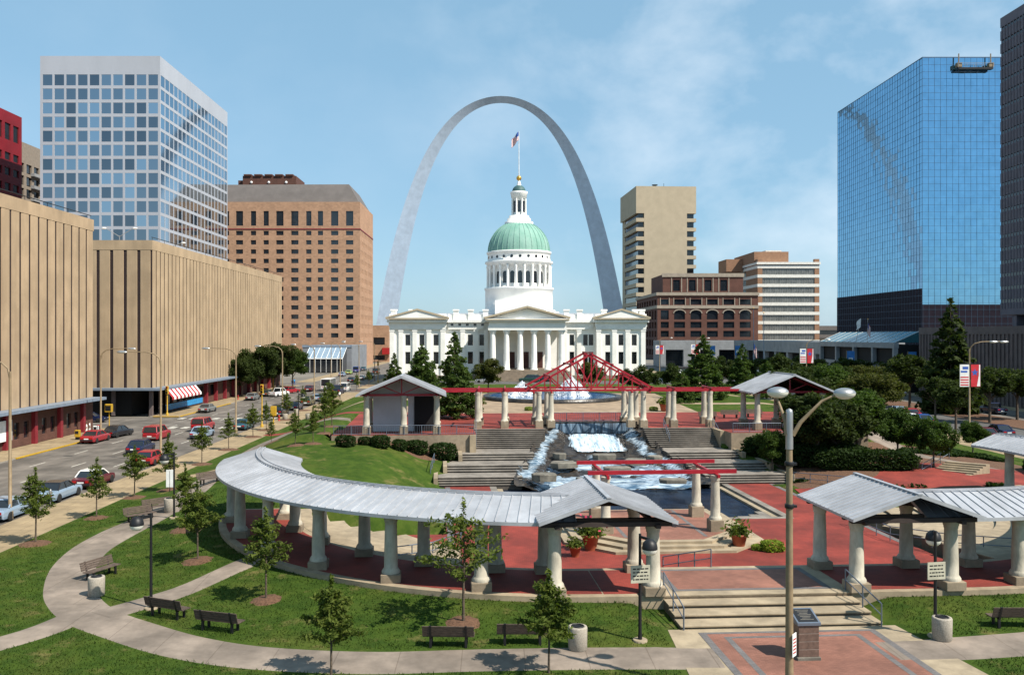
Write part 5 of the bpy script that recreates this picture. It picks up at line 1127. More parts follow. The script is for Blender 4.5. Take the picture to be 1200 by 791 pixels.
M['banner_white'] = mat('banner_white', (.75, .74, .72), .7); M['banner_red'] = mat('banner_red', (.5, .02, .03), .7); M['banner_blue'] = mat('banner_blue', (.03, .1, .4), .7)
def banner(label, x, y, z, s=1.0):
    t = thing('street_banner', label, 'banner', (x, y, z), 0, 'red, white and blue street banners')
    for sd in (-1, 1):
        b = MB(); a, c = sorted((sd * .1 * s, sd * 1.12 * s)); b.box(a, c, -.012, .012, 0, 2.45 * s); p = b.build('cloth_panel', M['banner_white'] if sd < 0 else M['banner_red'], t)
        if sd < 0:
            for k in range(4): b = MB(); b.box(a + .06 * s, c - .06 * s, -.022, -.013, (.12 + k * .28) * s, (.26 + k * .28) * s); b.build('red_stripe', M['banner_red'], p)
            b = MB(); b.box(a + .1 * s, c - .2 * s, -.022, -.013, 1.55 * s, 1.75 * s); b.box(a + .3 * s, c - .1 * s, -.022, -.013, 1.9 * s, 2.2 * s); b.build('blue_shape', M['banner_blue'], p)
        else:
            b = MB(); vs = []
            for i in range(10): r = (.42 if i % 2 == 0 else .18) * s; q = math.pi / 2 + i * math.pi / 5; vs.append((.52 * s + r * math.cos(q), -.02, 1.55 * s + r * math.sin(q)))
            b.add(vs + [(.52 * s, -.02, 1.55 * s)], [(i, (i + 1) % 10, 10) for i in range(10)]); b.build('blue_star', M['banner_blue'], p)
            b = MB(); b.add([(.75 * s, -.02, .05 * s), (1.1 * s, -.02, .05 * s), (1.1 * s, -.02, 2.4 * s), (.98 * s, -.02, 2.4 * s), (.95 * s, -.02, 1.2 * s)], [(0, 1, 2, 3, 4)]); b.build('white_curve', M['banner_white'], p)
    b = MB(); b.bar((-1.15 * s, 0, 2.47 * s), (1.15 * s, 0, 2.47 * s), .05); b.build('bracket', M['black'], t)
for i, (px, Y, dbl, lb) in enumerate([(1136, 101, True, 'by the red-brown parked car'), (945, 154, False, 'above the dark trees by the pavilion'), (773, 289, False, 'beside the white courthouse end'), (815, 262, False, 'behind the feathery conifer')]):
    x = 55.6; x = (px - PX0) * Y / FPX; street_lamp('tan avenue street lamp ' + lb, x, Y, 1, 11.5, dbl)
    s = 1.0; banner('red, white and blue banner hung on the lamp ' + lb, x, Y - .14, CAMH - ((453 if i == 0 else 425.5 if i == 1 else 415) - PY0) * Y / FPX, 1.05 if i < 2 else 1.2)
M['banner_teal'] = mat('banner_teal', (.05, .2, .5), .7)
for px, Y, lb in ((861, 300, 'blue hanging banner before the grey colonnade'), (992, 196, 'blue hanging banner in front of the skylit entrance hall'), (1064, 186, 'blue hanging banner at the corner below the mirror tower'), (832, 300, 'blue hanging banner near the traffic signal by the colonnade')):
    x = (px - PX0) * Y / FPX; t = thing('street_banner', lb, 'banner', (x, Y, 0), 0, 'blue street banners'); b = MB(); b.tube([(0, 0, 0), (0, 0, 9)], .09, 6); b.build('post', M['pole'], t); b = MB(); b.box(.1, 1.8, -.02, .02, 5.6, 8.9); b.build('cloth_panel', M['banner_teal'], t); b = MB(); b.box(.5, 1.4, -.03, -.021, 6.2, 7.4); b.build('pale_shape', M['banner_white'], t)
M['cream'] = mat('cream_sign', (.55, .52, .4), .6)
# ---- globe path lamps with a sign
def path_lamp(label, px, py, side, sign, rz):
    x, y = P(px, py, tz(*P(px, py, 0))); t = thing('path_lamp', label, 'path lamp', (x, y, tz(x, y)), 0, 'black globe path lamps'); h = 4.3
    b = MB(); b.lathe([(.3, -.05), (.3, .05), (.28, .07)], 14); b.build('base', M['conc'], t)
    b = MB(); b.lathe([(.09, .05), (.07, .4), (.055, h)], 10); b.build('post', M['black'], t)
    c, s_ = math.cos(rz), math.sin(rz); b = MB(); b.bar((0, 0, h - .12), (side * .55 * c, side * .55 * s_, h - .12), .06, .1); b.build('arm', M['black'], t)
    b = MB(); q = (side * .6 * c, side * .6 * s_, h - .45); b.lathe([(.0, .36), (.14, .33), (.27, .2), (.31, .02), (.31, -.04)][::-1], 16, q[:2], z=q[2]); g = b.build('lamp_hood', M['black'], t); b = MB(); b.lathe([(.3, -.05), (.28, -.16), (.18, -.26), (.001, -.3)], 16, q[:2], z=q[2]); b.build('globe_lens', M['lens'], g)
    if sign:
        b = MB(); b.box(-.4, .4, -.02, .02, 2.35, 3.05); s2 = b.build('sign_plate', M['cream'], t, (0, -.09, 0), R(10)); b = MB()
        for k in range(4):
            xx = -.32
            while xx < .3: L_ = .06 + .1 * rnd.random(); b.box(xx, min(.33, xx + L_), -.024, -.021, 2.47 + k * .14, 2.52 + k * .14); xx += L_ + .035
        b.build('sign_lettering', M['black'], s2)
path_lamp('black globe lamp with a white sign in front of the gable facing the entrance', 750, 750, 1, True, R(-60)); path_lamp('black globe lamp with a white sign beside the avenue colonnade and bin', 1096, 745, 1, True, R(70)); path_lamp('black globe lamp with a narrow sign where the diagonal path meets the curve', 177, 713, -1, False, R(20)); path_lamp('black globe lamp by the white post near the curved colonnade end', 204, 606, -1, False, R(20))
path_lamp('black globe lamp on the sapling lawn near the pale-walled pavilion', 350, 497, 1, False, 0)
# ---- bins
def bin_(label, px, py):
    x, y = P(px, py, 0); t = thing('litter_bin', label, 'litter bin', (x, y, tz(x, y) + .02), 0, 'round concrete litter bins')
    b = MB(); b.lathe([(.34, 0), (.37, .03), (.38, .85), (.36, .9), (.24, .9), (.22, .6), (.001, .6)], 28); b.build('drum', M['binconc'], t); b = MB(); b.lathe([(.25, .902), (.25, .93), (.2, .93), (.2, .905)], 20); b.build('liner_rim', M['black'], t)
bin_('round concrete litter bin beside the bench at the path junction', 113, 698); bin_('round concrete litter bin near the globe lamp with white sign', 677, 761); bin_('round concrete litter bin beside the lamp by the avenue colonnade', 1104, 750); bin_('round concrete litter bin at the top of the curved path benches', 199, 606); bin_('round concrete litter bin on the sidewalk near the yellow box', 334, 492); bin_('round concrete litter bin on the sidewalk before the brick path', 347, 486); bin_('round concrete litter bin beside the brick path to the plaza', 361, 492)
# ---- benches
def bench():
    t = thing('park_bench', '', 'bench', (0, 0, 0), 0, 'slatted park benches'); 
    b = MB()
    for k in range(5): b.bbox(-1.02, 1.02, -.22 + k * .1, -.135 + k * .1, .43, .47, .008)
    b.build('seat', M['bench'], t); b = MB()
    for k in range(4): b.add([(x * 1.02, y + .29 + (.04 + k * .1) * .32, z + .5 + k * .105) for x, y, z in [(-1, 0, 0), (1, 0, 0), (1, .03, .09), (-1, .03, .09), (-1, .035, -.01), (1, .035, -.01), (1, .065, .08), (-1, .065, .08)]], [(0, 1, 2, 3), (7, 6, 5, 4), (0, 4, 5, 1), (3, 2, 6, 7), (0, 3, 7, 4), (1, 5, 6, 2)])
    b.build('backrest', M['bench'], t)
    for x in (-.7, .7):
        b = MB(); b.box(x - .05, x + .05, -.2, -.12, 0, .43); b.box(x - .05, x + .05, .22, .3, 0, .43); b.box(x - .05, x + .05, -.2, .3, .38, .428); b.bar((x, .3, .4), (x, .46, .92), .08, .05); b.build('leg', M['black'], t)
    return t
B0 = bench(); bl = [((198, 722), 'slatted bench at the path junction, first of the pair under the globe lamp', R(157)), ((259, 738), 'slatted bench on the path curve, second of the pair beyond the globe lamp', R(163)), ((526, 756), 'slatted bench below the leaning young tree, back towards the colonnade', R(178)), ((612, 753), 'slatted bench beside the round bin and the small dark sapling', R(180)), ((120, 676), 'slatted bench beside the concrete bin on the curved path', R(68)), ((165, 610), 'slatted bench by the low lamp hood on the curved path', R(50)), ((186, 600), 'slatted bench just above the lamp on the curved path', R(48)), ((1186, 733), 'slatted bench at the edge of the avenue-side lawn', R(180)), ((247, 567), 'slatted bench behind the curved colonnade on the street lawn', R(50))]
for i, ((px, py), lb, rz) in enumerate(bl):
    x, y = PT(px, py); z = tz(x, y)
    if i == 0: B0.location = (x, y, z); B0.rotation_euler.z = rz; B0['label'] = lb
    else: copy_tree(B0, (x, y, z), rz, lb)
for k, (px, py) in enumerate(((830, 492), (856, 490), (884, 489))):
    x, y = P(px, py, 3.0); copy_tree(B0, (x, y, 3.0), 0, ['dark bench behind the red trellis, closest to the truss gateway', 'dark bench behind the red trellis, middle one', 'dark bench behind the tree-shaded pavilion columns'][k])
# ================================================================ planting
def clumps(centers, radii, per, flat=.8):
    out = []
    for c, r in zip(centers, radii):
        k = max(3, int(per * r * r)); p = npr.normal(size=(k, 3)); p /= np.linalg.norm(p, axis=1)[:, None]; p *= (npr.random(k) ** .45)[:, None] * r; p[:, 2] *= flat; out.append(p + c)
    return np.concatenate(out)
def limbs(b, h0, h1, ends, r0):
    b.tube([(0, 0, 0), (.02, .01, h0 * .5), (0, .03, h0), (.05, 0, h1 * .75)], [r0 * 1.25, r0, r0 * .85, r0 * .3], 8)
    for e in ends:
        z = h0 * .8 + (h1 * .5 - h0 * .8) * npr.random() * .8; b.tube([(0, 0, z), (e[0] * .45, e[1] * .45, z + (e[2] - z) * .55), tuple(e)], [r0 * .45, r0 * .28, r0 * .1], 5)
def sapling(seed, h=4.4, w_=.95, dens=1):
    """slim young tree: arching branches with leaves strung along them"""
    global npr; npr = np.random.default_rng(seed); b = MB(); P_ = []
    b.tube([(0, 0, 0), (.02, .01, h * .3), (-.02, .03, h * .6), (.02, 0, h * .98)], [.055, .045, .028, .006], 7)
    nb = int(20 + 4 * dens)
    for k in range(nb):
        a = k * 2.4 + .8 * npr.random(); f = (k + npr.random()) / nb; z0 = h * (.3 + .55 * f); L_ = w_ * (1.25 - .8 * f) * (.65 + .6 * npr.random()); rise = L_ * (.55 + .5 * npr.random())
        d = np.array((math.cos(a), math.sin(a), 0)); pt = lambda t: d * L_ * t + np.array((0, 0, z0 + rise * (t - .35 * t * t) - .12 * t ** 3))
        b.tube([tuple(pt(t)) for t in (0, .35, .7, 1)], [.018, .013, .008, .003], 4)
        for t in np.linspace(.18, 1.05, int(66 * dens * (.6 + L_))): P_.append(pt(t) + npr.normal(size=3) * (.05 + .12 * min(1, 1.3 * t) * (1.25 - t)) * (1, 1, .8))
    for t in np.linspace(.6, 1.03, int(160 * dens)): P_.append(np.array((.02, 0, h * t)) + npr.normal(size=3) * .1 * (1.25 - t) * 1.6)
    return b.mesh('trunk', M['bark']), leafmesh('crown', P_, .088, M['leafy'], .3, 2.3)
def broad(seed, h, w_, m, per=60, size=.3, trunk=.3, r0=.16, nc=46, ball=False):
    global npr; npr = np.random.default_rng(seed); cs, rs = [], []; z0 = h * trunk
    while len(cs) < nc:
        p = npr.normal(size=3); p /= np.linalg.norm(p); k = npr.random() ** .4; q = p * k * np.array((w_ / 2, w_ / 2, (h - z0) / 2)) * .86; q[2] += z0 + (h - z0) * (.5 if ball else .46)
        if not ball and q[2] < z0 + .1 * h and npr.random() < .5: continue
        cs.append(q); rs.append(w_ * (.06 + .1 * npr.random()))
    ends = [cs[i] for i in range(9)]; b = MB(); limbs(b, z0, h * .85, ends, r0); return b.mesh('trunk', M['bark']), leafmesh('crown', clumps(cs, rs, per, .75), size, m, .45)
def conifer(seed, h, w_, m, size=.3, n=9000, base=.06, pw=.85):
    global npr; npr = np.random.default_rng(seed); cs, rs = [], []; z = h * base + .4
    while z < h:
        f = (z - h * base) / (h * (1 - base)); rr = w_ / 2 * (1 - f) ** pw; k = max(3, int(8 * rr))
        for i in range(k):
            if npr.random() < .2: continue
            a = npr.random() * 6.28; q = rr * (.4 + .75 * npr.random()) * (.8 + .4 * vn(a * 1.6, z * 1.1 + seed)); cs.append(np.array((q * math.cos(a), q * math.sin(a), z - .15 * q))); rs.append(.18 + .16 * rr)
        z += .12 * h * (.35 + .4 * (1 - f)) * .5
    tot = sum(r * r for r in rs); b = MB(); b.tube([(0, 0, 0), (0, 0, h * .5), (0, 0, h * .96)], [.16, .1, .02], 7); return b.mesh('trunk', M['bark']), leafmesh('crown', clumps(cs, rs, n / tot, .6), size, m, .25, 1.9, .35)
def tree(name, label, cat, meshes, x, y, z=None, s=1., rz=None, grp=None, sz=None):
    z = tz(x, y) if z is None else z
    t = thing(name, label, cat, (x, y, z), rnd.random() * 6.28 if rz is None else rz, grp); t.scale = (s, s, sz or s); link('trunk', meshes[0], t); link('crown', meshes[1], t); return t
SAP = [sapling(s, 4.4, w_, d) for s, w_, d in ((1, 1.0, 1), (2, .85, .9), (3, 1.1, 1.1), (4, .75, 1.0))]
SPARSE = sapling(8, 4.4, 1.5, .6); DARKS = sapling(12, 4.2, 1.0, 1.5)
sp_list = [((41.7, 637), 80, 'sapling in a mulch ring closest to the tall lamp by the pale blue parked cars', 1.), ((113, 607), 62, 'sapling in a mulch ring beside the dark maroon car with a white top', .9), ((157.5, 583), 60, 'sapling in a mulch ring on the street lawn level with the navy car', .88), ((197, 574), 60, 'sapling on the street lawn just behind the red parked car', .98), ((236.5, 544), 55, 'sapling on the street lawn level with the pale blue moving sedan', .9), ((268, 527), 52, 'sapling on the street lawn between two lamp poles, by the teal car', .88), ((296.5, 512), 50, 'sapling on the street lawn in front of the yellow signal post', .9), ((312, 504), 48, 'slim sapling on the street lawn beside the yellow box', .85), ((335.5, 492), 45, 'sapling on the street lawn next to the first sidewalk bin', .95), ((355, 481), 45, 'sapling on the sidewalk edge near the brick path', .9), ((386, 470), 40, 'sapling on the kerb lawn in front of the minibus', .9), ((418, 458), 38, 'sapling beyond the minibus on the kerb lawn', .9), ((432, 452), 38, 'farthest sapling on the kerb lawn', .9),
 ((380.5, 508), 45, 'sapling in mulch on the bank lawn beside the pale-walled pavilion', 1.05), ((389, 500), 45, 'slender sapling behind another on the bank lawn near the brick path', 1.0), ((367, 520), 45, 'low sapling on the bank lawn below the pavilion hedge', .8), ((346, 522), 45, 'small sapling beside the footpath above the curved roof end', .75), ((318, 520), 45, 'small shrubby sapling where footpath meets the curved roof', .6),
 ((231.7, 657), 60, 'sapling in a mulch ring between the curved path and the colonnade', 1.0), ((217, 620), 60, 'leafy sapling beside the shaded colonnade end', .95), ((311.7, 703), 60, 'sapling in a mulch ring between diagonal path and colonnade columns', 1.0), ((543, 730), 70, 'taller airy tree with spreading branches in front of the colonnade', 1.22), ((388, 793), 0, 'small dark tree on the front lawn by the lower path edge', .9), ((643, 788), 0, 'slim dark tree in front of the bench and the round bin', .92)]
mulch = MB()
for i, ((px, py), mw, lb, s) in enumerate(sp_list):
    x, y = PT(px, py); ms = SAP[i % 4]
    if 'airy' in lb: ms = SPARSE
    if 'dark tree' in lb: ms = DARKS
    tree('young_tree', lb, 'young tree', ms, x, y, None, s * (1 if i < 13 else .95), grp='young trees on the lawns')
    if mw:
        r = mw / 2 * y / FPX * (.46 if i < 18 else .62); n = 20; b = MB(); ring = []
        for k in range(n): a = 2 * math.pi * k / n; q = r * (.9 + .2 * rnd.random()); ring.append((x + q * math.cos(a), y + q * math.sin(a)))
        vs = [(x, y, tz(x, y) + .12)] + [(x + (a - x) * .6, y + (c - y) * .6, tz(x + (a - x) * .6, y + (c - y) * .6) + .1) for a, c in ring] + [(a, c, tz(a, c) - .01) for a, c in ring]
        fs = [(0, 1 + k, 1 + (k + 1) % n) for k in range(n)] + [(1 + k, 1 + n + k, 1 + n + (k + 1) % n, 1 + (k + 1) % n) for k in range(n)]
        b.add(vs, fs, 0, True); struct(b.build('mulch_ground', M['mulch']), 'stuff')
# bark slope below the hedge
vs = []; b = MB()
for j in range(7):
    for i in range(25):
        u = -24 + 11.5 * i / 24; v = 43.1 - (3.8 + 1.2 * math.sin(i * .5)) * j / 6 * (.35 + .65 * i / 24); x, y = W2(u, v); vs.append((x, y, tz(x, y) + (.05 if 0 < j < 6 else (-.05 if j == 6 else .05))))
b.add(vs, [(j * 25 + i, j * 25 + i + 1, j * 25 + 26 + i, j * 25 + 25 + i) for j in range(6) for i in range(24)], 0, True); struct(b.build('mulch_ground', M['mulch']), 'stuff')
CON = [conifer(21, 9.6, 5.6, M['needle'], .2, 12500, .06, .8), conifer(22, 7.5, 6.0, M['needle'], .22, 10500, .05, .62), conifer(23, 19, 8.5, M['leafd'], .5, 9000, .03, .75)]
for px, Y, z, k, s, szz, lb in ((532.5, 99, 3, 0, 1.02, 1.02, 'tall feathery cone-shaped conifer behind the pale-walled pavilion'), (462, 132, 2.5, 0, .8, .76, 'narrower feathery conifer at the street side of the courthouse lawn'), (494, 136, 2.6, 1, 1.05, 1.12, 'broad feathery conifer between two others before the courthouse'), (824, 128, 2.9, 0, 1.3, 1.0, 'wide feathery conifer behind the red trellis near the trees'), (870, 150, 2.2, 0, 1.0, .92, 'feathery conifer before the grey colonnade'), (799, 122, 2.8, 1, .7, .62, 'low bushy conifer at the foot of the wide feathery one'), (899, 140, 2.4, 1, .8, .8, 'bushy bright green conifer behind the tree-shaded pavilion roof')):
    tree('conifer_tree', lb, 'conifer tree', CON[k], (px - PX0) * Y / FPX, Y, z - .1, s, None, 'feathery conifers', szz)
tree('conifer_tree', 'very tall dark conifer rising from the avenue median before the mirror tower', 'conifer tree', CON[2], (1114 - PX0) * 140 / FPX, 140, 0, 1, None, None, .97)
TALLD = broad(36, 10.5, 9.5, M['leafd'], 95, .32, .42, .2, 50)
RND = [broad(31, 6.2, 6.0, M['leafo'], 260, .2, .26, .14, 60, True), broad(32, 6.2, 6.6, M['leafd'], 260, .22, .18, .14, 60, True), broad(33, 8.5, 8.5, M['leaf'], 230, .22, .26, .16, 75), broad(34, 8.0, 9.5, M['leafo'], 210, .22, .28, .15, 75), broad(35, 9.5, 9.0, M['leafd'], 220, .25, .25, .2, 80), TALLD]
k = 0
for px, Y, z, ms, s, lb in ((572, 154, 2.2, 0, 1.0, 'round-headed olive tree with a clear trunk in front of the courthouse'), (693, 160, 2.0, 0, .9, 'round-headed olive tree seen through the red truss'), (757, 150, 2.2, 1, .85, 'low dark round tree right below the courthouse end'), (789, 158, 2, 1, .9, 'low dark round tree next to the wide conifer'), (735, 168, 1.9, 1, .7, 'small dark round tree at the courthouse corner'), (846, 176, 1.6, 1, 1.1, 'dark round tree behind both avenue conifers'), (915, 170, 1.4, 1, 1.25, 'dark round tree above the open pavilion roof'), (940, 186, .9, 1, 1.3, 'dark round tree below the colonnade fascia')):
    tree('round_tree', lb, 'tree', RND[ms], (px - PX0) * Y / FPX, Y, z - .1, s, None, 'round-headed trees around the courthouse lawn')
for px, Y, s, ms, lb in ((281, 176, .85, 4, 'dark street tree at the end of the longer tan block, closest to the awning'), (302, 182, 1.05, 4, 'dark street tree at the end of the tan block, middle one'), (322, 194, 1.12, 4, 'dark street tree at the end of the tan block, beside the hotel annex'), (343, 210, 1.05, 2, 'dark street tree partly covering the greenhouse')):
    tree('street_tree', lb, 'tree', RND[ms], max(-50.5, (px - PX0) * Y / FPX), Y, 0, s, None, 'street trees by the tan block', s * 1.12)
av = [(958, 78, 4, .95, 'spreading dark tree with dense shade just behind the twin-headed lamp'), (1004, 82, 2, 1.05, 'dark spreading tree over the terrace hedge'), (905, 77.5, 2, .5, 'small shade tree rising from the hedge beside the terrace steps'), (978, 79, 4, .85, 'dark shade tree in front of the bank, over the hedge end'), (935, 92, 4, .95, 'dark tree beside the open pavilion'), (1052, 80, 2, .66, 'green spreading tree above the red brick side path'), (1022, 96, 3, 1.0, 'olive tree in the middle of the bank above the side path'), (1094, 77, 2, .6, 'light green tree beside the hillside steps'), (970, 112, 2, 1.1, 'green tree behind the pavilion on the avenue bank'), (1008, 122, 3, 1.1, 'olive tree at the avenue kerb behind the bank trees'), (940, 130, 4, 1.0, 'dark tree between pavilion and avenue'), (975, 148, 4, 1.1, 'dark tree beneath the second banner lamp'), (1020, 158, 3, 1.15, 'olive tree shading parked cars on the avenue'), (1066, 150, 5, 1.15, 'wide green tree in the avenue median beside the road gap'), (1096, 128, 5, .8, 'dark median tree below the tall conifer'), (1120, 112, 5, .85, 'dark median tree behind the banner lamp'), (1160, 124, 5, 1.0, 'dark median tree next to the ribbed low block'), (1192, 128, 5, .95, 'dark median tree beside the dark truck'), (1052, 176, 5, 1.0, 'far olive tree on the median by the skylit hall'), (905, 196, 4, 1.1, 'dark tree in front of the colonnade middle'), (870, 210, 4, 1.0, 'dark tree in front of the colonnade start'), (955, 215, 3, 1.1, 'olive tree at the colonnade end'), (990, 190, 4, 1.1, 'dark tree below the entrance hall corner'), (1030, 200, 4, 1.0, 'dark tree close to the entrance hall doors'), (1140, 90, 2, .45, 'small shrubby tree at the top of the hillside steps')]
for px, Y, ms, s, lb in av:
    x = (px - PX0) * Y / FPX; tree('avenue_tree', lb, 'tree', RND[ms], x, Y, (tz(x, Y) if x < 53 else 0), s * .86, None, 'spreading trees along the avenue', s * (.95 if s < .7 else .8))
# shrubs and hedges
def bushm(seed, w_, d_, h, n, size, m):
    global npr; npr = np.random.default_rng(seed); p = npr.random((n, 3)) * 2 - 1; q = np.abs(p); k = q.max(1); p = p / k[:, None] * (npr.random(n) ** .25)[:, None]; L_ = (np.abs(p) ** 3.2).sum(1) ** (1 / 3.2); p = p / np.maximum(L_, .75)[:, None] * .95
    p += npr.normal(size=p.shape) * .06; p[:, 0] *= w_ / 2; p[:, 1] *= d_ / 2; p[:, 2] = (p[:, 2] + 1) * h / 2; return leafmesh('foliage', p, size, m, .3)
BU = [bushm(41 + i, 1.9, 1.5, 1.15, 1500, .14, M['hedge']) for i in range(3)]
def shrub(label, u, v, s, k, cat='shrub', grp=None, mesh=None, z=None):
    x, y = W2(u, v); t = thing('evergreen_shrub', label, cat, (x, y, (tz(x, y) if z is None else z) - .05), rnd.random() * 6, grp); t.scale = (s, s, s); b = MB(); [b.tube([(0, 0, 0), (.3 * math.cos(a), .3 * math.sin(a), .5)], [.03, .015], 5) for a in (0, 2, 4)]; b.build('stem', M['bark'], t); link('foliage', mesh or BU[k % 3], t)
for k, (px, py, s) in enumerate(((405, 523, .9), (428, 521, .65), (446, 524, .95), (468, 527, .85), (488, 531, 1.05), (519, 537, 1.25), (534, 538, .95))):
    u, v = UV(*PT(px, py)); shrub('clipped dark evergreen shrub, %s from the pavilion corner in the row below its terrace' % ['first', 'second', 'third', 'fourth', 'fifth', 'sixth', 'seventh'][k], u, min(v, 42.2), s, k, grp='shrubs below the pavilion terrace')
HM = bushm(51, 9, 2.2, 1.9, 9000, .17, M['hedge'])
def hedge(label, u, v, rz, s=1, z=None):
    x, y = W2(u, v); t = thing('hedge', label, 'hedge', (x, y, (tz(x, y) if z is None else z) - .1), rz, 'clipped hedges on the avenue side'); t.scale = (s, s, s); link('foliage', HM, t)
hedge('long clipped dark hedge directly under the open pavilion wall', 19.2, 41.6, TH, 1.1); hedge('clipped dark hedge stepping down beside the terrace steps', 19.6, 37.0, TH, 1.0); hedge('clipped dark hedge in the shade above the side path', 22.5, 34.8, TH - .15, .95)
hedge('low shrub bank beside the hillside steps', 38.0, 34.5, R(70), .7)
# red path on the avenue bank with steps
ribbon('brick_path', [W2(14.2, 29), W2(18, 28.5), W2(23, 30), W2(27.5, 32.5), W2(32, 33), W2(36.5, 31)], lambda t: 4 + 6.5 * sst(.25, .7, t), M['brick'], .05)
ribbon('footpath', [W2(36, 31), W2(34, 38), W2(31, 44), W2(28, 50)], 2.4, M['path'], .045)
b = MB()
x0, y0 = P(1105, 560, .2)
for k in range(8): a = .35; cx, cy = x0 + k * .42 * math.cos(a), y0 + k * .42 * math.sin(a) * 1.6; uu = UV(cx, cy); b.prism([(cx - 1.6 * math.sin(.9), cy + 1.6 * math.cos(.9)), (cx + 1.6 * math.sin(.9), cy - 1.6 * math.cos(.9)), (cx + 1.6 * math.sin(.9) + .5, cy - 1.6 * math.cos(.9) + .3), (cx - 1.6 * math.sin(.9) + .5, cy + 1.6 * math.cos(.9) + .3)], -.5, .25 + .14 * k)
struct(b.build('hillside_steps', M['conc']))
railing('handrail along the hillside steps to the avenue', [(x0 - 1.2, y0 + 1.2, .3), (x0 + 2.4, y0 + 3.6, 1.35)], .9, False)
# pots
def pot(label, px, py, z, s, flowers):
    x, y = P(px, py, z); t = thing('flower_pot', label, 'flower pot', (x, y, z), 0, 'terracotta flower pots'); t.scale = (s, s, s); b = MB(); b.lathe([(.26, 0), (.4, .62), (.44, .62), (.44, .74), (.36, .74), (.35, .66), (.001, .66)], 20); b.build('pot', M['terracotta'], t)
    global npr; npr = np.random.default_rng(int(px)); p = npr.normal(size=(420, 3)) * (.25, .25, .26); p[:, 2] = np.abs(p[:, 2]) + .7; link('foliage', leafmesh('foliage', p, .13, M['leafy'], .2, 2.2), t)
    if flowers: p = npr.normal(size=(46, 3)) * (.3, .3, .15); p[:, 2] += 1.25; link('blossom', leafmesh('blossom', p, .13, M['flower'], .4, 1), t)
pot('terracotta pot of pink flowers at the stage steps behind the gable', 692, 644, -.3, 1.25, True); pot('terracotta pot with a pale bush beside the stage and the lamp', 866, 642, -.3, 1.15, False); pot('small terracotta pot with a low bush on the red floor', 674, 652, -.3, .8, False); pot('terracotta pot beside the fountain pool, pale-walled pavilion side', 561, 482, 3.01, 1.3, False); pot('terracotta planter beside the fountain pool, avenue side', 778, 482, 3.01, 1.3, False)
M['lime'] = leafmat('lime_leaf', (.2, .26, .03), (.11, .16, .02), 2)
GB = bushm(61, 1.5, 1.3, .75, 1100, .11, M['lime'])
for px, py, s, lb in ((905, 645, .85, 'bright green rounded bush on the red bowl floor'), (888, 644, .5, 'small yellowish bush next to the bright green one')):
    x, y = P(px, py, -.3); shrub(lb, *UV(x, y), s, 0, 'bush', None, GB, -.3)
for px, lb in ((766, 'small green bush beside the planter at the fountain'), (620, 'small green bush at the fountain rim near the first jet')):
    x, y = P(px, 481, 3.01); shrub(lb, *UV(x, y), .7, 0, 'bush', None, GB, 3.0)
# real grass blades on the lawns near the camera
gp = []
npr = np.random.default_rng(77)
# dark ground cover on the avenue bank
b = MB(); vs = []
for j in range(41):
    for i in range(43):
        u, v = 14.6 + 26 * i / 42, 20 + 26 * j / 40; x, y = W2(u, v); e = i in (0, 42) or j in (0, 40); vs.append((x, y, tz(x, y) + (.025 if not e else -.05)))
okc = lambda i, j: not (v_lo(i, j))
def v_lo(i, j):
    u, v = 14.6 + 26 * (i + .5) / 42, 20 + 26 * (j + .5) / 40; return (math.hypot(u - 10, v - 21.5) < 17.2 and v < 26) or (v > 42.5 and u < 27.5) or (v > 33 and u < 15.8)
b.add(vs, [(j * 43 + i, j * 43 + i + 1, j * 43 + 44 + i, j * 43 + 43 + i) for j in range(40) for i in range(42) if okc(i, j)], 0, True)
struct(b.build('bank_ground', M['mulch'])); npr = np.random.default_rng(5); pts = []
while len(pts) < 16000:
    u, v = 14.8 + 25.5 * npr.random(), 20.3 + 25.4 * npr.random()
    if (math.hypot(u - 10, v - 21.5) < 22.2 and v < 28) or (v > 42.8 and u < 27.5) or (v > 33 and u < 16): continue
    if vn(u * .35, v * .35) < .42: continue
    if any(abs(v - pv) < (2.3 if pu < 23 or pv > 35.5 else 5.4) and abs(u - pu) < 3.2 for pu, pv in ((15, 30), (18, 30.5), (21, 32), (24, 33.5), (27.5, 35), (30, 34.5), (32, 34), (34, 32.5), (36, 31), (34.5, 36), (33, 41))): continue
    x, y = W2(u, v); pts.append((x, y, tz(x, y) + .05 + .25 * npr.random()))
struct(link('ground_cover', leafmesh('ground_cover', pts, .2, M['hedge'], .5)), 'stuff')
# mown grass blades on the lawns by the entrance
npr = np.random.default_rng(15); pts = []
walk = [Vector((*PT(*q), 0)) for q in pp]; dg_ = [Vector((*PT(*q), 0)) for q in ((118, 721), (200, 697), (320, 665))]; wl = [Vector((*PT(*q), 0)) for q in ((90, 722), (40, 742), (-60, 770))]; wr = [Vector((*PT(*q), 0)) for q in ((1040, 763), (1120, 760), (1240, 752))]
def sd_(p, line):
    m_ = 99
    for a, c in zip(line, line[1:]):
        d = c - a; k = max(0, min(1, (p - a).dot(d) / d.length_squared)); m_ = min(m_, (a + d * k - p).length)
    return m_
xsN = -27.8 + 68 * npr.random(210000); ysN = 29 + 36 * npr.random(210000) ** 1.5
for x, y in zip(xsN, ysN):
    if abs(x / y) > .64: continue
    u, v = UV(x, y); au = abs(u)
    if au < 5.1 + max(0, (-3 - v)) * .11: continue
    cx = CX[-1 if u < 0 else 1]; d = math.hypot(au - cx, v - 21.5) - 21.8 if (au > cx and v < 21.5) else (-.3 - v if au <= cx else 9)
    if d < 0 or (v > 4 and u > -14): continue
    p = Vector((x, y, 0)); n_ = 1.14 + .2 * npr.random()
    if sd_(p, walk) < n_ or sd_(p, dg_) < .85 or sd_(p, wl) < .9 or sd_(p, wr) < 1.24: continue
    if v > 14 and sd_(p, walk) < 1.6: continue
    pts.append((x, y, tz(x, y) + .03))
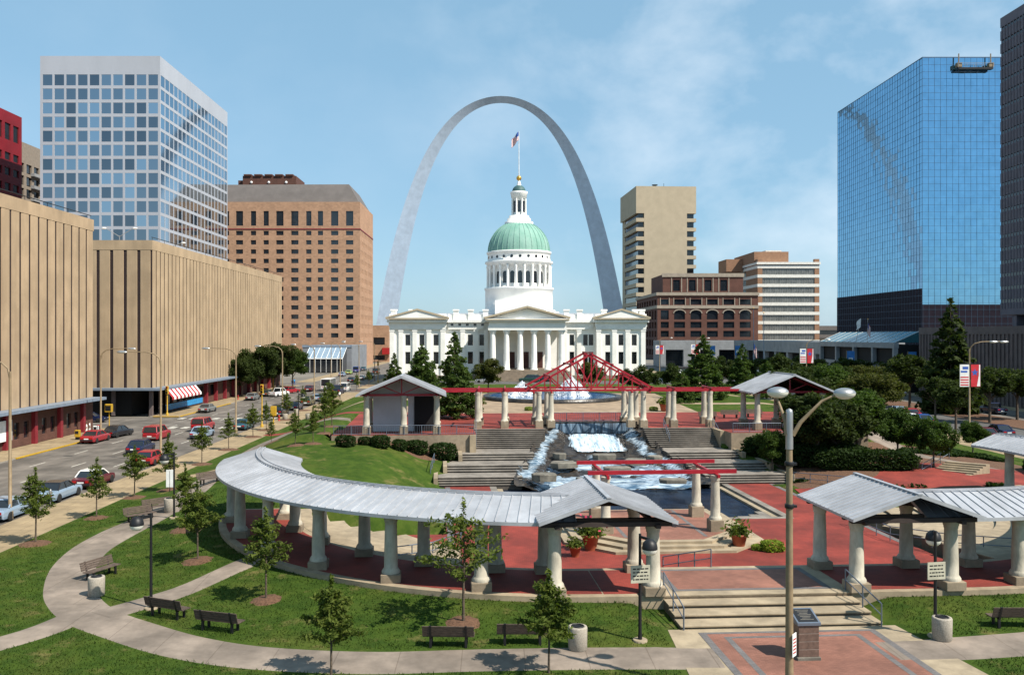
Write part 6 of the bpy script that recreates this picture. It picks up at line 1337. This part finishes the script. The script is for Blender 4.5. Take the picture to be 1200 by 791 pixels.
struct(link('grass', leafmesh('grass', pts, .034, M['grassblade'], -.2, 3.6, -1.6)), 'stuff')
# ================================================================ vehicles
CARM = {}
def paint(nm, c):
    if nm not in CARM: CARM[nm] = mat(nm + '_car_paint', c, .22, var=.06, scale=.4, spec=.7, metal=.15)
    return CARM[nm]
def loft(b, secs, m=0, cap=True, sm=False):
    n = len(secs[0]); vs = [p for s in secs for p in s]; fs = []
    for i in range(len(secs) - 1):
        for k in range(n): j = (k + 1) % n; fs.append((i * n + k, i * n + j, i * n + n + j, i * n + n + k))
    if cap: fs += [tuple(reversed(range(n))), tuple(range((len(secs) - 1) * n, len(secs) * n))]
    b.add(vs, fs, m, sm)
def car(label, x, y, col, kind='sedan', rz=0, top=None, cat='car', z=-.115, grp='vehicles on the street beside the plaza', L_=None):
    """forward is +Y in local space"""
    nm = {'sedan': 'parked_car', 'hatch': 'parked_car', 'suv': 'utility_car', 'van': 'van', 'bus': 'minibus', 'pickup': 'pickup_truck'}[kind]
    t = thing(nm, label, cat, (x, y, z), rz, grp)
    H_, Wd = {'sedan': (1.4, 1.72), 'hatch': (1.4, 1.66), 'suv': (1.75, 1.85), 'van': (2.0, 1.95), 'bus': (2.75, 2.3), 'pickup': (1.75, 1.85)}[kind]
    Ln = L_ or {'sedan': 4.7, 'hatch': 4.0, 'suv': 4.7, 'van': 4.9, 'bus': 7.2, 'pickup': 5.2}[kind]
    w_ = Wd / 2; l = Ln / 2; belt = {'sedan': .9, 'hatch': .92, 'suv': 1.05, 'van': 1.1, 'bus': 1.25, 'pickup': 1.05}[kind]; g = .24 if kind != 'bus' else .35
    b = MB()
    def sec(y, zt, k=1., zb=g): a = w_ * k; return [(-a * .96, y, zb), (a * .96, y, zb), (a, y, zb + .18), (a, y, zt - .18), (a * .93, y, zt), (-a * .93, y, zt), (-a, y, zt - .18), (-a, y, zb + .18)]
    if kind in ('van', 'bus'): ss = [sec(-l, belt - .05, .93), sec(-l + .15, belt), sec(l - .7, belt), sec(l - .1, belt - .3, .95), sec(l, belt - .4, .88)]
    else: ss = [sec(-l, belt - .14, .86, g + .1), sec(-l + .14, belt - .04, .96), sec(-l + .8, belt), sec(l - 1.4, belt), sec(l - .3, belt - .14, .97), sec(l - .08, belt - .2, .92), sec(l, belt - .32, .84, g + .08)]
    loft(b, ss); b.build('body', col, t)
    # cabin: front / rear of glass at belt and of roof
    yb0, yb1, yt0, yt1 = {'sedan': (-l + .75, l - 1.35, -l + 1.4, l - 2.15), 'hatch': (-l + .1, l - 1.2, -l + .65, l - 1.95), 'suv': (-l + .06, l - 1.3, -l + .3, l - 2.0), 'van': (-l + .05, l - .55, -l + .2, l - 1.3), 'bus': (-l + .04, l - .3, -l + .1, l - .65), 'pickup': (-l + 1.9, l - 1.3, -l + 2.1, l - 2.0)}[kind]
    wb, wt = w_ * .92, w_ * (.76 if kind not in ('bus', 'van') else .9); zr = H_
    def c(s, y, z_): f = (z_ - belt) / (zr - belt); return (s * (wb + (wt - wb) * f), y, z_)
    b = MB(); zr2 = zr - .07
    lerp = lambda a, d, f: a + (d - a) * f
    f2 = (zr2 - belt) / (zr - belt); y0t, y1t = lerp(yb0, yt0, f2), lerp(yb1, yt1, f2)
    A = [c(-1, yb0, belt - .01), c(1, yb0, belt - .01), c(1, yb1, belt - .01), c(-1, yb1, belt - .01)]; B = [c(-1, y0t, zr2), c(1, y0t, zr2), c(1, y1t, zr2), c(-1, y1t, zr2)]
    b.add(A + B, [(0, 1, 5, 4), (1, 2, 6, 5), (2, 3, 7, 6), (3, 0, 4, 7)]); b.build('window_glass', M['glassdark'], t)
    b = MB(); C_ = [(x_ * .98, y_ + (.06 if y_ < (yt0 + yt1) / 2 else -.06), zr) for x_, y_, z_ in B]; b.add([(x_ * 1.015, y_ + (-.02 if y_ < (yt0 + yt1) / 2 else .02), z_) for x_, y_, z_ in B] + C_, [(0, 1, 5, 4), (1, 2, 6, 5), (2, 3, 7, 6), (3, 0, 4, 7), (4, 5, 6, 7), (3, 2, 1, 0)])
    for i in range(4): b.bar(Vector(A[i]) * 1.0, Vector(B[i]) * 1.0, .09, .09)
    pil = [.5] if kind != 'bus' else [.2, .4, .6, .8]
    if kind in ('suv', 'van'): pil = [.33, .62]
    for f in pil:
        for s in (-1, 1): ya, yc = lerp(yb0, yb1, f), lerp(y0t, y1t, f); b.bar((s * (wb + .005), ya, belt - .02), (s * lerp(wb, wt, f2) * 1.005, yc, zr2), .09, .05)
    b.build('roof', top or col, t)
    if kind == 'bus': b = MB(); b.box(-w_ - .006, w_ + .006, -l + .3, l - .4, .62, .95); b.build('blue_stripe', M['brightblue'], t)
    if kind == 'pickup': b = MB(); b.box(-w_ * .85, w_ * .85, -l + .12, -l + 1.85, belt + .002, belt + .01); b.build('load_bed', M['black'], t)
    for s in (-1, 1):
        for yy in (-l + .85, l - .85):
            r = .33 if kind != 'bus' else .42; wh = MB(); prof = [(r * .62, -.1), (r * .95, -.1), (r, -.06), (r, .06), (r * .95, .1), (r * .62, .1)]; wh.lathe(prof, 18); wh.xf(lambda a, d, e: (e, a, d)); o = wh.build('wheel', M['rubber'], t, (s * (w_ - .07), yy, r))
            wh = MB(); wh.lathe([(.001, -.085), (r * .62, -.085), (r * .62, .085), (.001, .085)], 14); wh.xf(lambda a, d, e: (e, a, d)); wh.build('hubcap', M['chrome'], o)
        b = MB(); b.box(s * w_ * .6 - .16, s * w_ * .6 + .16, l - .1, l - .02, belt - .42 if kind not in ('van', 'bus') else .7, (belt - .26) if kind not in ('van', 'bus') else .9); b.build('headlight', M['lens'], t)
        b = MB(); b.box(s * w_ * .62 - .17, s * w_ * .62 + .17, -l - .012, -l + .06, belt - .32, belt - .16); b.build('tail_light', M['tail'], t)
    b = MB(); b.box(-w_ * .85, w_ * .85, -l - .05, -l + .1, g + .12, g + .28); b.build('bumper', M['chrome'] if kind in ('suv', 'pickup', 'bus') else M['rubber'], t); b = MB(); b.box(-w_ * .82, w_ * .82, l - .12, l + .05, g + .12, g + .27); b.build('bumper', M['chrome'] if kind in ('suv', 'pickup', 'bus') else M['rubber'], t)
    b = MB(); b.box(-.26, .26, -l - .056, -l - .045, g + .3, g + .42); b.build('number_plate', M['white'], t)
    return t
PB = paint('pale_blue', (.3, .4, .52)); MR = paint('maroon', (.12, .015, .025)); RD = paint('bright_red', (.38, .02, .03)); NV = paint('navy', (.012, .02, .07)); BK = paint('black', (.02, .02, .025)); GR = paint('grey', (.2, .21, .21)); SL = paint('silver', (.45, .46, .48)); WT = paint('white', (.75, .74, .72)); TE = paint('teal', (.03, .12, .16)); BL = paint('blue', (.03, .1, .35)); OL = paint('olive', (.1, .1, .06)); LG = paint('lime_green', (.35, .5, .08)); BR = paint('brown', (.12, .06, .03)); GN = paint('dark_green', (.02, .06, .05))
def at(px, py, dx=0): return P(px, py, -.115)
LX1 = -33.2
def lane(px, X): return (X, (X) * FPX / (px - PX0))
cars = [('pale blue sedan parked at the kerb beside the first tall lamp', *lane(12, LX1), PB, 'sedan', 0, None), ('pale blue coupe with a black soft top parked at the kerb', *lane(68, LX1), PB, 'sedan', 0, BK), ('dark maroon coupe with a white roof parked behind the pale blue coupe', *lane(110, LX1), MR, 'sedan', 0, WT), ('bright red hatchback parked at the kerb near the second tall lamp', *lane(177, LX1), RD, 'hatch', 0, None), ('navy blue low coupe driving in the lane beside the red hatchback', *lane(165, -37.6), NV, 'sedan', R(3), None), ('red and silver utility car driving ahead of the navy coupe', *lane(184, -40.4), RD, 'suv', 0, None), ('bright red utility car driving farther up the middle lane', *lane(238, -38.2), RD, 'suv', 0, None), ('pale blue low sedan driving near the plaza kerb', *lane(237, -35.6), PB, 'sedan', 0, None), ('dark red sedan parked by the first tan block near two white-clad pedestrians', *lane(112, -46.6), RD, 'sedan', 0, None), ('black wagon parked ahead of the dark red sedan at the far kerb', *lane(138, -46.4), BK, 'sedan', R(-8), None), ('dark blue car waiting in the side street between the tan blocks', -58, 126, NV, 'sedan', R(-90), None), ('grey sedan parked below the striped awning', *lane(243, -46.6), GR, 'sedan', 0, None), ('teal sedan parked at the plaza kerb behind the third lamp', *lane(286, LX1), TE, 'sedan', 0, None), ('dark grey sedan parked beyond the striped awning', *lane(296, -46.6), GR, 'sedan', 0, None), ('grey-green sedan parked below the dark street trees', *lane(312, -46.7), OL, 'sedan', 0, None), ('white pickup truck at the side street corner by the trees', *lane(327, -44), WT, 'pickup', R(-20), None), ('bright red sedan crossing beside the white pickup', *lane(340, -44), RD, 'sedan', R(-30), None), ('dark utility car at the plaza kerb, first of a row of three', *lane(328, LX1), BK, 'suv', 0, None), ('navy sedan at the plaza kerb, second of a row of three', *lane(346, LX1), NV, 'sedan', 0, None), ('olive brown utility car at the plaza kerb beside the lamp', *lane(361, LX1), OL, 'suv', 0, None), ('pale blue sedan at the plaza kerb behind the minibus', *lane(373, LX1 - .2), PB, 'sedan', 0, None), ('dark red sedan in the lane beside the minibus', *lane(363, -41), MR, 'sedan', 0, None), ('dark blue van alongside the white minibus', *lane(396, LX1), NV, 'van', 0, None), ('white van ahead of the blue van at the kerb', *lane(404, LX1), WT, 'van', 0, None), ('lime green car far up the street by the hotel annex', *lane(409, -46.5), LG, 'sedan', 0, None), ('bright blue van far up the street by the hotel annex', *lane(418, -46.5), BL, 'van', 0, None), ('pale blue car far up the street before the lime green one', *lane(401, -46.3), PB, 'sedan', 0, None), ('teal car far up the street past the bright blue van', *lane(426, -46.3), TE, 'sedan', 0, None), ('dark sedan far up the middle of the street', *lane(412, -38), BK, 'sedan', 0, None), ('silver sedan far up the street near the courthouse corner', *lane(424, -37), SL, 'sedan', 0, None), ('black utility car farthest up the street', *lane(434, -36), BK, 'suv', 0, None), ('brown van turning far up the street beside the yellow signal', *lane(441, -38), BR, 'van', 0, None)]
for lb, x, y, c, k, rz, tp in cars: car(lb, x, y, c, k, rz, tp)
car('white minibus with a blue side stripe far along the street', *lane(385, -37.5), WT, 'bus', 0, None, 'minibus')
car('white delivery van at the picture edge in the far lane', -41.5, 69.0, WT, 'van', 0)
G2 = 'cars before the courthouse'
car('silver sedan parked in front of the courthouse steps, beside the round tree', (569 - PX0) * 197 / FPX, 197, SL, 'sedan', R(90), None, 'car', 1.75, G2); car('dark green utility car in front of the courthouse doors', (620 - PX0) * 199 / FPX, 199, GN, 'suv', R(90), None, 'car', 1.75, G2); car('black sedan behind the red truss in front of the courthouse', (634 - PX0) * 202 / FPX, 202, BK, 'sedan', R(90), None, 'car', 1.75, G2); car('pale blue car between dark round trees at the courthouse end', (772 - PX0) * 196 / FPX, 196, PB, 'van', R(90), None, 'car', 1.75, G2)
G3 = 'vehicles along the avenue'
for lb, px, X, c, k, zz in (('red-brown sedan parked under the first avenue banner', 1152, 59.2, MR, 'sedan', 0), ('dark blue sedan driving on the avenue beside the red-brown one', 1170, 63, NV, 'sedan', 0), ('bright blue sedan between trees on the avenue', 1079, 60.5, BL, 'sedan', 0), ('white sedan half hidden by the bank trees', 1064, 59.2, WT, 'sedan', 0), ('dark red sedan behind the bright blue one', 1066, 63.5, RD, 'sedan', 0), ('pale blue sedan at the avenue kerb by the road gap', 1052, 63.5, PB, 'sedan', 0), ('dark truck with a white hood on the far carriageway', 1164, 80, NV, 'pickup', 0), ('white car under the median trees on the far carriageway', 1052, 84, WT, 'sedan', 0), ('white and blue car seen between two conifers', 866, 62, SL, 'van', 0), ('white sedan on the avenue far behind the round trees', 796, 60, WT, 'sedan', 0), ('dark sedan on the avenue far behind the wide conifer', 805, 65, BK, 'sedan', 0), ('yellow taxi on the avenue near the brick warehouse', 786, 63, paint('taxi_yellow', (.55, .38, .04)), 'sedan', 0)):
    car(lb, X, X * FPX / (px - PX0), c, k, 0, None, 'car', -.115, G3)
# ---- signals, hydrants, boxes
def signal(label, x, y, h=4.2, z=0):
    t = thing('traffic_signal', label, 'traffic signal', (x, y, z), 0, 'yellow traffic signal posts'); b = MB(); b.lathe([(.22, 0), (.2, .35), (.09, .45), (.08, h)], 10); b.build('post', M['yellow'], t)
    b = MB(); b.bbox(-.2, .2, -.2, .16, h - .1, h + 1.15, .03); hd = b.build('signal_head', M['yellow'], t)
    for k, mm in enumerate((M['red'], M['yellow'], M['black'])): b = MB(); b.lathe([(.001, 0), (.12, 0), (.14, .14), (.15, 0)], 10); b.xf(lambda a, c, e: (a, -.2 - e, c)); b.build('signal_lens', mm, hd, (0, 0, h + .9 - .38 * k))
for lb, px, X, h in (('yellow signal post at the plaza kerb beside the yellow box', 307, -31.2, 4.6), ('yellow signal post at the corner below the striped awning', 196, -50.4, 3.4), ('yellow signal post at the corner past the dark street trees', 320, -49.6, 3.6), ('yellow signal post beside the two blue-clad pedestrians', 343, -49.5, 3), ('yellow signal post far along the plaza kerb by the courthouse lawn', 443, -30.5, 4.5)):
    x, y = lane(px, X); signal(lb, x, y, h)
x, y = lane(128, -49); t = thing('pedestrian_signal', 'yellow pedestrian signal box on a post at the first tan block corner', 'traffic signal', (x, y, 0)); b = MB(); b.lathe([(.16, 0), (.07, .3), (.07, 2.6)], 8); b.build('post', M['yellow'], t); b = MB(); b.bbox(-.5, .4, -.25, .25, 2.6, 3.6, .05); b.build('signal_box', M['yellow'], t); b = MB(); b.box(-.4, .3, -.27, -.251, 2.75, 3.4); b.build('signal_lens', M['black'], t)
x, y = lane(320.5, -30.6); t = thing('control_box', 'yellow control box on a post at the plaza kerb', 'utility box', (x, y, 0)); b = MB(); b.lathe([(.2, 0), (.1, .2), (.1, 1.2)], 8); b.build('post', M['yellow'], t); b = MB(); b.bbox(-.38, .38, -.3, .3, 1.2, 2.5, .04); b.build('cabinet', M['yellow'], t)
def hydrant(label, x, y, m=None):
    t = thing('fire_hydrant', label, 'fire hydrant', (x, y, 0)); b = MB(); b.lathe([(.17, 0), (.17, .08), (.12, .12), (.12, .6), (.16, .62), (.13, .74), (.04, .82), (.03, .88)], 12); b.build('barrel', M['red'], t)
    for s in (-1, 1): b = MB(); b.tube([(0, 0, .48), (s * .2, 0, .48)], [.06, .07], 8); b.build('nozzle', M['yellow'], t)
hydrant('red fire hydrant beside the yellow control box', *lane(327, -31)); hydrant('red fire hydrant on the sidewalk past the striped awning', *lane(279, -49.3))
for lb, px, mm in (('yellow newspaper box by the first tan block kerb', 91, 'yellow'), ('red newspaper box beside the two white-clad pedestrians', 116, 'red'), ('white newspaper box next to the red one', 112.5, 'white')):
    x, y = lane(px, -49.2); t = thing('newspaper_box', lb, 'newspaper box', (x, y, 0.004), 0, 'newspaper boxes'); b = MB(); b.bbox(-.27, .27, -.24, .24, .35, 1.15, .03); b.build('cabinet', M[mm], t); b = MB(); b.box(-.2, .2, -.25, -.241, .7, 1.05); b.build('window', M['glassdark'], t); b = MB(); b.box(-.2, .2, -.18, .18, 0, .35); b.build('pedestal', M['black'], t)
# white post on sapling lawn, low concrete posts
t = thing('notice_post', 'white notice board on the street lawn beside the red parked car', 'sign', (*PT(199, 576), 0.05)); t.location.z = tz(t.location.x, t.location.y); b = MB(); b.tube([(0, 0, 0), (0, 0, 1.6)], .035, 6); b.build('post', M['black'], t); b = MB(); b.box(-.28, .28, -.03, -.01, .35, 1.7); b.build('sign_plate', M['white'], t)
t = thing('parking_meter', 'grey parking meter on the sidewalk beside the pale blue coupe', 'parking meter', (-31.5, -31.5 * FPX / (59 - PX0), 0)); b = MB(); b.tube([(0, 0, 0), (0, 0, 1.05)], .03, 6); b.build('post', M['galv'], t); b = MB(); b.lathe([(.06, 1.05), (.1, 1.12), (.11, 1.3), (.06, 1.4), (.001, 1.42)], 10); b.build('meter_head', M['galv'], t)
# flags by the colonnade
for px, Y, lb, col in ((883, 232, 'national flag hanging limp on a tall pole before the colonnade', 1), (895, 240, 'bare tall flagpole beside the limp flag', 0)):
    x = (px - PX0) * Y / FPX; t = thing('flag_pole', lb, 'flagpole', (x, Y, .5 if x < 53 else 0)); b = MB(); b.tube([(0, 0, 0), (0, 0, 19.5 if col else 18.5)], [.14, .06], 8); b.build('pole', M['mullion'], t); b = MB(); b.sphere((0, 0, 19.6 if col else 18.6), .16, 8); b.build('ball', M['gold'], t)
x = (883 - PX0) * 232 / FPX; flag('limp striped flag halfway down the pole before the colonnade', x + .1, 231.8, 10.4, 1.6, 2.6, .2, 1.2)
x = (1012 - PX0) * 186 / FPX; t = thing('house_flag', 'white flag on a slanting staff above the entrance hall', 'flag', (x, 190, 10.9), 0); b = MB(); b.tube([(0, 0, 0), (.9, -.6, 5.2)], .05, 6); b.build('staff', M['galv'], t); b = MB(); pts = [(.9 - .02 * k, -.6, 5.2 - .28 * k) for k in range(8)]; vs = [p for p in pts] + [(p[0] - .9 - .1 * math.sin(i), p[1] - .05 * (i % 2), p[2] - .7) for i, p in enumerate(pts)]; b.add(vs, [(i, i + 1, i + 9, i + 8) for i in range(7)]); b.build('cloth', M['white'], t)
flag('red striped flag beside the white flag above the entrance hall', (1026 - PX0) * 186 / FPX, 190, 15.6, 1.6, 2.4, .2, 1.2)
t = thing('flag_staff', 'slanting staff that carries the red striped flag of the hall', 'flag staff', ((1026 - PX0) * 186 / FPX, 190.2, 10.9)); b = MB(); b.tube([(0, 0, 0), (.1, -.2, 5)], .05, 6); b.build('staff', M['galv'], t); b = MB(); b.sphere((.1, -.2, 5.05), .1, 8); b.build('ball', M['gold'], t)
# garage roof lamps on the longer tan block
for k, (px, Y, h) in enumerate(((140, 141, 3.0), (168, 186, 3.6), (198, 152, 1.8), (213, 172, 1.8))):
    x = (px - PX0) * Y / FPX; t = thing('roof_lamp', ['twin-armed roof lamp over the front corner of the longer tan block', 'twin-armed roof lamp farther back on the longer tan block', 'small roof lamp just behind the parapet corner of the tan block', 'small roof lamp behind the parapet midway along the tan block'][k], 'lamp', (x, Y, 26.6), 0, 'roof deck lamps'); b = MB(); b.tube([(0, 0, 0), (0, 0, h * .6)], .07, 6); b.build('pole', M['galv'], t)
    for s in (-1, 1): b = MB(); b.tube([(0, 0, h * .55), (s * 2.2, 0, h)], .05, 6); a = b.build('arm', M['galv'], t); b = MB(); b.sphere((s * 2.5, 0, h), .28, 10, 0, (1.5, .8, .55)); b.build('lamp_head', M['white'], a)
# ---- people
def person(label, x, y, z, rz, shirt, trousers, h=1.72, stride=.22):
    t = thing('person', label, 'person', (x, y, z), rz); s = h / 1.75
    V = [(0, 0, .95), (0, .01, 1.15), (0, .02, 1.38), (0, .01, 1.5), (0, .03, 1.6), (0, .035, 1.7), (-.09, 0, .9), (-.1, stride * .5, .5), (-.1, stride * .7, .08), (-.1, stride * .7 + .16, .04), (.09, 0, .9), (.1, -stride * .3, .5), (.1, -stride, .09), (.1, -stride + .15, .04), (-.19, .02, 1.4), (-.25, -.03, 1.13), (-.24, .08, .9), (-.23, .11, .82), (.19, .02, 1.4), (.25, .03, 1.13), (.24, .14, .92), (.23, .17, .84)]
    E = [(0, 1), (1, 2), (2, 3), (3, 4), (4, 5), (0, 6), (6, 7), (7, 8), (8, 9), (0, 10), (10, 11), (11, 12), (12, 13), (2, 14), (14, 15), (15, 16), (16, 17), (2, 18), (18, 19), (19, 20), (20, 21)]
    Rr = [.15, .135, .16, .06, .095, .085, .095, .065, .042, .035, .095, .065, .042, .035, .06, .045, .035, .03, .06, .045, .035, .03]
    me = bpy.data.meshes.new('body'); me.from_pydata([Vector(p) * s for p in V], E, []); o = link('body', me, t); md = o.modifiers.new('skin', 'SKIN')
    for i, r in enumerate(Rr): me.skin_vertices[0].data[i].radius = (r * s * (1.15 if i < 3 else 1), r * s * (.8 if i < 3 else 1))
    me.skin_vertices[0].data[0].use_root = True; o.modifiers.new('sub', 'SUBSURF').levels = 1; o.modifiers['sub'].render_levels = 1
    dg = bpy.context.evaluated_depsgraph_get(); ev = o.evaluated_get(dg).to_mesh(); m2 = bpy.data.meshes.new('body'); m2.from_pydata([v.co.copy() for v in ev.vertices], [], [list(p.vertices) for p in ev.polygons]); 
    for mm in (M['skin'], shirt, trousers): m2.materials.append(mm)
    for p in m2.polygons:
        z_ = p.center.z / s; ax = abs(p.center.x) / s; p.use_smooth = True; p.material_index = 1 if (1.0 < z_ < 1.47 and (ax < .2 or z_ > 1.2)) else (2 if z_ <= 1.0 and ax < .2 else 0)
    ev_ = o; o.modifiers.clear(); o.data = m2; b = MB(); b.sphere((0, .005 * s, 1.66 * s), .105 * s, 12, 0, (1, 1, 1.05)); b.v = [p for p in b.v]; b.build('hair', M['bark'], t)
for lb, px, X, sh, tr, h, rz in (('pedestrian in white shirt and white trousers beside the dark red parked sedan', 101.5, -49.6, 'white', 'white', 1.78, 2.0), ('pedestrian in white shirt next to the newspaper boxes', 105, -50.2, 'white', 'white', 1.7, -1.2), ('pedestrian in a blue shirt at the corner beyond the dark street trees', 345, -49.2, 'brightblue', 'blue', 1.75, .4), ('pedestrian in a white shirt at the corner beyond the dark street trees', 342, -50.6, 'white', 'blue', 1.7, 2.5), ('pedestrian in red at the plaza kerb beside the blue van', 390, -30.4, 'red', 'black', 1.75, 3.0), ('pedestrian in white on the plaza sidewalk near the minibus', 398, -29.6, 'white', 'black', 1.7, .3)):
    x, y = lane(px, X); person(lb, x, y, .006, rz, M[sh], M[tr], h)
